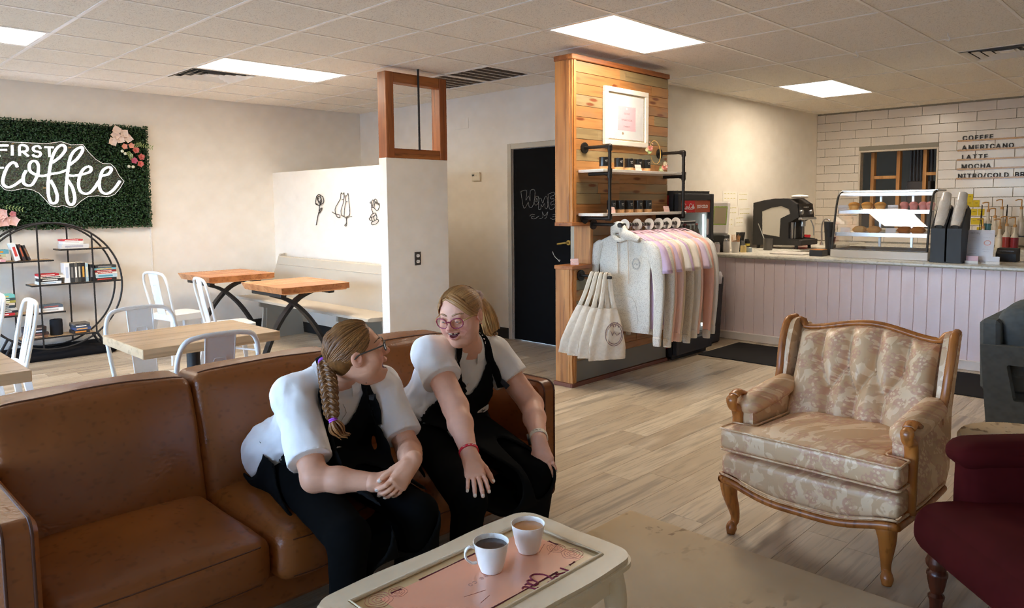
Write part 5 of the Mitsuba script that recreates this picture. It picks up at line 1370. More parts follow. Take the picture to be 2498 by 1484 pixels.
seq = [(4.735, 'tee', lil, 'lilac T-shirt', 0), (4.775, 'tee', '#bfa6c2', 'darker lilac T-shirt', .01), (4.81, 'sweat', oat, 'heather oatmeal sweatshirt', -.03), (4.855, 'sweat', blush, 'blush pink sweatshirt', .03), (4.90, 'tee', lil, 'lilac T-shirt', .02), (4.94, 'sweat', '#eccfc9', 'pale pink sweatshirt', .02),
       (4.985, 'sweat', '#dccdb8', 'beige sweatshirt', 0), (5.03, 'tee', '#e8e4df', 'white T-shirt', -.02), (5.075, 'tee', '#c7adc9', 'lilac T-shirt', .01), (5.12, 'sweat', oat, 'heather oatmeal sweatshirt', -.05), (5.165, 'tee', cream, 'cream T-shirt', 0), (5.21, 'sweat', '#e9e6e2', 'white sweatshirt', .0),
       (5.26, 'sweat', blush, 'blush pink sweatshirt', .05), (5.31, 'tee', '#d3c0d4', 'pale lilac T-shirt', .0), (5.36, 'tee', '#e6e2dd', 'white T-shirt', -.03), (5.42, 'sweat', pk, 'coral pink sweatshirt', -.05), (5.49, 'sweat', '#dcdad6', 'light grey sweatshirt', 0)]
pos_words = ['directly behind the foremost hoodie', 'third on the rail from the front', 'fourth on the rail from the front', 'fifth on the rail from the front', 'sixth on the rail from the front', 'seventh on the rail from the front', 'eighth on the rail from the front', 'ninth on the rail from the front', 'tenth on the rail from the front',
             'eleventh on the rail from the front', 'twelfth on the rail from the front', 'seventh on the rail from the far end', 'sixth on the rail from the far end', 'fifth on the rail from the far end', 'fourth on the rail from the far end', 'third on the rail from the far end', 'last on the rail next to the drinks fridge']
# the list above holds 17 garments after the hoodie
for i, (gx, kd, col, nm, j) in enumerate(seq):
    garment(gx, kd, col, '%s hanging %s' % (nm, pos_words[i]), j * .6, .008 * math.sin(i * 2.3), cuff='#cfcac2' if kd == 'sweat' and col == pk else None, turn=1.2 * math.sin(i * 1.7))

# tote bags on a peg
pgk = thing('iron_peg', 'short black iron pipe peg low on the wood partition holding tote bags', 'peg')
part(pgk, 'pipe', cyl((4.485, 3.34, .885), (4.485, PY, .885), .0125, 12), 'iron', 30)
part(pgk, 'flange', cyl((4.485, PY - .012, .885), (4.485, PY, .885), .043, 20), 'iron', 30)
mat('canvas', lambda p, n, uv: mx(L3('#e3d8c6'), L3('#d2c5b0'), fb(p.x * 60, p.y * 60, p.z * 60, 2)), rough=.95, spec=.1)
def tote(o, ang, tilt, lab, logo=False, w=.31, h=.40):
    """hung from the peg at o, its face turned by ang about the vertical"""
    t = thing('tote_bag', lab, 'tote bag')
    a = math.radians(ang); ex = np.array([math.cos(a), math.sin(a), 0]); nz_ = np.array([math.sin(a), -math.cos(a), 0])
    tl_ = math.radians(tilt); ez = np.array([0, 0, 1]) * math.cos(tl_) + ex * math.sin(tl_); ex = ex * math.cos(tl_) - np.array([0, 0, 1]) * math.sin(tl_)
    U, V = np.meshgrid(np.linspace(-.5, .5, 18), np.linspace(0, 1, 18), indexing='ij')
    narrow = .50 + .50 * np.clip(V * 1.35, 0, 1) ** .8
    P = np.asarray(o)[None, None] + (U * w * narrow)[..., None] * ex + (-(.25 + V * h))[..., None] * ez
    bul = .016 * (1 - (2 * U) ** 2) * np.sin(np.clip(V, 0, 1) * PI * .9 + .2) + .006 * np.sin(U * 14 + V * 3)
    fr_ = P + (bul + .003)[..., None] * nz_; bk_ = P - (bul * .6 + .003)[..., None] * nz_
    A = sheet(fr_[..., 0], fr_[..., 1], fr_[..., 2], False); B = sheet(bk_[..., 0], bk_[..., 1], bk_[..., 2], True)
    n0 = 18; idx = np.arange(n0 * n0).reshape(n0, n0)
    rim = np.concatenate([idx[0, :], idx[1:, -1], idx[-2::-1, -1]])
    rim = np.concatenate([idx[0, :], idx[1:, -1], idx[-1, -2::-1]])
    q = [[rim[i], rim[i + 1], rim[i + 1] + n0 * n0, rim[i] + n0 * n0] for i in range(len(rim) - 1)]
    q = np.array(q)
    m = trimesh.Trimesh(np.vstack([A.vertices, B.vertices]), np.vstack([A.faces, B.faces + n0 * n0, q[:, [0, 1, 2]], q[:, [0, 2, 3]]]), process=False)
    bd_ = part(t, 'bag', m, 'canvas', True)
    for s, off in ((1, .006), (-1, -.006)):
        pts = [P[2, 0] + nz_ * off, P[1, 0] + ez * .10 + ex * .03 + nz_ * off, np.asarray(o) - ex * .018 + ez * .0 + nz_ * off * .5, np.asarray(o) + ez * .016, np.asarray(o) + ex * .018 + nz_ * off * .5, P[-2, 0] + ez * .10 - ex * .03 + nz_ * off, P[-3, 0] + nz_ * off]
        part(t, 'strap', tube(spline(pts, 5), .016, 8, flat=(1, .16), up=ex), 'canvas', True)
    if logo:
        c = np.linspace(0, 2 * PI, 33)
        L = [[(.05 + .075 * math.cos(q), -.45 + .09 * math.sin(q)) for q in c], [(.05 + .062 * math.cos(q), -.45 + .076 * math.sin(q)) for q in c], [(.0, -.47), (.02, -.42), (.035, -.46), (.05, -.43), (.07, -.46), (.10, -.44)], [(.01, -.40), (.03, -.36), (.045, -.395)], [(.055, -.395), (.075, -.36), (.085, -.40)]]
        part(t, 'logo', strokes(L, .0022, np.asarray(o) + nz_ * .022, ex, ez, 4, 2), 'paint', False, color='#5a3b45', label='dark round printed logo')
tote((4.475, 3.37, .897), -28, 0, 'cream canvas tote bag with a dark round logo, foremost on the peg', True)
tote((4.48, 3.415, .897), -38, 4, 'cream canvas tote bag hung second from the front on the peg')
tote((4.48, 3.46, .897), -45, 8, 'cream canvas tote bag hung third from the front on the peg')
tote((4.48, 3.505, .897), -50, 11, 'cream canvas tote bag hung nearest the partition, flaring out at the left')

# ------------------------------------------------------------------ drinks fridge
FX0, FX1, FYF, FYB = 5.775, 6.415, 3.555, 4.11
fg = thing('drinks_fridge', 'tall black glass door drinks fridge beside the wood partition', 'fridge')
part(fg, 'cabinet', cat(box(FX0, FX0 + .03, FYF + .05, FYB, .03, 1.56), box(FX1 - .03, FX1, FYF + .05, FYB, .03, 1.56), box(FX0 + .03, FX1 - .03, FYF + .05, FYB, 1.36, 1.56), box(FX0 + .03, FX1 - .03, FYF + .05, FYB, .03, .20), box(FX0 + .03, FX1 - .03, FYB - .03, FYB, .20, 1.36)), 'paint', 30, color='#1c1b1b')
part(fg, 'side_stripe', box(FX0 - .002, FX0, FYF + .10, FYB - .05, .10, 1.52), 'paint', False, color='#9c1f27', label='red side panel')
part(fg, 'liner', cat(box(FX0 + .031, FX1 - .031, FYB - .034, FYB - .031, .20, 1.36), box(FX0 + .031, FX0 + .034, FYF + .06, FYB - .034, .20, 1.36), box(FX1 - .034, FX1 - .031, FYF + .06, FYB - .034, .20, 1.36)), 'paint', False, color='#d5dcda')
dr_ = part(fg, 'door', cat(box(FX0, FX0 + .055, FYF, FYF + .045, .05, 1.535, .005), box(FX1 - .055, FX1, FYF, FYF + .045, .05, 1.535, .005), box(FX0 + .055, FX1 - .055, FYF, FYF + .045, 1.475, 1.535, .005), box(FX0 + .055, FX1 - .055, FYF, FYF + .045, .05, .18, .005)), 'paint', 30, color='#242323')
scene['fridge_glass'] = {'type': 'thindielectric', 'int_ior': 1.5}
part(dr_, 'glass', trimesh.Trimesh([[FX0 + .055, FYF + .02, .18], [FX1 - .055, FYF + .02, .18], [FX1 - .055, FYF + .02, 1.475], [FX0 + .055, FYF + .02, 1.475]], [[0, 1, 2], [0, 2, 3]], process=False), 'fridge_glass', False)
hd_ = part(dr_, 'header_sign', box(FX0 + .06, FX1 - .06, FYF + .008, FYF + .016, 1.36, 1.472), 'paint', False, color='#a8482a', label='brown drink header')
part(dr_, 'header_red', box(FX0 + .085, FX0 + .30, FYF + .006, FYF + .008, 1.362, 1.470), 'paint', False, color='#c4161c', label='red logo field')
cc, cw = script('CoCa Cola', .05) if False else (None, None)
lg = [[(.050, .034), (.030, .046), (.008, .034), (.004, .012), (.020, .002), (.044, .008)], [(.055, .020), (.050, .010), (.058, .003), (.068, .012), (.063, .022), (.055, .020)], [(.090, .020), (.080, .021), (.074, .010), (.082, .003), (.090, .014), (.092, .004), (.098, .004)],
      [(.150, .036), (.132, .048), (.112, .036), (.108, .014), (.122, .003), (.140, .010)], [(.150, .020), (.146, .010), (.153, .003), (.162, .012), (.157, .021), (.150, .020)], [(.168, .006), (.176, .030), (.172, .040), (.166, .028), (.168, .004), (.176, .004)], [(.192, .020), (.182, .020), (.178, .010), (.185, .003), (.192, .014), (.195, .004), (.202, .006)], [(.098, .012), (.106, .012)], [(.03, -.006), (.08, -.002), (.13, -.008), (.18, -.002)]]
part(dr_, 'logo_lettering', strokes([[(x, z) for x, z in L] for L in lg], .0026, (FX0 + .092, FYF + .005, 1.395), (1, 0, 0), (0, 0, 1), 5, 4), 'paint', True, color='#f5efec', label='white script Coca-Cola')
part(dr_, 'ice_cold_lettering', text('ICE COLD', .030, .001, (FX0 + .335, FYF + .007, 1.400), (1, 0, 0), (0, 0, 1), bold=True), 'paint', False, color='#f5efec', label='white words ICE COLD')
part(dr_, 'price_sticker', prism(sg.LineString([(FX1 - .085, 1.16), (FX1 - .085, 1.28)]).buffer(.018), .001, 'xz', FYF + .016), 'paint', False, color='#e9d9d8')
part(dr_, 'handle', box(FX1 - .05, FX1 - .03, FYF - .025, FYF, .85, 1.10, .008), 'paint', 30, color='#111111')
part(fg, 'light_strip', box(FX1 - .075, FX1 - .06, FYF + .07, FYF + .08, .25, 1.34), 'neon', False, emitter={'type': 'area', 'radiance': {'type': 'rgb', 'value': [3.0, 3.4, 3.4]}})
part(fg, 'kick_grille', box(FX0 + .01, FX1 - .01, FYF + .06, FYF + .07, 0, .05), 'paint', False, color='#0e0e0e')
for z in (1.02, .72, .42): part(fg, 'wire_shelf', cat(*[box(FX0 + .036, FX1 - .08, y - .002, y + .002, z - .004, z) for y in np.linspace(FYF + .08, FYB - .05, 12)], box(FX0 + .036, FX1 - .08, FYF + .075, FYF + .08, z - .012, z + .008)), 'steel', False)
bprof = [(0, 0), (.028, 0), (.031, .004), (.031, .03), (.029, .06), (.031, .09), (.031, .135), (.022, .17), (.0125, .195), (.0125, .215), (0, .215)]
for j, (y, nrow) in enumerate(((3.66, 7), (3.76, 7))):
    for i in range(nrow):
        x = FX0 + .075 + i * .071
        caps, lb = [('#b5202a', '#b5202a'), ('#dfe3e2', '#9aa3a2'), ('#e2e4e4', '#c7cccb')][(i * 2 + j) % 3]
        b_ = thing('soda_bottle', 'dark soda bottle in the fridge, %s from left, %s row' % ((ordn + ['sixth', 'seventh'])[i], ['front', 'back'][j]), 'bottle', 'bottles in the drinks fridge')
        part(b_, 'bottle', lathe(bprof, 14, (x, y, 1.021)), 'paint_gloss', 40, color='#2a1512')
        part(b_, 'label_band', lathe([(.0315, .088), (.0322, .09), (.0322, .134), (.0315, .136)], 14, (x, y, 1.021)), 'paint', 40, color=lb)
        part(b_, 'cap', lathe([(0, .232), (.0135, .232), (.014, .216), (0, .216)], 12, (x, y, 1.021)), 'paint', 40, color=caps)
# bin
tb = thing('trash_bin', 'slim black trash bin with a clear liner bag between fridge and counter', 'trash bin')
m = box(6.62, 6.92, 3.70, 4.05, 0, .70, .02); v = m.vertices.copy(); v[:, :2] = [6.77, 3.875] + (v[:, :2] - [6.77, 3.875]) * (.84 + .16 * v[:, 2:3] / .7); m.vertices = v
part(tb, 'body', m, 'paint', 30, color='#242326')
sec = []
for z, k in ((.62, 1.02), (.66, 1.05), (.70, 1.06), (.735, 1.02), (.745, .96)):
    sec.append(((6.77, 3.875, z), (.152 * k, 0, 0), (0, .178 * k, 0), .05))
scene['liner'] = {'type': 'thindielectric', 'int_ior': 1.6}
part(tb, 'liner_bag', wrinkle(loft(sec, 40, False), .02, 30, 4), 'paint', True, color='#c9c7cc', label='crumpled translucent liner')
# ------------------------------------------------------------------ tiled wall, counter and what stands on it
mat('wall_tile', lambda p, n, uv: mx(L3('#ece4d8'), L3('#e3dacd'), fb(p.y * 3, p.z * 3, 1, 2)), rough=.22, spec=.5)
wt = 'wall_tiled'
nt = 0
for k in range(-1, 16):
    z1_ = 2.632 - k * .1143 + .0; z0_ = z1_ - .1143
    if k == -1: continue
    if z0_ < .88: break
    y = 4.13
    start = 4.017 if k % 2 == 0 else 4.216
    joints = [start - .3985 * q for q in range(-1, 12)]
    for a, b in zip(joints[:-1], joints[1:]):
        ya, yb = min(a, WC - .001), max(b, .3)
        if ya - yb < .02: continue
        rects = [(yb, ya)]
        if z0_ < OZ1 + .02 and z1_ > OZ0 - .02:      # leave the opening
            rects = [(max(yb, l), min(ya, h)) for l, h in ((-9, OY0 - .02), (OY1 + .02, 9)) if min(ya, h) - max(yb, l) > .015]
            zt = z1_
        for l, h in rects:
            part(wt, 'tile', box(WD - .009, WD, l + .0025, h - .0025, z0_ + .0025, z1_ - .0025, .002), 'wall_tile', 20)
tr = cat(box(WD - .014, WD + .10, OY0 - .02, OY0, OZ0, OZ1 + .02), box(WD - .014, WD + .10, OY1, OY1 + .02, OZ0, OZ1 + .02), box(WD - .014, WD + .10, OY0, OY1, OZ1, OZ1 + .02), box(WD - .014, WD + .10, OY0 - .02, OY1 + .02, OZ0 - .02, OZ0))
struct('trim_2', tr, 'paint', False, color='#d8cdbb', label='pale trim round the opening')
# the room behind
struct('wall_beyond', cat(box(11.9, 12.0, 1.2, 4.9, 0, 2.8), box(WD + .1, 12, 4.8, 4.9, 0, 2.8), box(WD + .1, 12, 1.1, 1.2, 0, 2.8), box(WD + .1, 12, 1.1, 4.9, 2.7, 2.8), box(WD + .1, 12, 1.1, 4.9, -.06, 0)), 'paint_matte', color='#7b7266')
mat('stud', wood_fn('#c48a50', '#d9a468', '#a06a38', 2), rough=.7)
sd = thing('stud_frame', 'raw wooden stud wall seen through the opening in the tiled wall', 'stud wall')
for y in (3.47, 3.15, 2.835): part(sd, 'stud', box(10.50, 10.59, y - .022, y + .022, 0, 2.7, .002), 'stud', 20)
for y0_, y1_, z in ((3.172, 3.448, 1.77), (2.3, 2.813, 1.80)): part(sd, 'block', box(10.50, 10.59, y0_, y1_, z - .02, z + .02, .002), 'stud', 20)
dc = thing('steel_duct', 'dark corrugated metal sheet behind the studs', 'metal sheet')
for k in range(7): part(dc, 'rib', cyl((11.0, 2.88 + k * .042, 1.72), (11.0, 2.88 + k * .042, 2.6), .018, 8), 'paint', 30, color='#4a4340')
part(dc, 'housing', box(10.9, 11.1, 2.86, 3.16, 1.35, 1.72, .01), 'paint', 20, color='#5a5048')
# menu rails
words = ['COFFEE', 'AMERICANO', 'LATTE', 'MOCHA', 'NITRO/COLD BREW']
for i, (w, z) in enumerate(zip(words, (2.178, 2.064, 1.950, 1.836, 1.722))):
    t = thing('menu_rail', 'brass letter rail on the tiled wall spelling %s' % w, 'menu board')
    part(t, 'rail', cat(box(WD - .028, WD - .009, 0.6, 2.412, z - .014, z, .002), box(WD - .030, WD - .026, .6, 2.412, z - .014, z + .006)), 'paint_gloss', 20, color='#b07f3c')
    x = 2.366 if i < 4 else 2.40
    for ch in w:
        if ch == ' ': x -= .05; continue
        g = text(ch, .052, .004, (WD - .022, x, z + .001), (0, -1, 0), (0, 0, 1), bold=True)
        part(t, 'letter', g, 'paint', False, color='#1e1c1b')
        x -= (g.bounds[1][1] - g.bounds[0][1]) + (.016 if i != 4 else .013)

# counter: front with boards, top, return along the side wall
co = thing('service_counter', 'long pink beadboard counter with a pale grey top along the service area', 'counter')
part(co, 'body', cat(box(7.142, 7.70, .3, WC - .01, 0, .872), box(7.70, WD - .01, 3.50, WC - .01, 0, .872)), 'paint', False, color='#d9c4cb')
y = 3.91; kk = 0
while y > .35:
    part(co, 'board', box(7.13, 7.143, y - .1065, y - .001, .05, .872, .003), 'paint', 20, color='#f1e0e3')
    y -= .1077
part(co, 'skirting', box(7.112, 7.142, .3, 3.92, 0, .085, .006), 'paint', 20, color='#e6dfda', label='white skirting')
mat('worktop', lambda p, n, uv: mx(L3('#cfccc0'), L3('#bab7ab'), sst(.45, .7, fb(p.x * 50, p.y * 50, p.z * 50, 2))), rough=.3, spec=.5)
single('countertop', 'pale grey speckled worktop running along the counter and the side wall', 'worktop', cat(box(7.045, 7.78, .3, WC - .002, .872, .912, .012), box(7.78, WD - .002, 3.45, WC - .002, .872, .912, .012)), 'worktop', 30)
single('back_counter', 'pale worktop below the tiled wall behind the display case', 'counter', box(9.65, WD - .012, .3, 3.44, .0, .90, .01), 'worktop', 30)
CT = .9125
# display case
scene['case_glass'] = {'type': 'thindielectric', 'int_ior': 1.62}
dcs = thing('pastry_case', 'curved glass pastry display case with shelves on the counter', 'display case')
CY0, CY1, X0, X1 = 1.90, 2.755, 7.235, 7.76
part(dcs, 'base', box(X0, X1, CY0, CY1, CT, .988, .004), 'ceramic', 20)
cg = spline([(X0 + .01, .99), (X0 + .035, 1.15), (X0 + .075, 1.33), (X0 + .10, 1.42), (X0 + .14, 1.50), (X0 + .20, 1.535), (X0 + .30, 1.545)], 5)
yy_, ii = np.meshgrid([CY0 + .012, CY1 - .012], np.arange(len(cg)), indexing='ij')
part(dcs, 'front_glass', sheet(cg[ii, 0], yy_, cg[ii, 1]), 'case_glass', True)
for y in (CY0 + .012, CY1 - .012):
    part(dcs, 'edge_frame', tube(np.column_stack([cg[:, 0], np.full(len(cg), y), cg[:, 1]]), .010, 6), 'paint', True, color='#3b3935')
    pg_ = sg.Polygon(list(map(tuple, cg)) + [(X1, 1.545), (X1, .99)])
    tv, tf = trimesh.creation.triangulate_polygon(pg_, engine='earcut')
    part(dcs, 'side_glass', trimesh.Trimesh(np.column_stack([tv[:, 0], np.full(len(tv), y), tv[:, 1]]), tf, process=False), 'case_glass', False)
part(dcs, 'top', box(X0 + .24, X1, CY0, CY1, 1.538, 1.556, .004), 'steel', 20)
part(dcs, 'lamp_bar', box(X0 + .25, X0 + .30, CY0 + .03, CY1 - .03, 1.50, 1.535), 'steel', False)
part(dcs, 'floor_plate', box(X0 + .02, X1 - .02, CY0 + .02, CY1 - .02, .989, 1.0), 'paint', False, color='#4a443c')
for y in (CY0 + .28, CY0 + .57): part(dcs, 'rear_post', box(X1 - .02, X1, y - .01, y + .01, .99, 1.54), 'steel', False)
for z, xi in ((1.365, .12), (1.15, .06)):
    part(dcs, 'shelf', box(X0 + xi, X1 - .05, CY0 + .02, CY1 - .02, z - .006, z), 'ceramic', False)
    part(dcs, 'shelf_rail', box(X0 + xi - .004, X0 + xi, CY0 + .02, CY1 - .02, z - .032, z + .004), 'steel', False)
def muffin(x, y, z, col, cupc, lab, r=.042):
    t = thing('muffin', lab, 'muffin')
    part(t, 'paper_cup', lathe([(0, 0), (r * .72, 0), (r, .045), (r * .96, .045), (0, .04)], 18, (x, y, z)), 'paint', 40, color=cupc)
    part(t, 'top', lathe([(r * 1.02, .044), (r * 1.05, .055), (r * .8, .07), (r * .3, .078), (0, .079)], 18, (x, y, z)), 'paint_matte', 60, color=col)
for i, y in enumerate((2.62, 2.50, 2.38)): muffin(7.45, y, 1.366, '#c28a45', '#d9a85f', 'golden muffin on the upper shelf of the pastry case, %s from the left' % ordn[i], .05)
for i, y in enumerate((2.17, 2.09, 2.01, 1.95)): muffin(7.45, y, 1.366, '#d38d88', '#cf8a86', 'pink cupcake on the upper shelf of the pastry case, %s from the left' % ordn[i], .037)
for i, (y, c) in enumerate(((2.15, '#9a5a22'), (2.04, '#a0632a'), (2.42, '#b98a55'), (2.55, '#c29a66'))):
    single('croissant', 'brown pastry on the lower shelf of the pastry case, %s' % ['third from the left', 'rightmost', 'second from the left', 'leftmost'][i], 'pastry', move(soft((.09, .11, .05), .024, (.005, .01, .012), 8), (7.42, y, 1.178)), 'paint_matte', True, color=c)
for i, (y, z) in enumerate(((2.68, 1.366), (2.23, 1.366), (2.64, 1.1505), (2.235, 1.1505))):
    single('shelf_label', 'small white label card in the pastry case, %s' % ['upper left', 'upper right', 'lower left', 'lower right'][i], 'card', box(7.325 - (.03 if z < 1.2 else 0), 7.328 - (.03 if z < 1.2 else 0), y - .045, y + .045, z, z + .05), 'paint', False, color='#dcd9dc')
# cups in a dispenser
cd = thing('cup_dispenser', 'black slanted cup dispenser full of white paper cups on the counter', 'cup dispenser')
for y in (1.80, 1.675):
    pr_ = [(7.13, CT), (7.34, CT), (7.42, 1.36), (7.32, 1.40), (7.13, 1.21)]
    part(cd, 'side', prism(sg.Polygon(pr_), .006, 'xz', y - .056), 'paint', 30, color='#2b2d2e'); part(cd, 'side', prism(sg.Polygon(pr_), .006, 'xz', y + .05), 'paint', 30, color='#2b2d2e')
    part(cd, 'front_panel', box(7.128, 7.136, y - .056, y + .056, CT, 1.212, .002), 'paint', 30, color='#303234')
    part(cd, 'lip', cat(*[move(box(-.003, .003, a, b, 0, .235), (7.133, y, 1.21), ry=45) for a, b in ((-.056, -.026), (.026, .056))]), 'paint', 30, color='#1d1e1f')
part(cd, 'base', box(7.13, 7.36, 1.61, 1.86, CT, CT + .01), 'paint', 20, color='#1d1e1f')
cprof = [(.036, 0), (.037, -.002), (.044, .085), (.0465, .087), (.0465, .092), (.043, .092)]
ax_ = np.array([.55, 0, .83]); ax_ /= np.linalg.norm(ax_)
for j, (y, xo, zo, n, w) in enumerate(((1.80, 7.17, 1.215, 20, 'left front'), (1.675, 7.17, 1.215, 20, 'right front'), (1.80, 7.27, 1.15, 16, 'left rear'), (1.675, 7.27, 1.15, 16, 'right rear'))):
    for q in range(n):
        o = np.array([xo, y, zo]) + ax_ * q * .0135
        m = lathe([(0, 0)] + cprof[1:], 16) if q == n - 1 else lathe(cprof, 16)
        m = move(m, (0, 0, 0), s=(1, 1, -1)); m.invert(); m = move(m, (0, 0, .092))
        m.apply_transform(frame3(o, np.cross((0, 1, 0), ax_), (0, 1, 0)))
        single('paper_cup', 'white paper cup nested in the %s stack of the dispenser' % w, 'paper cup', m, 'ceramic', 40, group='paper cups in the %s stack' % w)
# menu stand
ms_ = thing('menu_stand', 'white printed menu in a clear stand on the counter beside the cup dispenser', 'menu')
MM = lambda q: move(move(q, ry=10), (7.30, 1.525, CT), rz=-4)
part(ms_, 'sheet', MM(box(-.0015, .0015, -.105, .105, .005, .285)), 'paint_gloss', False, color='#e3e3ea')
part(ms_, 'heading', MM(cat(text('MENU', .016, .0006, (-.002, .08, .25), (0, -1, 0), (0, 0, 1), spacing=.005))), 'paint', False, color='#8d8a92')
part(ms_, 'print_lines', MM(strokes([[(.08, z), (.08 - l, z)] for z, l in ((.22, .05), (.205, .04), (.19, .05), (.12, .06), (.10, .05), (.08, .06), (.24, .0))] + [[(-.02, z), (-.02 - l, z)] for z, l in ((.255, .07), (.22, .05), (.12, .06), (.10, .05))], .0012, (-.002, 0, 0), (0, 1, 0), (0, 0, 1), 4)), 'paint', False, color='#c3c0c9')
part(ms_, 'round_logo', MM(strokes([[(-.055 + .024 * math.cos(a), .175 + .02 * math.sin(a)) for a in np.linspace(0, 2 * PI, 20)]], .004, (-.002, 0, 0), (0, 1, 0), (0, 0, 1), 5, 2)), 'paint', False, color='#d9a49a')
part(ms_, 'foot', box(7.27, 7.36, 1.43, 1.62, CT, CT + .004), 'ceramic', False)
for i, (x, y, c, w) in enumerate(((7.20, 1.555, '#d9b5bd', 'pink printed'), (7.20, 1.40, '#dcdde4', 'white printed'))):
    t = thing('card_holder', 'clear holder of %s cards at the foot of the menu stand' % w, 'card holder')
    part(t, 'tray', cat(box(x, x + .05, y - .05, y + .05, CT, CT + .012), box(x, x + .003, y - .05, y + .05, CT, CT + .022)), 'ceramic', 20)
    part(t, 'cards', move(box(-.008, .008, -.044, .044, 0, .055), (x + .022, y, CT + .008), ry=12), 'paint', 20, color=c)
# card printer and terminal
cp = thing('receipt_printer', 'small black receipt printer on the counter right of the menu stand', 'printer')
part(cp, 'body', prism(sg.Polygon([(7.56, CT), (7.56, CT + .07), (7.62, CT + .115), (7.74, CT + .115), (7.74, CT)]), .15, 'xz', 1.30), 'paint', 30, color='#222226')
part(cp, 'slot', box(7.585, 7.60, 1.32, 1.43, CT + .088, CT + .096), 'paint', False, color='#77777c')
tm = thing('tablet_terminal', 'grey tablet terminal with a green edged screen at the wall end of the counter', 'tablet')
TT = lambda q: move(move(q, ry=14), (7.30, 3.985, 1.08), rz=14)
part(tm, 'housing', TT(box(0, .05, -.095, .095, .02, .40, .03)), 'paint', 30, color='#cfcac6')
part(tm, 'screen_edge', TT(box(-.002, 0, -.075, .075, .13, .34)), 'paint', False, color='#8ba34a')
part(tm, 'screen', TT(box(-.004, -.002, -.065, .065, .145, .325)), 'paint_gloss', False, color='#a89a80')
part(tm, 'stand', box(7.27, 7.40, 3.90, 4.08, CT, 1.10, .01), 'paint', 30, color='#2b2a2a')
def jar(x, y, lab, name, r, h, col, capc, caph=.02, cat_='jar'):
    t = thing(name, lab, cat_)
    part(t, 'body', lathe([(0, 0), (r, 0), (r * 1.02, .004), (r, h * .9), (r * .85, h), (0, h)], 20, (x, y, CT)), 'paint_gloss', 40, color=col)
    part(t, 'lid', lathe([(0, h + caph), (r * .7, h + caph), (r * .88, h + caph * .5), (r * .88, h), (0, h)], 20, (x, y, CT)), 'steel', 40)
jar(7.215, 3.955, 'small silver shaker jar at the far left of the counter', 'shaker', .033, .09, '#cfc3c8', '#bbb', cat_='shaker')
jar(7.285, 3.88, 'white sugar shaker with a metal lid on the counter', 'sugar_shaker', .036, .12, '#e7e3de', '#bbb', .03, 'shaker')
sk = thing('stirrer_cup', 'white cup of wooden stir sticks on the counter', 'cup')
part(sk, 'cup', lathe([(0, .003), (.036, 0), (.045, .115), (.047, .118), (.044, .118), (.036, .01), (0, .01)], 24, (7.285, 3.775, CT)), 'ceramic', 40)
for k in range(16):
    a = k * 2.4; d = np.array([math.cos(a) * .035, math.sin(a) * .04, 0])
    part(sk, 'stir_stick', tube([np.array([7.285, 3.775, CT + .02]) + d * .5, np.array([7.285, 3.775, CT + .185 + .012 * math.sin(k * 5)]) + d * 1.25], .0035, 4, flat=(1, .4)), 'paint', False, color='#c08a55')
jar(7.385, 3.735, 'small yellow packet box beside the stir stick cup', 'sweetener_box', .032, .075, '#d9bf7d', '#ccc', .004, 'box')
jar(7.47, 3.715, 'small glass jar of grey packets on the counter', 'packet_jar', .034, .05, '#8d99a0', '#ccc', .002)
lc = thing('lid_caddy', 'black caddy of dark straws and lids behind the stir stick cup', 'caddy')
part(lc, 'box', box(7.46, 7.56, 3.80, 3.90, CT, CT + .12, .006), 'paint_gloss', 20, color='#4a4a4a')
for k in range(9): part(lc, 'straw', cyl((7.47 + .01 * k, 3.82 + .012 * (k % 5), CT + .03), (7.45 + .014 * k, 3.79 + .022 * (k % 5), CT + .21), .006, 6), 'paint', 20, color='#1b1a1a')
jg = thing('glass_pitcher', 'grey pitcher holding a long spoon in front of the espresso machine', 'pitcher')
part(jg, 'body', lathe([(0, 0), (.048, 0), (.052, .13), (.049, .13), (.045, .006), (0, .006)], 20, (7.90, 3.70, CT)), 'paint_gloss', 40, color='#57534f')
part(jg, 'spoon', cyl((7.90, 3.70, CT + .02), (7.82, 3.78, CT + .30), .005, 6), 'steel', 30)
for i, (x, y) in enumerate(((7.66, 3.90), (7.73, 3.87))):
    t = thing('syrup_jar', 'dark jar with a yellow band behind the counter items, %s' % ['left', 'right'][i], 'jar')
    part(t, 'body', lathe([(0, 0), (.032, 0), (.034, .10), (.02, .13), (0, .13)], 18, (x, y, CT)), 'paint_gloss', 40, color='#1c1a19'); part(t, 'band', lathe([(.0345, .05), (.0352, .052), (.0352, .075), (.0345, .077)], 18, (x, y, CT)), 'paint', 40, color='#b5a03a')
single('tray_lid', 'flat white cutting board lying on the counter left of the case', 'board', box(7.30, 7.62, 3.05, 3.40, CT, CT + .014, .005), 'ceramic', 20)
bx_ = thing('black_card_reader', 'low black box with a cork top beside the pastry case', 'box')
part(bx_, 'box', box(7.26, 7.40, 2.84, 2.97, CT, CT + .06, .004), 'paint', 20, color='#26272a'); part(bx_, 'cork_top', box(7.265, 7.395, 2.845, 2.965, CT + .06, CT + .066), 'paint_matte', False, color='#a9744a')
gn = thing('black_canisters', 'stack of round black cups beside the left end of the pastry case', 'cup stack')
for k in range(4): part(gn, 'cup', move(lathe([(0, 0), (.038, 0), (.052, .11), (.049, .11), (0, .10)], 18), (7.50 - .006 * k, 2.86 + .004 * k, CT + .002 + .075 * k), rx=4), 'paint', 40, color='#1f1e1e')
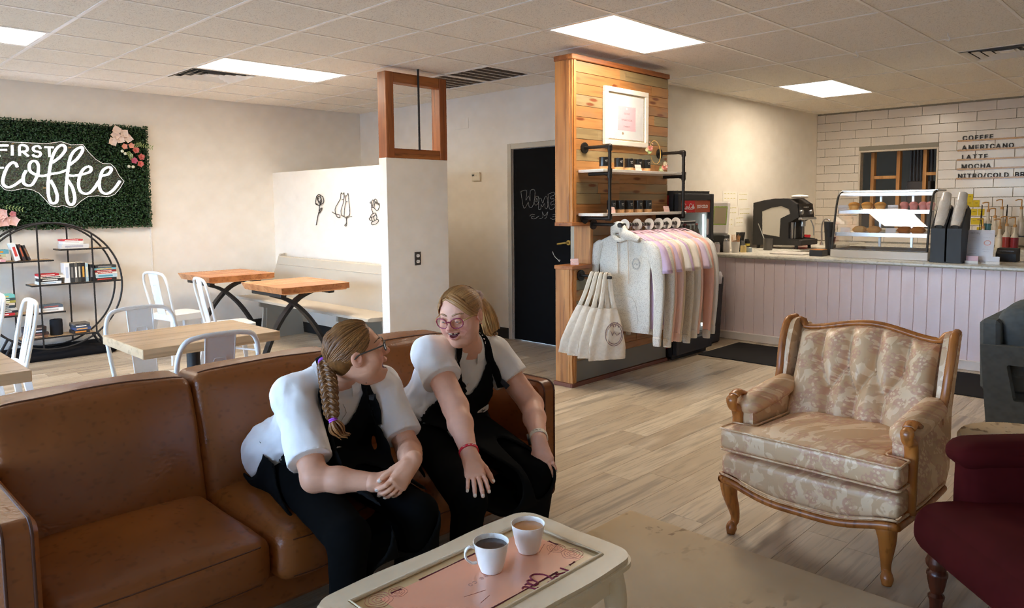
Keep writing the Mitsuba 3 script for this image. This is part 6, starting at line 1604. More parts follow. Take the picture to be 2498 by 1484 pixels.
# espresso machine
em_ = thing('espresso_machine', 'large black espresso machine with white side panels on the side worktop', 'espresso machine')
bodyp = sg.Polygon([(4.03, .95), (4.03, 1.444), (3.906, 1.472), (3.774, 1.492), (3.609, 1.492), (3.509, 1.425), (3.488, 1.275), (3.603, 1.215), (3.60, 1.034), (3.473, 1.024), (3.471, .955)])
winp = sg.Polygon([(3.922, 1.343), (3.809, 1.388), (3.689, 1.406), (3.598, 1.37), (3.583, 1.317), (3.695, 1.263), (3.704, 1.049), (3.916, 1.08)])
for x in (8.20, 8.62): part(em_, 'side_frame', prism(bodyp.difference(winp), .025, 'yz', x), 'paint', 30, color='#1f1d1c')
part(em_, 'side_panel', prism(winp, .012, 'yz', 8.207), 'paint_gloss', 30, color='#d9d3c6', label='off-white side panel')
part(em_, 'body', prism(bodyp.buffer(-.008), .392, 'yz', 8.226), 'paint', 30, color='#2a2725')
part(em_, 'control_panel', prism(sg.Polygon([(3.509, 1.425), (3.488, 1.275), (3.480, 1.275), (3.500, 1.43)]), .40, 'yz', 8.222), 'paint_gloss', 30, color='#14110f')
part(em_, 'chrome_lip', box(8.215, 8.64, 3.455, 3.50, 1.245, 1.272, .008), 'steel', 30)
for x in (8.30, 8.56): part(em_, 'dial', cyl((x, 3.478, 1.335), (x, 3.497, 1.335), .028, 18), 'steel', 30)
for i in range(6): part(em_, 'button', box(8.36 + i * .024, 8.372 + i * .024, 3.494, 3.502, 1.385, 1.395), 'ceramic', False)
part(em_, 'group_head', lathe([(0, 0), (.035, 0), (.035, .05), (.028, .07), (0, .07)], 20, (8.42, 3.53, 1.17)), 'steel', 40)
part(em_, 'steam_wand', tube(spline([(8.58, 3.50, 1.24), (8.585, 3.47, 1.16), (8.575, 3.46, 1.06)], 5), .006, 8), 'steel', True)
for x in (8.24, 8.30, 8.52): part(em_, 'column', box(x, x + .025, 3.57, 3.59, 1.03, 1.22), 'steel', False)
part(em_, 'drip_tray', box(8.20, 8.645, 3.44, 3.62, .955, 1.02, .008), 'paint', 30, color='#2c2724')
for x in (8.24, 8.60):
    for y in (3.52, 3.98): part(em_, 'foot', cyl((x, y, CT), (x, y, .956), .018, 10), 'black_metal', 30)
single('cloth_pile', 'folded white cloth on top of the espresso machine', 'cloth', move(soft((.22, .12, .03), .014, (.01, .01, .008), 10), (8.40, 3.56, 1.512)), 'ceramic', True)
single('red_basket', 'bright red plastic basket right of the espresso machine', 'basket', cat(lathe([(0, 0), (.08, 0), (.105, .13), (.10, .13), (.078, .008), (0, .008)], 24, (9.05, 3.80, CT))), 'paint', 40, color='#c4202c')
fc = thing('faucet', 'slim chrome gooseneck faucet by the tiled wall', 'faucet')
part(fc, 'spout', tube(spline([(9.22, 3.62, CT), (9.22, 3.62, CT + .24), (9.22, 3.585, CT + .32), (9.22, 3.53, CT + .31), (9.22, 3.515, CT + .25)], 6), .009, 8), 'steel', True); part(fc, 'base', cyl((9.22, 3.62, CT), (9.22, 3.62, CT + .03), .022, 14), 'steel', 30)
# notes on the side wall
for i, (x, z, w, h, nl, wd) in enumerate(((7.82, 1.50, .34, .16, 4, 'uppermost left'), (8.13, 1.48, .26, .18, 4, 'uppermost right'), (7.83, 1.34, .34, .15, 5, 'middle left'), (8.18, 1.33, .30, .14, 5, 'middle right'), (7.80, 1.22, .26, .12, 3, 'lowest left'), (8.05, 1.235, .22, .12, 3, 'lowest right'))):
    t = thing('recipe_sheet', 'white paper recipe sheet with yellow marks on the side wall, %s' % wd, 'paper')
    part(t, 'paper', box(x - w / 2, x + w / 2, WC - .003, WC - .001, z - h / 2, z + h / 2), 'paint_matte', False, color='#eee9dc')
    bars = [box(x - w / 2 + .03 + (k % nl) * (w - .05) / nl, x - w / 2 + .03 + (k % nl) * (w - .05) / nl + .04, WC - .0036, WC - .003, z + h / 2 - .03 - (k // nl) * .055, z + h / 2 - .024 - (k // nl) * .055) for k in range(nl * 2)]
    k_ = part(t, 'marks', cat(bars), 'paint', False, color='#c9bc72'); labels[k_] = {'kind': 'stuff', 'label': 'yellow highlighted lines'}
n_ = 0
for y, z, w in ((2.19, 1.415, 'first'), (2.26, 1.415, 'first'), (2.135, 1.31, 'second'), (2.21, 1.31, 'second'), (2.14, 1.20, 'third'), (2.205, 1.20, 'third'), (2.14, 1.09, 'fourth'), (2.26, 1.49, 'top')):
    n_ += 1
    t = thing('yellow_note', 'yellow sticky note on the tiled wall behind the cups, %s row %s' % (w, 'right' if y < 2.2 else 'left'), 'note')
    part(t, 'note', box(WD - .012, WD - .010, y - .034, y + .034, z - .04, z + .04), 'paint_matte', False, color='#d3bc3c')
    part(t, 'writing', box(WD - .0128, WD - .012, y - .015, y + .015, z + .004, z + .009), 'paint', False, color='#7a6d20')
# syrup bottles with pumps on a wire rack by the tiled wall
def syrup(x, y, z, h, liquid, lab):
    t = thing('syrup_bottle', lab, 'bottle')
    part(t, 'bottle', lathe([(0, 0), (.036, 0), (.038, .01), (.038, h * .55), (.016, h * .75), (.014, h), (0, h)], 18, (x, y, z)), 'paint_gloss', 40, color='#cfc9bd')
    part(t, 'syrup', lathe([(.0385, .008), (.039, .01), (.039, h * .5), (.0385, h * .51)], 18, (x, y, z)), 'paint_gloss', 40, color=liquid)
    part(t, 'pump', cat(cyl((x, y, z + h), (x, y, z + h + .03), .017, 12), cyl((x, y, z + h), (x, y, z + h + .11), .006, 8), tube([(x, y, z + h + .11), (x - .02, y + .03, z + h + .112), (x - .03, y + .055, z + h + .10)], .007, 6)), 'paint_gloss', 40, color='#b98d55')
colr = ['#3f6f78', '#d9d3c6', '#c9bda6', '#8a2f2a', '#e2dccf', '#7d1f2a', '#d8d2c8', '#b5a58a']
for i, (y, z, h, w) in enumerate(((2.00, 1.05, .27, 'with a teal label, leftmost'), (1.93, 1.05, .20, 'second from the left, clear'), (1.865, 1.05, .30, 'third from the left, clear'), (1.80, .905, .25, 'fourth from the left, dark red'), (1.865, .905, .22, 'fifth, low in front'), (1.72, .905, .24, 'of red syrup at the right edge'), (1.68, 1.05, .30, 'tall and clear at the right edge'), (2.03, .905, .22, 'low with tan syrup'))):
    syrup(9.88 + (.07 if z > 1 else 0), y, z if z < 1 else 1.046, h, colr[i], 'pump syrup bottle %s by the tiled wall' % w)
rk = thing('wire_rack', 'dark wire rack holding syrup bottles by the tiled wall', 'rack')
for y in (1.58, 1.83, 2.08):
    part(rk, 'upright', cat(cyl((10.03, y, .90), (10.03, y, 1.40), .005, 6), cyl((9.88, y, .90), (10.03, y, 1.40), .004, 6)), 'black_metal', 30)
part(rk, 'shelf', cat(box(9.88, 10.03, 1.58, 2.08, 1.035, 1.045)), 'black_metal', False)
# ------------------------------------------------------------------ people
mat('skin', VC, rough=.5, spec=.35)
mat('hair', VC, rough=.42, spec=.4)
mat('polo', '#ebe8e6', rough=.9, spec=.15, bump=lambda p, n, uv: fb(p.x * 16 + 2 * fb(p.x * 7, p.y * 7, p.z * 7, 2), p.y * 16, p.z * 11 + 4, 3), bscale=.022)
mat('apron_cloth', '#101010', rough=.95, spec=.06, bump=lambda p, n, uv: fb(p.x * 13, p.y * 13, p.z * 9 + 4, 3), bscale=.02)
mat('trousers', '#0b0b0b', rough=.95, spec=.04)

class Body:
    """a list of blended primitives, evaluated only where a chunk of points comes near them"""
    def __init__(self): self.p = []
    def cone(self, a, b, ra, rb, k=.02):
        a, b = np.asarray(a, float), np.asarray(b, float)
        self.p.append(('+', lambda q: d_cone(q, a, b, ra, rb), np.minimum(a, b) - max(ra, rb), np.maximum(a, b) + max(ra, rb), k)); return self
    def chain(self, pts, rs, k=.008):
        for i in range(len(pts) - 1): self.cone(pts[i], pts[i + 1], rs[i], rs[i + 1], .0025)
        return self
    def ell(self, c, r, R=None, k=.02, sign='+'):
        c = np.asarray(c, float); r = np.asarray(r, float); m = r.max()
        self.p.append((sign, lambda q: d_ell(q, c, r, R), c - m, c + m, k)); return self
    def bounds(self, pad=.02):
        lo = np.min([x[2] for x in self.p if x[0] == '+'], 0) - pad; hi = np.max([x[3] for x in self.p if x[0] == '+'], 0) + pad
        return lo, hi
    def __call__(self, q, far=.12):
        lo, hi = q.min(0), q.max(0)
        d = np.full(len(q), .3)
        for s, f, a, b, k in self.p:
            gap = np.maximum(np.maximum(a - hi, lo - b), 0)
            if np.linalg.norm(gap) > far: continue
            v = f(q)
            d = smin(d, v, k) if s == '+' else smax(d, -v, k)
        return d
    def mesh(self, h, taubin=4, extra=None, pad=.02):
        lo, hi = self.bounds(pad)
        f = self if extra is None else (lambda q: extra(q, self(q)))
        def g(q):
            if len(q) < 30000: return f(q)
            return np.concatenate([f(c) for c in np.array_split(q, len(q) // 26364 + 1)])
        m = nets(g, lo, hi, h)
        return smooth(m, taubin) if taubin else m

def head_frame(o, fwd, up=(0, 0, 1), roll=0.0):
    f = np.asarray(fwd, float); f /= np.linalg.norm(f)
    r = np.cross(f, np.asarray(up, float)); r /= np.linalg.norm(r); u = np.cross(r, f)
    c, s = math.cos(math.radians(roll)), math.sin(math.radians(roll))
    r, u = r * c + u * s, u * c - r * s
    M = np.eye(4); M[:3, 0], M[:3, 1], M[:3, 2], M[:3, 3] = r, f, u, o
    return M                                                     # local x = its right, y = forward, z = up

def on(M, p):
    p = np.asarray(p, float); return p @ M[:3, :3].T + M[:3, 3]
def into(M, p):
    return (np.asarray(p, float) - M[:3, 3]) @ M[:3, :3]

def add_head(B, M, wide=1.0, mouth=.011, mz=-.0645, nose=1.0, tall=1.0, jaw=0.0):
    R = M[:3, :3]; P = lambda *a: on(M, a)
    w = wide
    B.ell(P(0, -.014, .030 - .08 * (1 - tall)), (.0735 * w, .093, .086 * tall), R, .02)
    B.ell(P(0, .018, -.036), (.059 * w, .066, .074), R, .035)
    for s in (-1, 1):
        B.ell(P(s * .040 * w, .042, -.036), (.030, .032, .030), R, .025)
        B.ell(P(s * .046 * w, .012, -.066), (.022, .036, .026), R, .03)
    B.cone(P(-.034, .0725, .024), P(.034, .0725, .024), .009, .009, .02)
    B.ell(P(0, .064 - jaw * .3, -.094 - jaw), (.021, .018, .017), R, .022)
    B.ell(P(0, .025, -.100), (.042 * w, .045, .030), R, .03)
    for s in (-1, 1): B.ell(P(s * .031, .0935, .004), (.0165, .014, .0105), R, .010, '-')
    B.cone(P(0, .084, .010), P(0, .1035, -.026 * nose), .0075, .0115, .012)
    for s in (-1, 1): B.ell(P(s * .0115, .0945, -.030 * nose), (.0085, .009, .0075), R, .008)
    B.ell(P(0, .087, mz + .012), (.027, .012, .010), R, .012)
    B.ell(P(0, .083 - jaw * .4, mz - .015 - jaw), (.021, .012, .009), R, .012)
    for x in np.linspace(-.024, .024, 7):
        B.ell(P(x, .1005 - 12 * x * x, mz - .003 + 9 * x * x), (.0062, .021, mouth * max(.25, 1 - (x / .030) ** 2)), R, .003, '-')
    for s in (-1, 1):
        B.ell(P(s * .078 * w, -.012, -.008), (.0085, .021, .031), R, .006)
        B.ell(P(s * .0865 * w, -.007, -.004), (.006, .011, .016), R, .004, '-')

def hand(B, wrist, f, thumb, L=.165, curl=(.35, .45, .5), spread=.14, w=.040, curls=None, thumb_dir=None, thumb_curl=.3):
    """palm and five fingers; f points from the wrist to the fingers, thumb from the palm to the thumb's side; curl bends away from the back. Returns the nail places"""
    f = np.asarray(f, float); f /= np.linalg.norm(f)
    t = np.asarray(thumb, float); t -= f * (t @ f); t /= np.linalg.norm(t)
    n = np.cross(t, f)                                           # towards the palm's side or its back
    return f, t, n

def build_hand(B, wrist, f, thumb, palm, L=.165, bend=(.45, .5, .45), spread=.12, thumb_out=.75, thumb_bend=.4, hw=.036, bends=None):
    f = np.asarray(f, float); f /= np.linalg.norm(f)
    t = np.asarray(thumb, float); t = t - f * (t @ f); t /= np.linalg.norm(t)
    n = np.asarray(palm, float); n = n - f * (n @ f) - t * (n @ t); n /= np.linalg.norm(n)     # the palm faces n
    W = np.asarray(wrist, float)
    PL = L * .50
    # palm: four metacarpal rods blended
    offs = (.78, .27, -.24, -.72)
    for o in offs:
        B.cone(W + t * o * hw * .55 + f * .012, W + f * PL * (1.0 if abs(o) < .5 else .95) + t * o * hw, .0155, .0125, .012)
    B.cone(W - f * .02, W + f * .03, .025, .022, .02)
    B.cone(W + f * .015 + t * hw * .6, W + f * PL * .55 + t * hw * .75 + n * .006, .016, .014, .014)
    nails = []
    lens = (.44, .49, .46, .36); rad = (.0080, .0082, .0078, .0069)
    for i, o in enumerate(offs):
        base = W + f * PL * (1.0 if abs(o) < .5 else .95) + t * o * hw
        d = f + t * spread * (o) * .9; d /= np.linalg.norm(d)
        tot = L * lens[i]; seg = (tot * .46, tot * .31, tot * .23)
        bb = bends[i] if bends is not None else bend
        pts = [base - d * .006]; ang = 0
        for s_, b_ in zip(seg, bb):
            ang += b_
            pts.append(pts[-1] + (d * math.cos(ang) + n * math.sin(ang)) * s_)
        r = rad[i]
        B.chain(pts, (r * 1.16, r * 1.06, r * .96, r * .82), .008)
        dd = pts[-1] - pts[-2]; dd /= np.linalg.norm(dd)
        up = -(n - dd * (n @ dd)); up /= np.linalg.norm(up)
        nails.append((pts[-1] - dd * .002 + up * r * .70, dd, up, r))
    base = W + f * L * .13 + t * hw * .75 + n * .004
    d = f * (1 - thumb_out * .55) + t * thumb_out + n * .25; d /= np.linalg.norm(d)
    p1 = base + d * L * .22
    d2 = d + f * thumb_bend; d2 /= np.linalg.norm(d2); p2 = p1 + d2 * L * .19
    d3 = d2 + f * thumb_bend * .9 + n * .1; d3 /= np.linalg.norm(d3); p3 = p2 + d3 * L * .14
    B.chain([base, p1, p2, p3], (.0145, .0115, .0102, .0082), .012)
    up = -n + t * .4; up = up - d3 * (up @ d3); up /= np.linalg.norm(up)
    nails.append((p3 - d3 * .001 + up * .0058, d3, up, .0092))
    return nails

def nail_mesh(c, d, up, r):
    m = trimesh.creation.icosphere(2, 1.0)
    m.vertices = m.vertices * [r * .95, r * .72, r * .28]
    return at_frame(m, c, d, np.cross(up, d))

def smooth_noise(p, f, seed): return meshkit.fbm(p * f, 3, seed) - .5

def skin_colors(v, M, base, blush, mouth=.011, mz=-.0645, nose=1.0):
    c = np.tile(lin(base), (len(v), 1))
    q = into(M, v)
    bl = lin(blush)
    wgt = np.zeros(len(v))
    for s in (-1, 1): wgt += np.exp(-np.sum(((q - [s * .043, .066, -.034]) / [.024, .04, .020]) ** 2, 1)) * .75
    wgt += np.exp(-np.sum(((q - [0, .112, -.028 * nose]) / [.014, .02, .014]) ** 2, 1)) * .8
    for s in (-1, 1): wgt += np.exp(-np.sum(((q - [s * .082, -.01, -.008]) / [.012, .024, .034]) ** 2, 1)) * .5
    wgt = np.clip(wgt, 0, 1)[:, None]
    c = c * (1 - wgt) + bl * wgt
    zc = q[:, 2] - (mz - .003 + 9 * q[:, 0] ** 2)
    face = (q[:, 1] > .055) & (np.linalg.norm(q, axis=1) < .14)
    hh = mouth * np.maximum(.25, 1 - (q[:, 0] / .030) ** 2)
    l_ = (face & (np.abs(q[:, 0]) < .0295) & (np.abs(zc) < hh + .0065 * (1 - (q[:, 0] / .031) ** 2)) & (q[:, 1] > .07)).astype(float)[:, None]
    c = c * (1 - l_ * .7) + lin('#b5605a') * l_ * .7
    i_ = (face & (np.abs(q[:, 0]) < .027) & (np.abs(zc) < hh * 1.0) & (q[:, 1] < .0925 - 12 * q[:, 0] ** 2))[:, None]
    c = np.where(i_, lin('#5a1f20'), c)
    c *= (1 + .10 * smooth_noise(v, 60, 2))[:, None] * (1 + .10 * smooth_noise(v, 15, 5))[:, None]
    return np.clip(c, 0, 1)

def brow(M, s, z=.026, h=.007):
    pts = [on(M, (s * x, y, zz)) for x, y, zz in ((.012, .0855, z), (.028, .084, z + h), (.044, .072, z + h * .6), (.053, .060, z))]
    return tube(spline(pts, 5), np.interp(np.linspace(0, 1, 16), [0, .4, 1], [.0028, .003, .0012]), 6, flat=(1.2, .5))

def eye(parent, M, s, iris='#5a6a72', squint=.5):
    m = trimesh.creation.icosphere(3, .0122)
    c = np.array([s * .031, .0765, .0045])
    v = m.vertices
    col = np.tile(lin('#e3dcd6'), (len(v), 1))
    d = np.arccos(np.clip(v[:, 1] / .0122, -1, 1))
    col[d < .50] = lin(iris); col[d < .22] = lin('#0c0a0a')
    m2 = m.copy(); m2.vertices = on(M, v + c)
    k = part(parent, 'eye', m2, 'paint_gloss', True, color=col)
    # lids: shells a little larger, cut to leave a slit
    for top in (1, -1):
        sl = m.copy(); keep = (sl.vertices[:, 2] * top > .0122 * (.12 if top > 0 else .18) * (1 - squint) * 1.2 + .0004)
        f = sl.faces[keep[sl.faces].all(1)]
        lid = trimesh.Trimesh(on(M, sl.vertices * 1.10 + c), f, process=False); lid.remove_unreferenced_vertices()
        part(parent, 'eyelid', lid, 'skin', True, color='#d99f86')

def teeth(parent, M, n=6, gap=None, z=-.058, col='#e9dfc8', y=.0885):
    ms = []
    for i in range(n):
        if gap == i: continue
        a = (i - (n - 1) / 2) * .0072
        b = soft((.0066, .005, .0085), .0018, (0, .0006, 0), 4)
        ms.append(at_frame(b, on(M, (a, y - 14 * a * a, z + 7 * a * a)), M[:3, 0], M[:3, 1]))
    part(parent, 'teeth', cat(ms), 'paint_gloss', True, color=col, label='upper teeth')

def project(F, p, off, it=5):
    """moves points on to the level off of the distance F along its gradient"""
    p = np.array(p, float)
    e = .004
    for _ in range(it):
        d = F(p) - off
        g = np.stack([F(p + np.eye(3)[k] * e) - F(p - np.eye(3)[k] * e) for k in range(3)], -1)
        g /= np.linalg.norm(g, axis=1, keepdims=True) + 1e-9
        p -= g * d[:, None] * .9
    return p, g

def ribbon(F, pts, width, off, thick=.003, n=8):
    """a cloth strap lying on the surface F = off"""
    q = spline(pts, n)
    q, g = project(F, q, off)
    for _ in range(2): q[1:-1] = (q[:-2] + q[1:-1] * 2 + q[2:]) / 4
    g_ = g
    t = np.gradient(q, axis=0); t /= np.linalg.norm(t, axis=1, keepdims=True)
    s = np.cross(t, g_); s /= np.linalg.norm(s, axis=1, keepdims=True)
    ring = [(-.5, 0), (-.5, 1), (.5, 1), (.5, 0)]
    v = np.stack([q + s * (a * width) + g_ * (b * thick) for a, b in ring], 1).reshape(-1, 3)
    f = []
    for i in range(len(q) - 1):
        for k in range(4):
            j = (k + 1) % 4
            f += [(i * 4 + k, i * 4 + j, (i + 1) * 4 + j), (i * 4 + k, (i + 1) * 4 + j, (i + 1) * 4 + k)]
    m = trimesh.Trimesh(v, f, process=False); m.fix_normals(); return m

def plate_on(F, c, ex, w, h, off, thick=.003, n=7, r=.006):
    """a thin card bent to lie on F = off, its centre at c, reading along ex; returns (mesh, placing function for flat drawings)"""
    c = project(F, np.array([c]), off)[0][0]
    g = project(F, np.array([c]), off)[1][0]
    ex = np.asarray(ex, float); ex = ex - g * (ex @ g); ex /= np.linalg.norm(ex)
    ey = np.cross(g, ex)
    return at_frame(prism(sg.box(-w / 2, -h / 2, w / 2, h / 2).buffer(-r).buffer(r), thick, 'xy'), c + g * .002, ex, ey), (c + g * (.002 + thick), ex, ey, g)

def scalp_locks(M, starts, tie, n=16, r=.0042, lift=1.0, w=1.0, tall=1.0):
    """combed strands over the skull from the hairline to the tie"""
    ms = []
    cc = np.array([0, -.014, .030 - .08 * (1 - tall)]); rr = np.array([.0735 * w, .093, .086 * tall])
    for i, s in enumerate(starts):
        s = np.asarray(s, float)
        t = np.linspace(0, 1, n)[:, None]
        p = s * (1 - t) + np.asarray(tie) * t
        q = (p - cc) / rr
        L = np.linalg.norm(q, axis=1, keepdims=True)
        over = 1.085 + .02 * np.sin(np.clip(t, 0, 1) * PI) * lift
        blend = np.clip((1 - t) * 5, 0, 1)
        surf = cc + q / L * over * rr
        p2 = np.where(t > .93, p * ((t - .93) / .07) + surf * (1 - (t - .93) / .07), surf)
        rad = r * np.interp(np.linspace(0, 1, n), [0, .12, .8, 1], [.5, 1, .9, .8])
        ms.append(tube(on(M, p2), rad, 6, flat=(1.6, .8)))
    return ms

def hair_colors(m, dark, light, seed=0, streak=None):
    v = m.vertices
    k = np.clip(meshkit.fbm(v * [90, 90, 30], 3, seed) * 1.6 - .3, 0, 1)[:, None]
    return lin(dark) * (1 - k) + lin(light) * k

def lock_colored(ms, dark, light, seed):
    r_ = np.random.default_rng(seed)
    cols = []
    for m in ms:
        t = r_.uniform(0, 1)
        c = lin(dark) * (1 - t) + lin(light) * t
        k = (.85 + .3 * meshkit.noise(m.vertices * 45, seed))[:, None]
        cols.append(np.clip(c * k, 0, 1) * np.ones((len(m.vertices), 1)))
    return cat(ms), np.vstack(cols)

def hair_cap(M, hairline, w=1.0, h=.0042, grow=.85, tall=1.0):
    """the hair lying on the skull; hairline(q) < 0 where hair grows"""
    B = Body(); R = M[:3, :3]
    B.ell(on(M, (0, -.015, .030 - .08 * (1 - tall))), (.0735 * w + .007 * grow, .093 + .007 * grow, .086 * tall + .007 * grow), R, .02)
    B.ell(on(M, (0, -.050, -.020)), (.058 * w, .052, .055), R, .03)
    def ex(q, d):
        ql = into(M, q)
        return smax(d, hairline(ql), .006) + .0016 * smooth_noise(q, 160, 3)
    return B.mesh(h, 2, ex)

def torso(hip, chest, neck, sl, sr, wide, depth, belly, loose=.0):
    """trunk from the hips to the shoulders; returns a Body and its frame (a: its left, b: up the spine, c: forward)"""
    hip, chest, neck, sl, sr = (np.asarray(x, float) for x in (hip, chest, neck, sl, sr))
    up = neck - hip; up /= np.linalg.norm(up)
    a = sl - sr; a -= up * (a @ up); a /= np.linalg.norm(a)
    c = np.cross(a, up)
    R = np.stack([a, c, up], 1)
    mid = (hip + chest) / 2
    B = Body()
    B.ell(hip + up * .02, (wide * 1.10 + loose, depth * 1.08 + loose, .16), R, .05)
    B.ell(mid + c * belly, (wide * .98 + loose, depth * 1.02 + loose, .17), R, .06)
    B.ell(chest, (wide * .95 + loose, depth * .90 + loose, .16), R, .06)
    for s in (-1, 1): B.ell(chest + a * s * wide * .42 + c * depth * .62 - up * .02, (.072, .060, .070), R, .04)
    for s in (sl, sr): B.cone(neck - up * .035 - c * .01, s, .062, .062 + loose, .045)
    return B, (hip, a, up, c)
def collar(parent, F, nk, up, front, r0=.060, shade='polo'):
    up = np.asarray(up, float); up /= np.linalg.norm(up)
    fr = np.asarray(front, float); fr = fr - up * (fr @ up); fr /= np.linalg.norm(fr); sd = np.cross(fr, up)
    th = np.linspace(math.radians(22), math.radians(338), 60)
    rows = []
    for t in th:
        d = fr * math.cos(t) + sd * math.sin(t)
        fk = np.clip(math.cos(t), 0, 1) ** 1.5
        top = nk + d * (r0 + .004 * fk) + up * (.018 - .034 * fk)
        low = nk + d * (r0 + .036 + .016 * fk) - up * (.018 + .050 * fk)
        rows.append([top - up * .016 - d * .003, top, top + d * .007 - up * .001, low])
    P = np.array(rows)
    P[:, 3] = project(F, P[:, 3], .0075)[0]
    for _ in range(2): P[1:-1, 3] = (P[:-2, 3] + 2 * P[1:-1, 3] + P[2:, 3]) / 4
    mid = (P[:, 2] + P[:, 3]) / 2
    mid = np.where((F(mid) < .008)[:, None], project(F, mid, .009)[0], mid)
    P = np.stack([P[:, 0], P[:, 1], P[:, 2], mid, P[:, 3]], 1)
    m = sheet(P[..., 0], P[..., 1], P[..., 2])
    m2 = m.copy(); n = m.vertex_normals; m2.vertices = m.vertices - n * .0022; m2.invert()
    return part(parent, 'collar', cat(m, m2), shade, True)

def glasses(parent, M, col, rim=.0021, temple_col=None, lens=True, square=False):
    t = parent
    z0, y0 = .002, .1015
    for s in (-1, 1):
        a = np.linspace(0, 2 * PI, 41)[:-1]
        cx = s * .0335
        ex_, ez_ = (.0255, .0205) if not square else (.0250, .0165)
        px = cx + ex_ * np.sign(np.cos(a)) * np.abs(np.cos(a)) ** .8; pz = z0 + ez_ * np.sign(np.sin(a)) * np.abs(np.sin(a)) ** .85 + .0025 * s * np.cos(a)
        py = y0 - 3.2 * (px ** 2)
        p = np.column_stack([px, py, pz])
        part(t, 'rim', tube(on(M, p), rim, 8, closed=True), 'paint_gloss', True, color=col)
        if lens:
            tri = trimesh.Trimesh(np.vstack([on(M, p), on(M, np.array([[cx, y0 - 3.2 * cx ** 2, z0]]))]), [(k, (k + 1) % 40, 40) for k in range(40)], process=False)
            part(t, 'lens', tri, 'lens_glass', False)
        q = spline([(s * .059, y0 - .0115, z0 + .010), (s * .0665, y0 - .016, z0 + .010), (s * .076, .05, z0 + .008), (s * .083, .0, z0 + .004), (s * .084, -.022, z0 - .008)], 5)
        part(t, 'temple', tube(on(M, q), .0019, 6, flat=(1.5, .7)), 'paint_gloss', True, color=temple_col or col)
    part(t, 'bridge', tube(on(M, spline([(-.0085, y0 + .001, z0 + .005), (0, y0 + .004, z0 + .009), (.0085, y0 + .001, z0 + .005)], 4)), rim * .95, 6), 'paint_gloss', True, color=col)
scene['lens_glass'] = {'type': 'thindielectric', 'int_ior': 1.5}

def leg_bodies(hips, knees, ankles, r=(.090, .065, .052)):
    B = Body()
    for h, k, a in zip(hips, knees, ankles):
        B.cone(h, k, r[0], r[1], .04); B.cone(k, a, r[1] * .96, r[2], .02)
    B.ell(np.mean(hips, 0) + [0, .03, .01], (.185, .13, .085), None, .05)
    return B

def shoe(parent, ankle, d):
    d = np.array([d[0], d[1], 0.0]); d /= np.linalg.norm(d)
    B = Body(); a = np.array([ankle[0], ankle[1], .0])
    B.cone(a + [0, 0, .095], a + [0, 0, .05], .042, .042, .02); B.cone(a - d * .03 + [0, 0, .05], a + d * .14 + [0, 0, .042], .038, .032, .03)
    return part(parent, 'shoe', B.mesh(.007, 3, lambda q, v: smax(v, .0105 - q[:, 2], .006)), 'trousers', True)

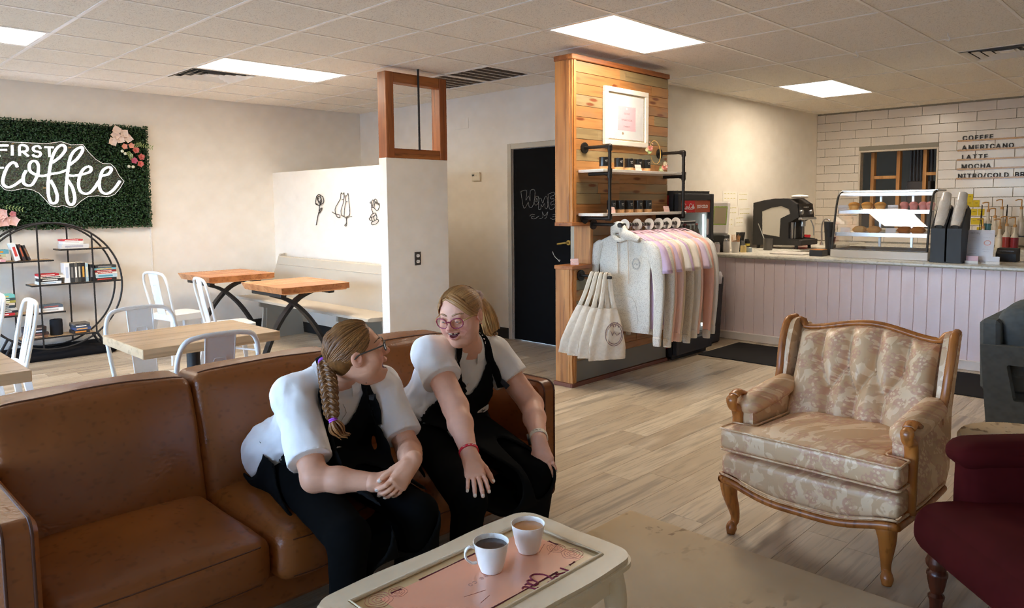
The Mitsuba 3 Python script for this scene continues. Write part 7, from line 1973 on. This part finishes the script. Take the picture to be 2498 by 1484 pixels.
def person(name, label, hip, chest, neck, sl, sr, eL, eR, wL, wR, hips, knees, ankles, headM, hands, sleeve, wide, depth, belly, arm_r, skin, blush, apron, wide_head=1.0, mouth=.011, mz=-.0645, nose=1.0, tall=1.0, jaw=0.0):
    t = thing(name, label, 'person')
    # skin
    B = Body()
    add_head(B, headM, wide_head, mouth, mz - jaw * .3, nose, tall, jaw)
    B.cone(on(headM, (0, -.030, -.040)), neck, .054, .056, .03)
    nk = np.asarray(neck, float)
    for s, e, w in ((sl, eL, wL), (sr, eR, wR)):
        s, e, w = (np.asarray(x, float) for x in (s, e, w))
        B.cone(nk - [0, 0, .03], s, .045, arm_r[0], .04)
        B.cone(s, e, arm_r[0], arm_r[1], .03)
        B.cone(e, e + (w - e) * .38, arm_r[1] * .97, arm_r[2], .02); B.cone(e + (w - e) * .38, w, arm_r[2], arm_r[3], .02)
    H = Body()
    for e, w in ((eL, wL), (eR, wR)):
        e, w = np.asarray(e, float), np.asarray(w, float)
        H.cone(w + (e - w) * .10, w, (arm_r[3] + (arm_r[2] - arm_r[3]) * .16) * .96, arm_r[3], .02)
    nails = hands(H)
    m1 = B.mesh(.0031, 3); m2 = H.mesh(.0020, 2)
    m = cat(m1, m2)
    part(t, 'body', m, 'skin', True, color=skin_colors(m.vertices, headM, skin, blush, mouth, mz - jaw * .3, nose))
    for n in nails: part(t, 'nail', nail_mesh(*n), 'paint_gloss', True, color='#eadfd4')
    # shirt
    S, (o, a, up, c) = torso(hip, chest, neck, sl, sr, wide, depth, belly, .010)
    for s, e in ((sl, eL), (sr, eR)):
        s, e = np.asarray(s, float), np.asarray(e, float)
        S.cone(s, s + (e - s) * (sleeve + .12), arm_r[0] + .020, arm_r[1] + .032, .035)
    Rt = np.stack([a, c, up], 1)
    def F(q):
        b_ = (q - o) @ up
        wr_ = meshkit.fbm(q @ Rt * [15, 15, 8] + 3, 3, 4) - .5
        return S(q) + .05 * wr_ * np.clip(1 - np.abs(b_ - .14) / .34, .3, 1)
    frames = [(np.asarray(s, float), (np.asarray(e, float) - np.asarray(s, float))) for s, e in ((sl, eL), (sr, eR))]
    def cut(q, d):
        d = F(q)
        for k, (s, v) in enumerate(frames):
            L = np.linalg.norm(v); al = (q - s) @ (v / L)
            near = np.linalg.norm(q - s - np.outer(al, v / L), axis=1)
            out = (q - s) @ (a if k == 0 else -a)
            d = np.where((near < .13) & (al > L * .2) & (out > -.10), np.maximum(d, al - L * sleeve), d)
        b_ = (q - o) @ up
        return smax(d, -(b_ + .085), .01)
    sh = S.mesh(.0052, 3, cut)
    shk = part(t, 'shirt', sh, 'polo', True, label='white polo shirt')
    # legs
    Lg = leg_bodies(hips, knees, ankles)
    part(t, 'trousers', Lg.mesh(.008, 3, lambda q, d: smax(d, .07 - q[:, 2], .01) + .010 * smooth_noise(q, 11, 8)), 'trousers', True, label='black trousers')
    for k, an in zip(knees, ankles): shoe(t, an, (k[0] - an[0], k[1] - an[1] - .25))
    # apron
    lap = leg_bodies(hips, knees, ankles)
    kn = np.asarray(knees, float)
    hp = np.asarray(hips, float)
    for w_ in (.14, .28, .42, .56, .70, .84):
        lap.cone(hp[0] * (1 - w_) + hp[1] * w_, kn[0] * (1 - w_) + kn[1] * w_ + [0, .01, -.006 - .05 * w_ * (1 - w_)], .086, .064, .05)
    Fc = lambda q: smin(F(q), lap(q), .05)
    lo = np.minimum(S.bounds()[0], lap.bounds()[0]); hi = np.maximum(S.bounds()[1], lap.bounds()[1])
    def reg(q):
        w = q - o
        A, Bv, C = w @ a, w @ up, w @ c
        bw = np.interp(Bv, apron['b'], apron['w'])
        topc = apron['top'] + .15 * np.clip(np.abs(A - apron['shift']) / .10, 0, 1.1) ** 2
        bib = np.maximum(np.maximum(np.abs(A - apron['shift']) - bw, Bv - topc), -C + .02)
        kx = apron['drift'] * np.clip(C / .65, 0, 1.2)
        sk = np.maximum(np.maximum(np.abs(A - kx) - (.205 + (apron['sw'] - .205) * np.clip((C - .08) / .45, 0, 1)), -(C - .015)), np.maximum(apron['hem'] - q[:, 2], Bv - .13))
        return np.minimum(bib, sk)
    def ap(q):
        far = []
        d = Fc(q)
        return smax(np.abs(d - .011) - .0056, reg(q), .004)
    def apg(q):
        return np.concatenate([ap(x) for x in np.array_split(q, len(q) // 26364 + 1)])
    am = nets(apg, lo, hi, .0058)
    am = smooth(am, 4)
    apk = part(t, 'apron', am, 'apron_cloth', True, label='black apron')
    return t, B, F, (o, a, up, c), apk, shk

# ---- the woman with the braid
HA = head_frame((1.446, 2.196, .929), (.89, -.45, .21), roll=-2)
def hands_a(B):
    n1 = build_hand(B, (1.362, 1.958, .535), (.82, -.50, -.06), (-.15, .15, .97), (.50, .78, .25), L=.150, bends=[(.45, .9, .7), (.5, .95, .7), (.55, .95, .7), (.6, .95, .7)], spread=.05, thumb_out=.35, thumb_bend=.5, hw=.031)
    n2 = build_hand(B, (1.452, 1.902, .590), (-.70, .02, -.70), (-.55, .1, .8), (.62, .70, -.30), L=.160, bends=[(.15, .45, .4), (.2, .5, .4), (.22, .55, .4), (.25, .55, .4)], spread=.26, thumb_out=.35, thumb_bend=.5, hw=.035)
    return n1 + n2
ta, BA, SA, FA, apA, shA = person('person', 'woman with a long braid and glasses in profile, white polo, black apron', (1.425, 2.60, .475), (1.455, 2.43, .675), (1.45, 2.325, .845), (1.645, 2.345, .745), (1.285, 2.36, .770),
    (1.625, 2.14, .535), (1.222, 2.125, .545), (1.459, 1.910, .592), (1.362, 1.958, .535), [(1.335, 2.52, .455), (1.515, 2.52, .455)], [(1.195, 1.885, .425), (1.465, 1.885, .42)], [(1.20, 1.925, .085), (1.47, 1.925, .085)],
    HA, hands_a, .80, .196, .130, .050, (.053, .045, .041, .0285), '#d29a7c', '#c2735f',
    dict(b=[-.1, .1, .22, .32, .44], w=[.22, .20, .165, .128, .098], top=.305, shift=.0, drift=-.08, sw=.30, hem=.30), mouth=.019, tall=.95, jaw=.011)
o, a, up, c = FA
collar(ta, SA, np.array([1.448, 2.318, .852]), up, c, .060)
# straps, tag and logo
for s in (-1, 1):
    pts = [o + a * s * .100 + up * .36 + c * .2, o + a * s * .092 + up * .43 + c * .13, o + a * s * .076 + up * .475 + c * .02, o + a * s * .050 + up * .47 - c * .10]
    part(apA, 'strap', ribbon(SA, pts, .034, .008, .004), 'apron_cloth', 30)
    part(apA, 'strap_slider', ribbon(SA, [pts[1] - up * .012, pts[1], pts[1] + up * .012], .040, .0125, .003, 3), 'paint', 30, color='#1d1d1f')
for k in range(2):
    p, g = project(SA, np.array([o + up * (.405 - .035 * k) + c * .2]), .002)
    part(shA, 'button', disc(p[0], .005, g[0], .003, 12), 'ceramic', 30)
seam_pts, _ = project(SA, spline([o + up * .44 + c * .2 + a * .012, o + up * .36 + c * .22 + a * .012], 6), .0015)
part(shA, 'placket_seam', tube(seam_pts, .0012, 5), 'paint_matte', True, color='#b9b4b0')
FcA = lambda q: SA(q) - .027
tagm, (tc, tx, ty, tg) = plate_on(FcA, o + up * .262 + c * .25 + a * .02, a + up * -.28, .078, .026, 0, .002)
tk = part(apA, 'name_tag', tagm, 'ceramic', 30, label='white name tag reading Courtney')
l, w_ = script('Courtney'.replace('C', 'C'), .0125)
part(tk, 'lettering', strokes([q - [w_ / 2, .005] for q in l], .0008, tc, tx, ty, 4, 4), 'paint', False, color='#26262a', label='handwritten name')
lc_, (lc0, lx, ly, lg_) = plate_on(FcA, o + up * .19 + c * .26 + a * .02, a, .02, .02, 0, .001)
l, w_ = script('Rose', .022)
part(apA, 'logo_lettering', strokes([q - [w_ / 2, .01] for q in l], .0011, lc0, lx, ly, 4, 4), 'paint', False, color='#d58a92', label='pink script Rose')
part(apA, 'logo_whiskers', strokes([[(-.03, .0), (-.055, .008)], [(-.03, -.01), (-.058, -.012)], [(.03, .004), (.055, .014)], [(.03, -.008), (.056, -.008)], [(-.012, .014), (-.008, .030), (.004, .018)]], .0011, lc0, lx, ly, 4, 3), 'paint', False, color='#e8ddd6', label='white whisker lines')
# face
for s in (-1, 1): eye(ta, HA, s, squint=.45)
part(ta, 'eyebrows', cat(brow(HA, -1), brow(HA, 1)), 'hair', True, color='#6a452c')
teeth(ta, HA, 6, z=-.0555, y=.0900)
gA = part(ta, 'glasses', tube(on(HA, spline([(-.0085, .1025, .007), (0, .1055, .011), (.0085, .1025, .007)], 4)), .002, 6), 'paint_gloss', True, color='#22302f', label='dark teal rimmed glasses')
glasses(gA, HA, '#22302f', .0019, '#4a4038', True, True)
mole, mg = project(BA, np.array([on(HA, (.055, -.005, -.125)), on(HA, (.045, .055, -.07))]), .0)
for k in range(2): part(ta, 'mole', move(trimesh.creation.icosphere(2, .0022 if k == 0 else .001), mole[k]), 'skin', True, color='#4a2a20')
# hair
def line_a(q):
    yl = np.interp(q[:, 2], [-.10, -.05, -.012, .01, .03, .05, .08, .12], [-.045, -.040, -.030, .012, .040, .050, .058, .066])
    return np.maximum(q[:, 1] - yl, -(q[:, 2] + .088))
cap = hair_cap(HA, line_a, 1.0, tall=.95)
tie_a = np.array([-.005, -.122, -.040])
st_ = []
r_ = np.random.default_rng(21)
for z, y in [(.012, .010), (.022, .030), (.032, .042), (.044, .049), (.058, .053), (.074, .056)]:
    for s in (-1, 1):
        x = .0735 * math.sqrt(max(0, 1 - ((y + .014) / .1) ** 2 - ((z - .03) / .094) ** 2))
        for q in range(4): st_.append((s * (x + .006), y + .002 * q - .004, z + .003 * q))
for x in np.linspace(-.055, .055, 26):
    zt = .030 + .090 * math.sqrt(max(0, 1 - (x / .083) ** 2 - (.062 / .1) ** 2))
    st_.append((x, .050 + .004 * math.sin(x * 90), zt + .004))
for z in np.linspace(-.08, .0, 10):
    for s in (-1, 1):
        st_.append((s * .066, -.030 - .006 * math.sin(z * 80), z))
st_ = [np.asarray(p) + r_.normal(size=3) * .0022 for p in st_ for _ in range(3)]
lk = scalp_locks(HA, st_, tie_a, r=.0026, tall=.95)
lm, lcx = lock_colored(lk, '#59371a', '#8a5b2e', 5)
hair_k = part(ta, 'hair', cat(cap, lm), 'hair', True, color=np.vstack([hair_colors(cap, '#4f3016', '#774c24', 2), lcx]), label='brown hair combed back')
# braid
bp_ = np.array([(1.366, 2.292, .902), (1.343, 2.235, .868), (1.326, 2.195, .836), (1.312, 2.165, .799), (1.302, 2.142, .754), (1.30, 2.122, .716), (1.316, 2.105, .676)])
def fall(F, pts, off):
    q = spline(pts, 12); d = F(q)
    p, _ = project(F, q, off)
    q = np.where((d < off)[:, None], p, q)
    for _ in range(6): q[1:-1] = (q[:-2] + 2 * q[1:-1] + q[2:]) / 4
    return q
path = fall(SA, bp_, .026)
n = len(path); u = np.linspace(0, 1, n)
tt = np.gradient(path, axis=0); tt /= np.linalg.norm(tt, axis=1, keepdims=True)
nn = np.tile(-CF, (n, 1)); nn -= tt * np.sum(nn * tt, 1, keepdims=True); nn /= np.linalg.norm(nn, axis=1, keepdims=True); bb = np.cross(tt, nn)
wd = np.interp(u, [0, .08, .3, .72, .78, 1], [.010, .018, .021, .017, .010, .012])
ms = []
end = int(n * .80)
for k in range(3):
    ph = u * 2 * PI * 5.2 + k * 2 * PI / 3
    q = path + bb * (np.sin(ph) * wd * .85)[:, None] + nn * (np.sin(2 * ph) * wd * .42)[:, None]
    ms.append(tube(q[:end], (wd * .72)[:end], 8))
    for j in range(7):
        a_ = j * 2 * PI / 7
        off = (np.cos(a_) * bb + np.sin(a_) * nn) * (wd * .66)[:, None]
        ms.append(tube((q + off)[:end], (wd * .16)[:end], 5))
bm_, bc_ = lock_colored(ms, '#5a381b', '#875a2f', 8)
part(hair_k, 'braid', bm_, 'hair', True, color=bc_, label='long brown braid over the shoulder')
ms = []
for j in range(30):
    a_, r0 = r_.uniform(0, 2 * PI), r_.uniform(0, 1) ** .5
    sp = np.linspace(0, 1, n - end + 1)[:, None]
    tailp = path[end - 1:] if len(path[end - 1:]) == len(sp) else path[end:]
    sp = np.linspace(0, 1, len(tailp))[:, None]
    fl_ = (.006 + .022 * np.sin(np.clip(sp * 1.1, 0, 1) * PI * .8))
    q = tailp + (np.cos(a_) * bb[end - 1:][:len(tailp)] + np.sin(a_) * nn[end - 1:][:len(tailp)]) * fl_ * r0
    q = np.vstack([q, q[-1] + (q[-1] - q[-2]) * r_.uniform(1, 4) + np.array([.02, -.01, .004]) * r_.uniform(0, 1)])
    ms.append(tube(q, np.interp(np.linspace(0, 1, len(q)), [0, .6, 1], [.0045, .0040, .001]), 5))
tm_, tc_ = lock_colored(ms, '#643f20', '#946337', 9)
part(hair_k, 'braid_tail', tm_, 'hair', True, color=tc_)
for i, col in ((3, '#8a3fa8'), (end - 1, '#a04cc0')):
    ang = np.linspace(0, 2 * PI, 21)[:-1]
    rr_ = (.017 if i == 3 else .0125)
    for d_ in (-.003, .003):
        part(hair_k, 'hair_tie', tube(path[i] + tt[i] * d_ + np.cos(ang)[:, None] * bb[i] * rr_ + np.sin(ang)[:, None] * nn[i] * rr_, .0035, 7, closed=True), 'paint', True, color=col, label='purple hair tie')

# ---- the woman with the red glasses
HB = head_frame((1.962, 2.225, 1.000), (-.90, -.36, -.25), roll=-4)
def hands_b(B):
    n1 = build_hand(B, (1.738, 1.928, .535), (-.36, -.72, -.58), (.92, -.38, .05), (-.2, .60, -.78), L=.168, bends=[(.12, .35, .3), (.08, .30, .3), (.08, .30, .3), (.12, .35, .3)], spread=.34, thumb_out=.55, thumb_bend=.75, hw=.035)
    n2 = build_hand(B, (2.128, 1.938, .484), (-.40, -.70, -.58), (-.62, .68, -.30), (.05, .62, -.78), L=.168, bends=[(.30, .50, .4), (.30, .5, .4), (.35, .5, .4), (.4, .5, .4)], spread=.10, thumb_out=.62, thumb_bend=.85, hw=.034)
    return n1 + n2
tbp, BB, SB_, FB, apB, shB = person('person', 'woman with red glasses and ponytail, hands on knees, white polo, black apron', (2.075, 2.60, .475), (2.085, 2.43, .69), (2.085, 2.325, .860), (2.265, 2.345, .775), (1.905, 2.345, .825),
    (2.325, 2.165, .560), (1.852, 2.135, .655), (2.132, 1.944, .490), (1.742, 1.934, .541), [(1.985, 2.52, .455), (2.165, 2.52, .455)], [(1.700, 1.895, .388), (2.060, 1.905, .378)], [(1.71, 1.945, .085), (2.07, 1.955, .085)],
    HB, hands_b, .50, .194, .130, .055, (.058, .051, .047, .030), '#dca58b', '#cf7c6d',
    dict(b=[-.1, .1, .22, .32, .44], w=[.24, .21, .170, .130, .098], top=.305, shift=.0, drift=-.20, sw=.335, hem=.285), wide_head=1.08, mouth=.0125, mz=-.050, nose=.72, tall=.93)
o, a, up, c = FB
collar(tbp, SB_, np.array([2.080, 2.316, .868]), up, c, .061)
for s in (-1, 1):
    pts = [o + a * s * .100 + up * .36 + c * .2, o + a * s * .093 + up * .43 + c * .13, o + a * s * .080 + up * .475 + c * .02, o + a * s * .052 + up * .47 - c * .10]
    part(apB, 'strap', ribbon(SB_, pts, .036, .008, .004), 'apron_cloth', 30)
    part(apB, 'strap_slider', ribbon(SB_, [pts[0] + up * .02, pts[0] + up * .035, pts[0] + up * .05], .042, .0125, .003, 3), 'paint', 30, color='#1d1d1f')
for k in range(2):
    p, g = project(SB_, np.array([o + up * (.42 - .035 * k) + c * .2]), .002)
    part(shB, 'button', disc(p[0], .005, g[0], .003, 12), 'ceramic', 30)
FcB = lambda q: SB_(q) - .027
tagm, (tc, tx, ty, tg) = plate_on(FcB, o + up * .255 + c * .25 + a * .085, a + up * .22, .078, .028, 0, .002)
tk = part(apB, 'name_tag', tagm, 'ceramic', 30, label='white name tag reading Elissa')
l, w_ = script('Elissa', .0145)
part(tk, 'lettering', strokes([q - [w_ / 2, .006] for q in l], .0009, tc, tx, ty, 4, 4), 'paint', False, color='#26262a', label='handwritten name')
lc_, (lc0, lx, ly, lg_) = plate_on(FcB, o + up * .205 + c * .26 + a * .01, a - up * .30, .02, .02, 0, .001)
l, w_ = script('Rose', .026)
part(apB, 'logo_lettering', strokes([q - [w_ / 2, .012] for q in l], .0013, lc0, lx, ly, 4, 4), 'paint', False, color='#d9808c', label='pink script Rose')
part(apB, 'logo_whiskers', strokes([[(-.036, .0), (-.066, .006)], [(-.036, -.012), (-.068, -.018)], [(-.034, .01), (-.056, .024)], [(.036, .004), (.066, .012)], [(.036, -.008), (.068, -.010)], [(.034, -.018), (.058, -.032)], [(-.016, .016), (-.010, .040), (.008, .022)]], .0012, lc0, lx, ly, 4, 3), 'paint', False, color='#ece2dc', label='white whisker lines')
for s in (-1, 1): eye(tbp, HB, s, squint=.8)
part(tbp, 'eyebrows', cat(brow(HB, -1, .028), brow(HB, 1, .028)), 'hair', True, color='#9a7250')
teeth(tbp, HB, 6, gap=2, z=-.0455, y=.0900)
gB = part(tbp, 'glasses', tube(on(HB, spline([(-.0085, .1025, .007), (0, .1055, .011), (.0085, .1025, .007)], 4)), .0024, 6), 'paint_gloss', True, color='#8f2f45', label='raspberry pink rimmed glasses')
glasses(gB, HB, '#8f2f45', .0023, '#c9a36a')
er, eg = project(BB, np.array([on(HB, (-.088, -.006, -.044))]), .0)
part(tbp, 'earring', move(trimesh.creation.icosphere(2, .003), er[0] - [0, 0, .006]), 'paint_gloss', True, color='#b04a4a')
def line_b(q):
    yr = np.interp(q[:, 2], [-.10, -.05, -.012, .01, .04, .07, .10, .125], [-.045, -.042, -.030, .008, .032, .042, .048, .050])
    yl = np.interp(q[:, 2], [-.10, -.05, -.015, .0, .02, .045, .075, .10, .125], [-.045, -.042, -.030, .012, .038, .050, .054, .056, .058])
    yy = yr + (yl - yr) * np.clip((.03 - q[:, 0]) / .03, 0, 1)
    return np.maximum(q[:, 1] - yy, -(q[:, 2] + .082))
capB = hair_cap(HB, line_b, 1.08, tall=.93)
tie_b = np.array([-.035, -.108, .035])
st_ = []
cc = np.array([0, -.014, .0244]); rr = np.array([.0735 * 1.08, .093, .080])
for k, x in enumerate(np.linspace(-.06, .06, 30)):
    y = .052 - 4 * x * x; z = .030 + .088 * math.sqrt(max(0, 1 - (x / .083) ** 2 - ((y + .014) / .1) ** 2)) if ((y + .014) / .1) ** 2 + (x / .083) ** 2 < 1 else .04
    st_.append((x, y, z + .004))
for z, y in [(.0, -.01), (.01, .012), (.02, .035), (.032, .046), (.046, .054), (.06, .060)]:
    for s in (-1, 1):
        x = .078 * math.sqrt(max(.05, 1 - ((y + .014) / .1) ** 2 - ((z - .03) / .094) ** 2))
        for q in range(3): st_.append((s * (x + .005), y + .003 * q, z + .004 * q))
for z in np.linspace(-.075, -.01, 8):
    for s in (-1, 1): st_.append((s * .066, -.034, z))
st_ = [np.asarray(p) + r_.normal(size=3) * .0022 for p in st_ for _ in range(3)]
lk = scalp_locks(HB, st_, tie_b, r=.0026, w=1.08, tall=.93)
# swept fringe over the near side of the forehead
for k in range(26):
    f_ = k / 25
    s0 = np.array([.018 - .008 * f_, .056 - .03 * f_, .092 + .012 * f_]); s1 = np.array([-.034 - .012 * f_, .066 - .020 * f_, .066 + .012 * f_]); s2 = np.array([-.072 - .004 * f_, .045 - .02 * f_, .018 + .012 * f_]); s3 = np.array([-.083, -.002 - .01 * f_, -.004 + .010 * f_])
    q = spline([s0, s1, s2, s3], 6)
    d = (q - cc) / rr; L = np.linalg.norm(d, axis=1, keepdims=True); q = cc + d / L * np.maximum(L, 1.075 + .02 * math.sin(k * 1.9)) * rr
    lk.append(tube(on(HB, q), np.interp(np.linspace(0, 1, len(q)), [0, .2, .8, 1], [.003, .0048, .0042, .0015]), 6, flat=(1.5, .8)))
lm, lcx = lock_colored(lk, '#7d5430', '#ab7d4a', 15)
hair_b = part(tbp, 'hair', cat(capB, lm), 'hair', True, color=np.vstack([hair_colors(capB, '#7d5630', '#a87c4a', 3), lcx]), label='light brown hair in a ponytail')
pp = np.vstack([on(HB, tie_b), [(2.165, 2.300, 1.012), (2.215, 2.330, .965), (2.245, 2.340, .905), (2.255, 2.335, .855), (2.250, 2.330, .835)]])
ppath = fall(SB_, pp, .016)
n = len(ppath)
tt = np.gradient(ppath, axis=0); tt /= np.linalg.norm(tt, axis=1, keepdims=True)
nn = np.tile(-CF, (n, 1)); nn -= tt * np.sum(nn * tt, 1, keepdims=True); nn /= np.linalg.norm(nn, axis=1, keepdims=True); bb = np.cross(tt, nn)
ms = []
for j in range(90):
    a_, r0 = r_.uniform(0, 2 * PI), r_.uniform(0, 1) ** .5
    fl_ = np.interp(np.linspace(0, 1, n), [0, .1, .5, .85, 1], [.006, .015, .030, .032, .022])[:, None]
    ph = r_.uniform(0, 6)
    q = ppath + (np.cos(a_) * bb * 1.1 + np.sin(a_) * nn * .7) * fl_ * r0 + bb * (.004 * np.sin(np.linspace(0, 5, n) + ph))[:, None]
    q = q[:n - r_.integers(0, 8)]
    ms.append(tube(q, np.interp(np.linspace(0, 1, len(q)), [0, .1, .7, 1], [.003, .0052, .0045, .0008]), 5))
tm_, tc_ = lock_colored(ms, '#7d5630', '#c49a62', 19)
part(hair_b, 'ponytail', tm_, 'hair', True, color=tc_, label='light brown ponytail')
ang = np.linspace(0, 2 * PI, 33)[:-1]
tb_ = on(HB, tie_b + [0, -.004, 0])
part(hair_b, 'scrunchie', tube(tb_ + np.cos(ang)[:, None] * bb[0] * .019 + np.sin(ang)[:, None] * nn[0] * .019, .008 + .0025 * np.sin(ang * 9), 8, closed=True), 'paint_matte', True, color='#e6cfc8', label='pale pink scrunchie')
# wristbands
def wristband(parent, name, e, w, r, col, width, label, pos=.96, thick=.0025):
    e, w = np.asarray(e, float), np.asarray(w, float); d = (w - e) / np.linalg.norm(w - e); cpt = e + (w - e) * pos
    x = np.cross(d, (0, 0, 1)); x /= np.linalg.norm(x); y = np.cross(d, x)
    v, f = [], []
    for i in range(28):
        t_ = i * 2 * PI / 28
        rd = x * math.cos(t_) + y * math.sin(t_)
        for rr_, zz in ((r, -width / 2), (r + thick, -width / 2), (r + thick, width / 2), (r, width / 2)): v.append(cpt + rd * rr_ + d * zz)
        j = (i + 1) % 28
        for k in range(4):
            q = (k + 1) % 4
            f += [(i * 4 + k, i * 4 + q, j * 4 + q), (i * 4 + k, j * 4 + q, j * 4 + k)]
    m = trimesh.Trimesh(v, f, process=False); m.fix_normals()
    return part(parent, name, m, 'paint', 30, color=col, label=label), cpt, d, x, y
rb, cp_, d_, x_, y_ = wristband(tbp, 'wristband', (1.852, 2.135, .655), (1.742, 1.934, .541), .0345, '#c0182c', .011, 'red rubber wristband')
vd = np.array([0, 0, 1.445]) - cp_; vd -= d_ * (vd @ d_); vd /= np.linalg.norm(vd)
tx_ = np.cross(d_, vd)
for k, (s_, o_) in enumerate((('PLAN', -.020), ('OPTIONS', .008))):
    ang0 = o_ / .035
    dirn = vd * math.cos(ang0) - np.cross(d_, vd) * math.sin(-ang0)
    part(rb, 'lettering', text(s_, .0045, .0004, cp_ + dirn * .0374 - tx_ * .006 + d_ * .002, tx_, -d_, bold=True, center=True), 'paint', False, color='#f0e9e6')
wb, cp_, d_, x_, y_ = wristband(tbp, 'watch_band', (2.325, 2.165, .560), (2.132, 1.944, .490), .0345, '#ded2c0', .021, 'cream patterned watch band', pos=.90, thick=.004)
vd = np.array([0, 0, 1.445]) - cp_; vd -= d_ * (vd @ d_); vd /= np.linalg.norm(vd); tx_ = np.cross(d_, vd)
part(wb, 'pattern', strokes([[(-.016, .002), (-.012, .006), (-.010, -.002)], [(-.004, .0), (-.001, .005), (.003, -.003), (.006, .004)], [(.011, .003), (.014, -.004), (.017, .002)]], .0007, cp_ + vd * .0388, tx_, d_, 4, 3), 'paint', False, color='#2c2622')
part(wb, 'watch', at_frame(prism(sg.box(-.019, -.019, .019, .019).buffer(-.006).buffer(.006), .009, 'xy'), cp_ + tx_ * .0365, d_, np.cross(tx_, d_)), 'paint_gloss', 30, color='#1a1a1c', label='dark watch case')
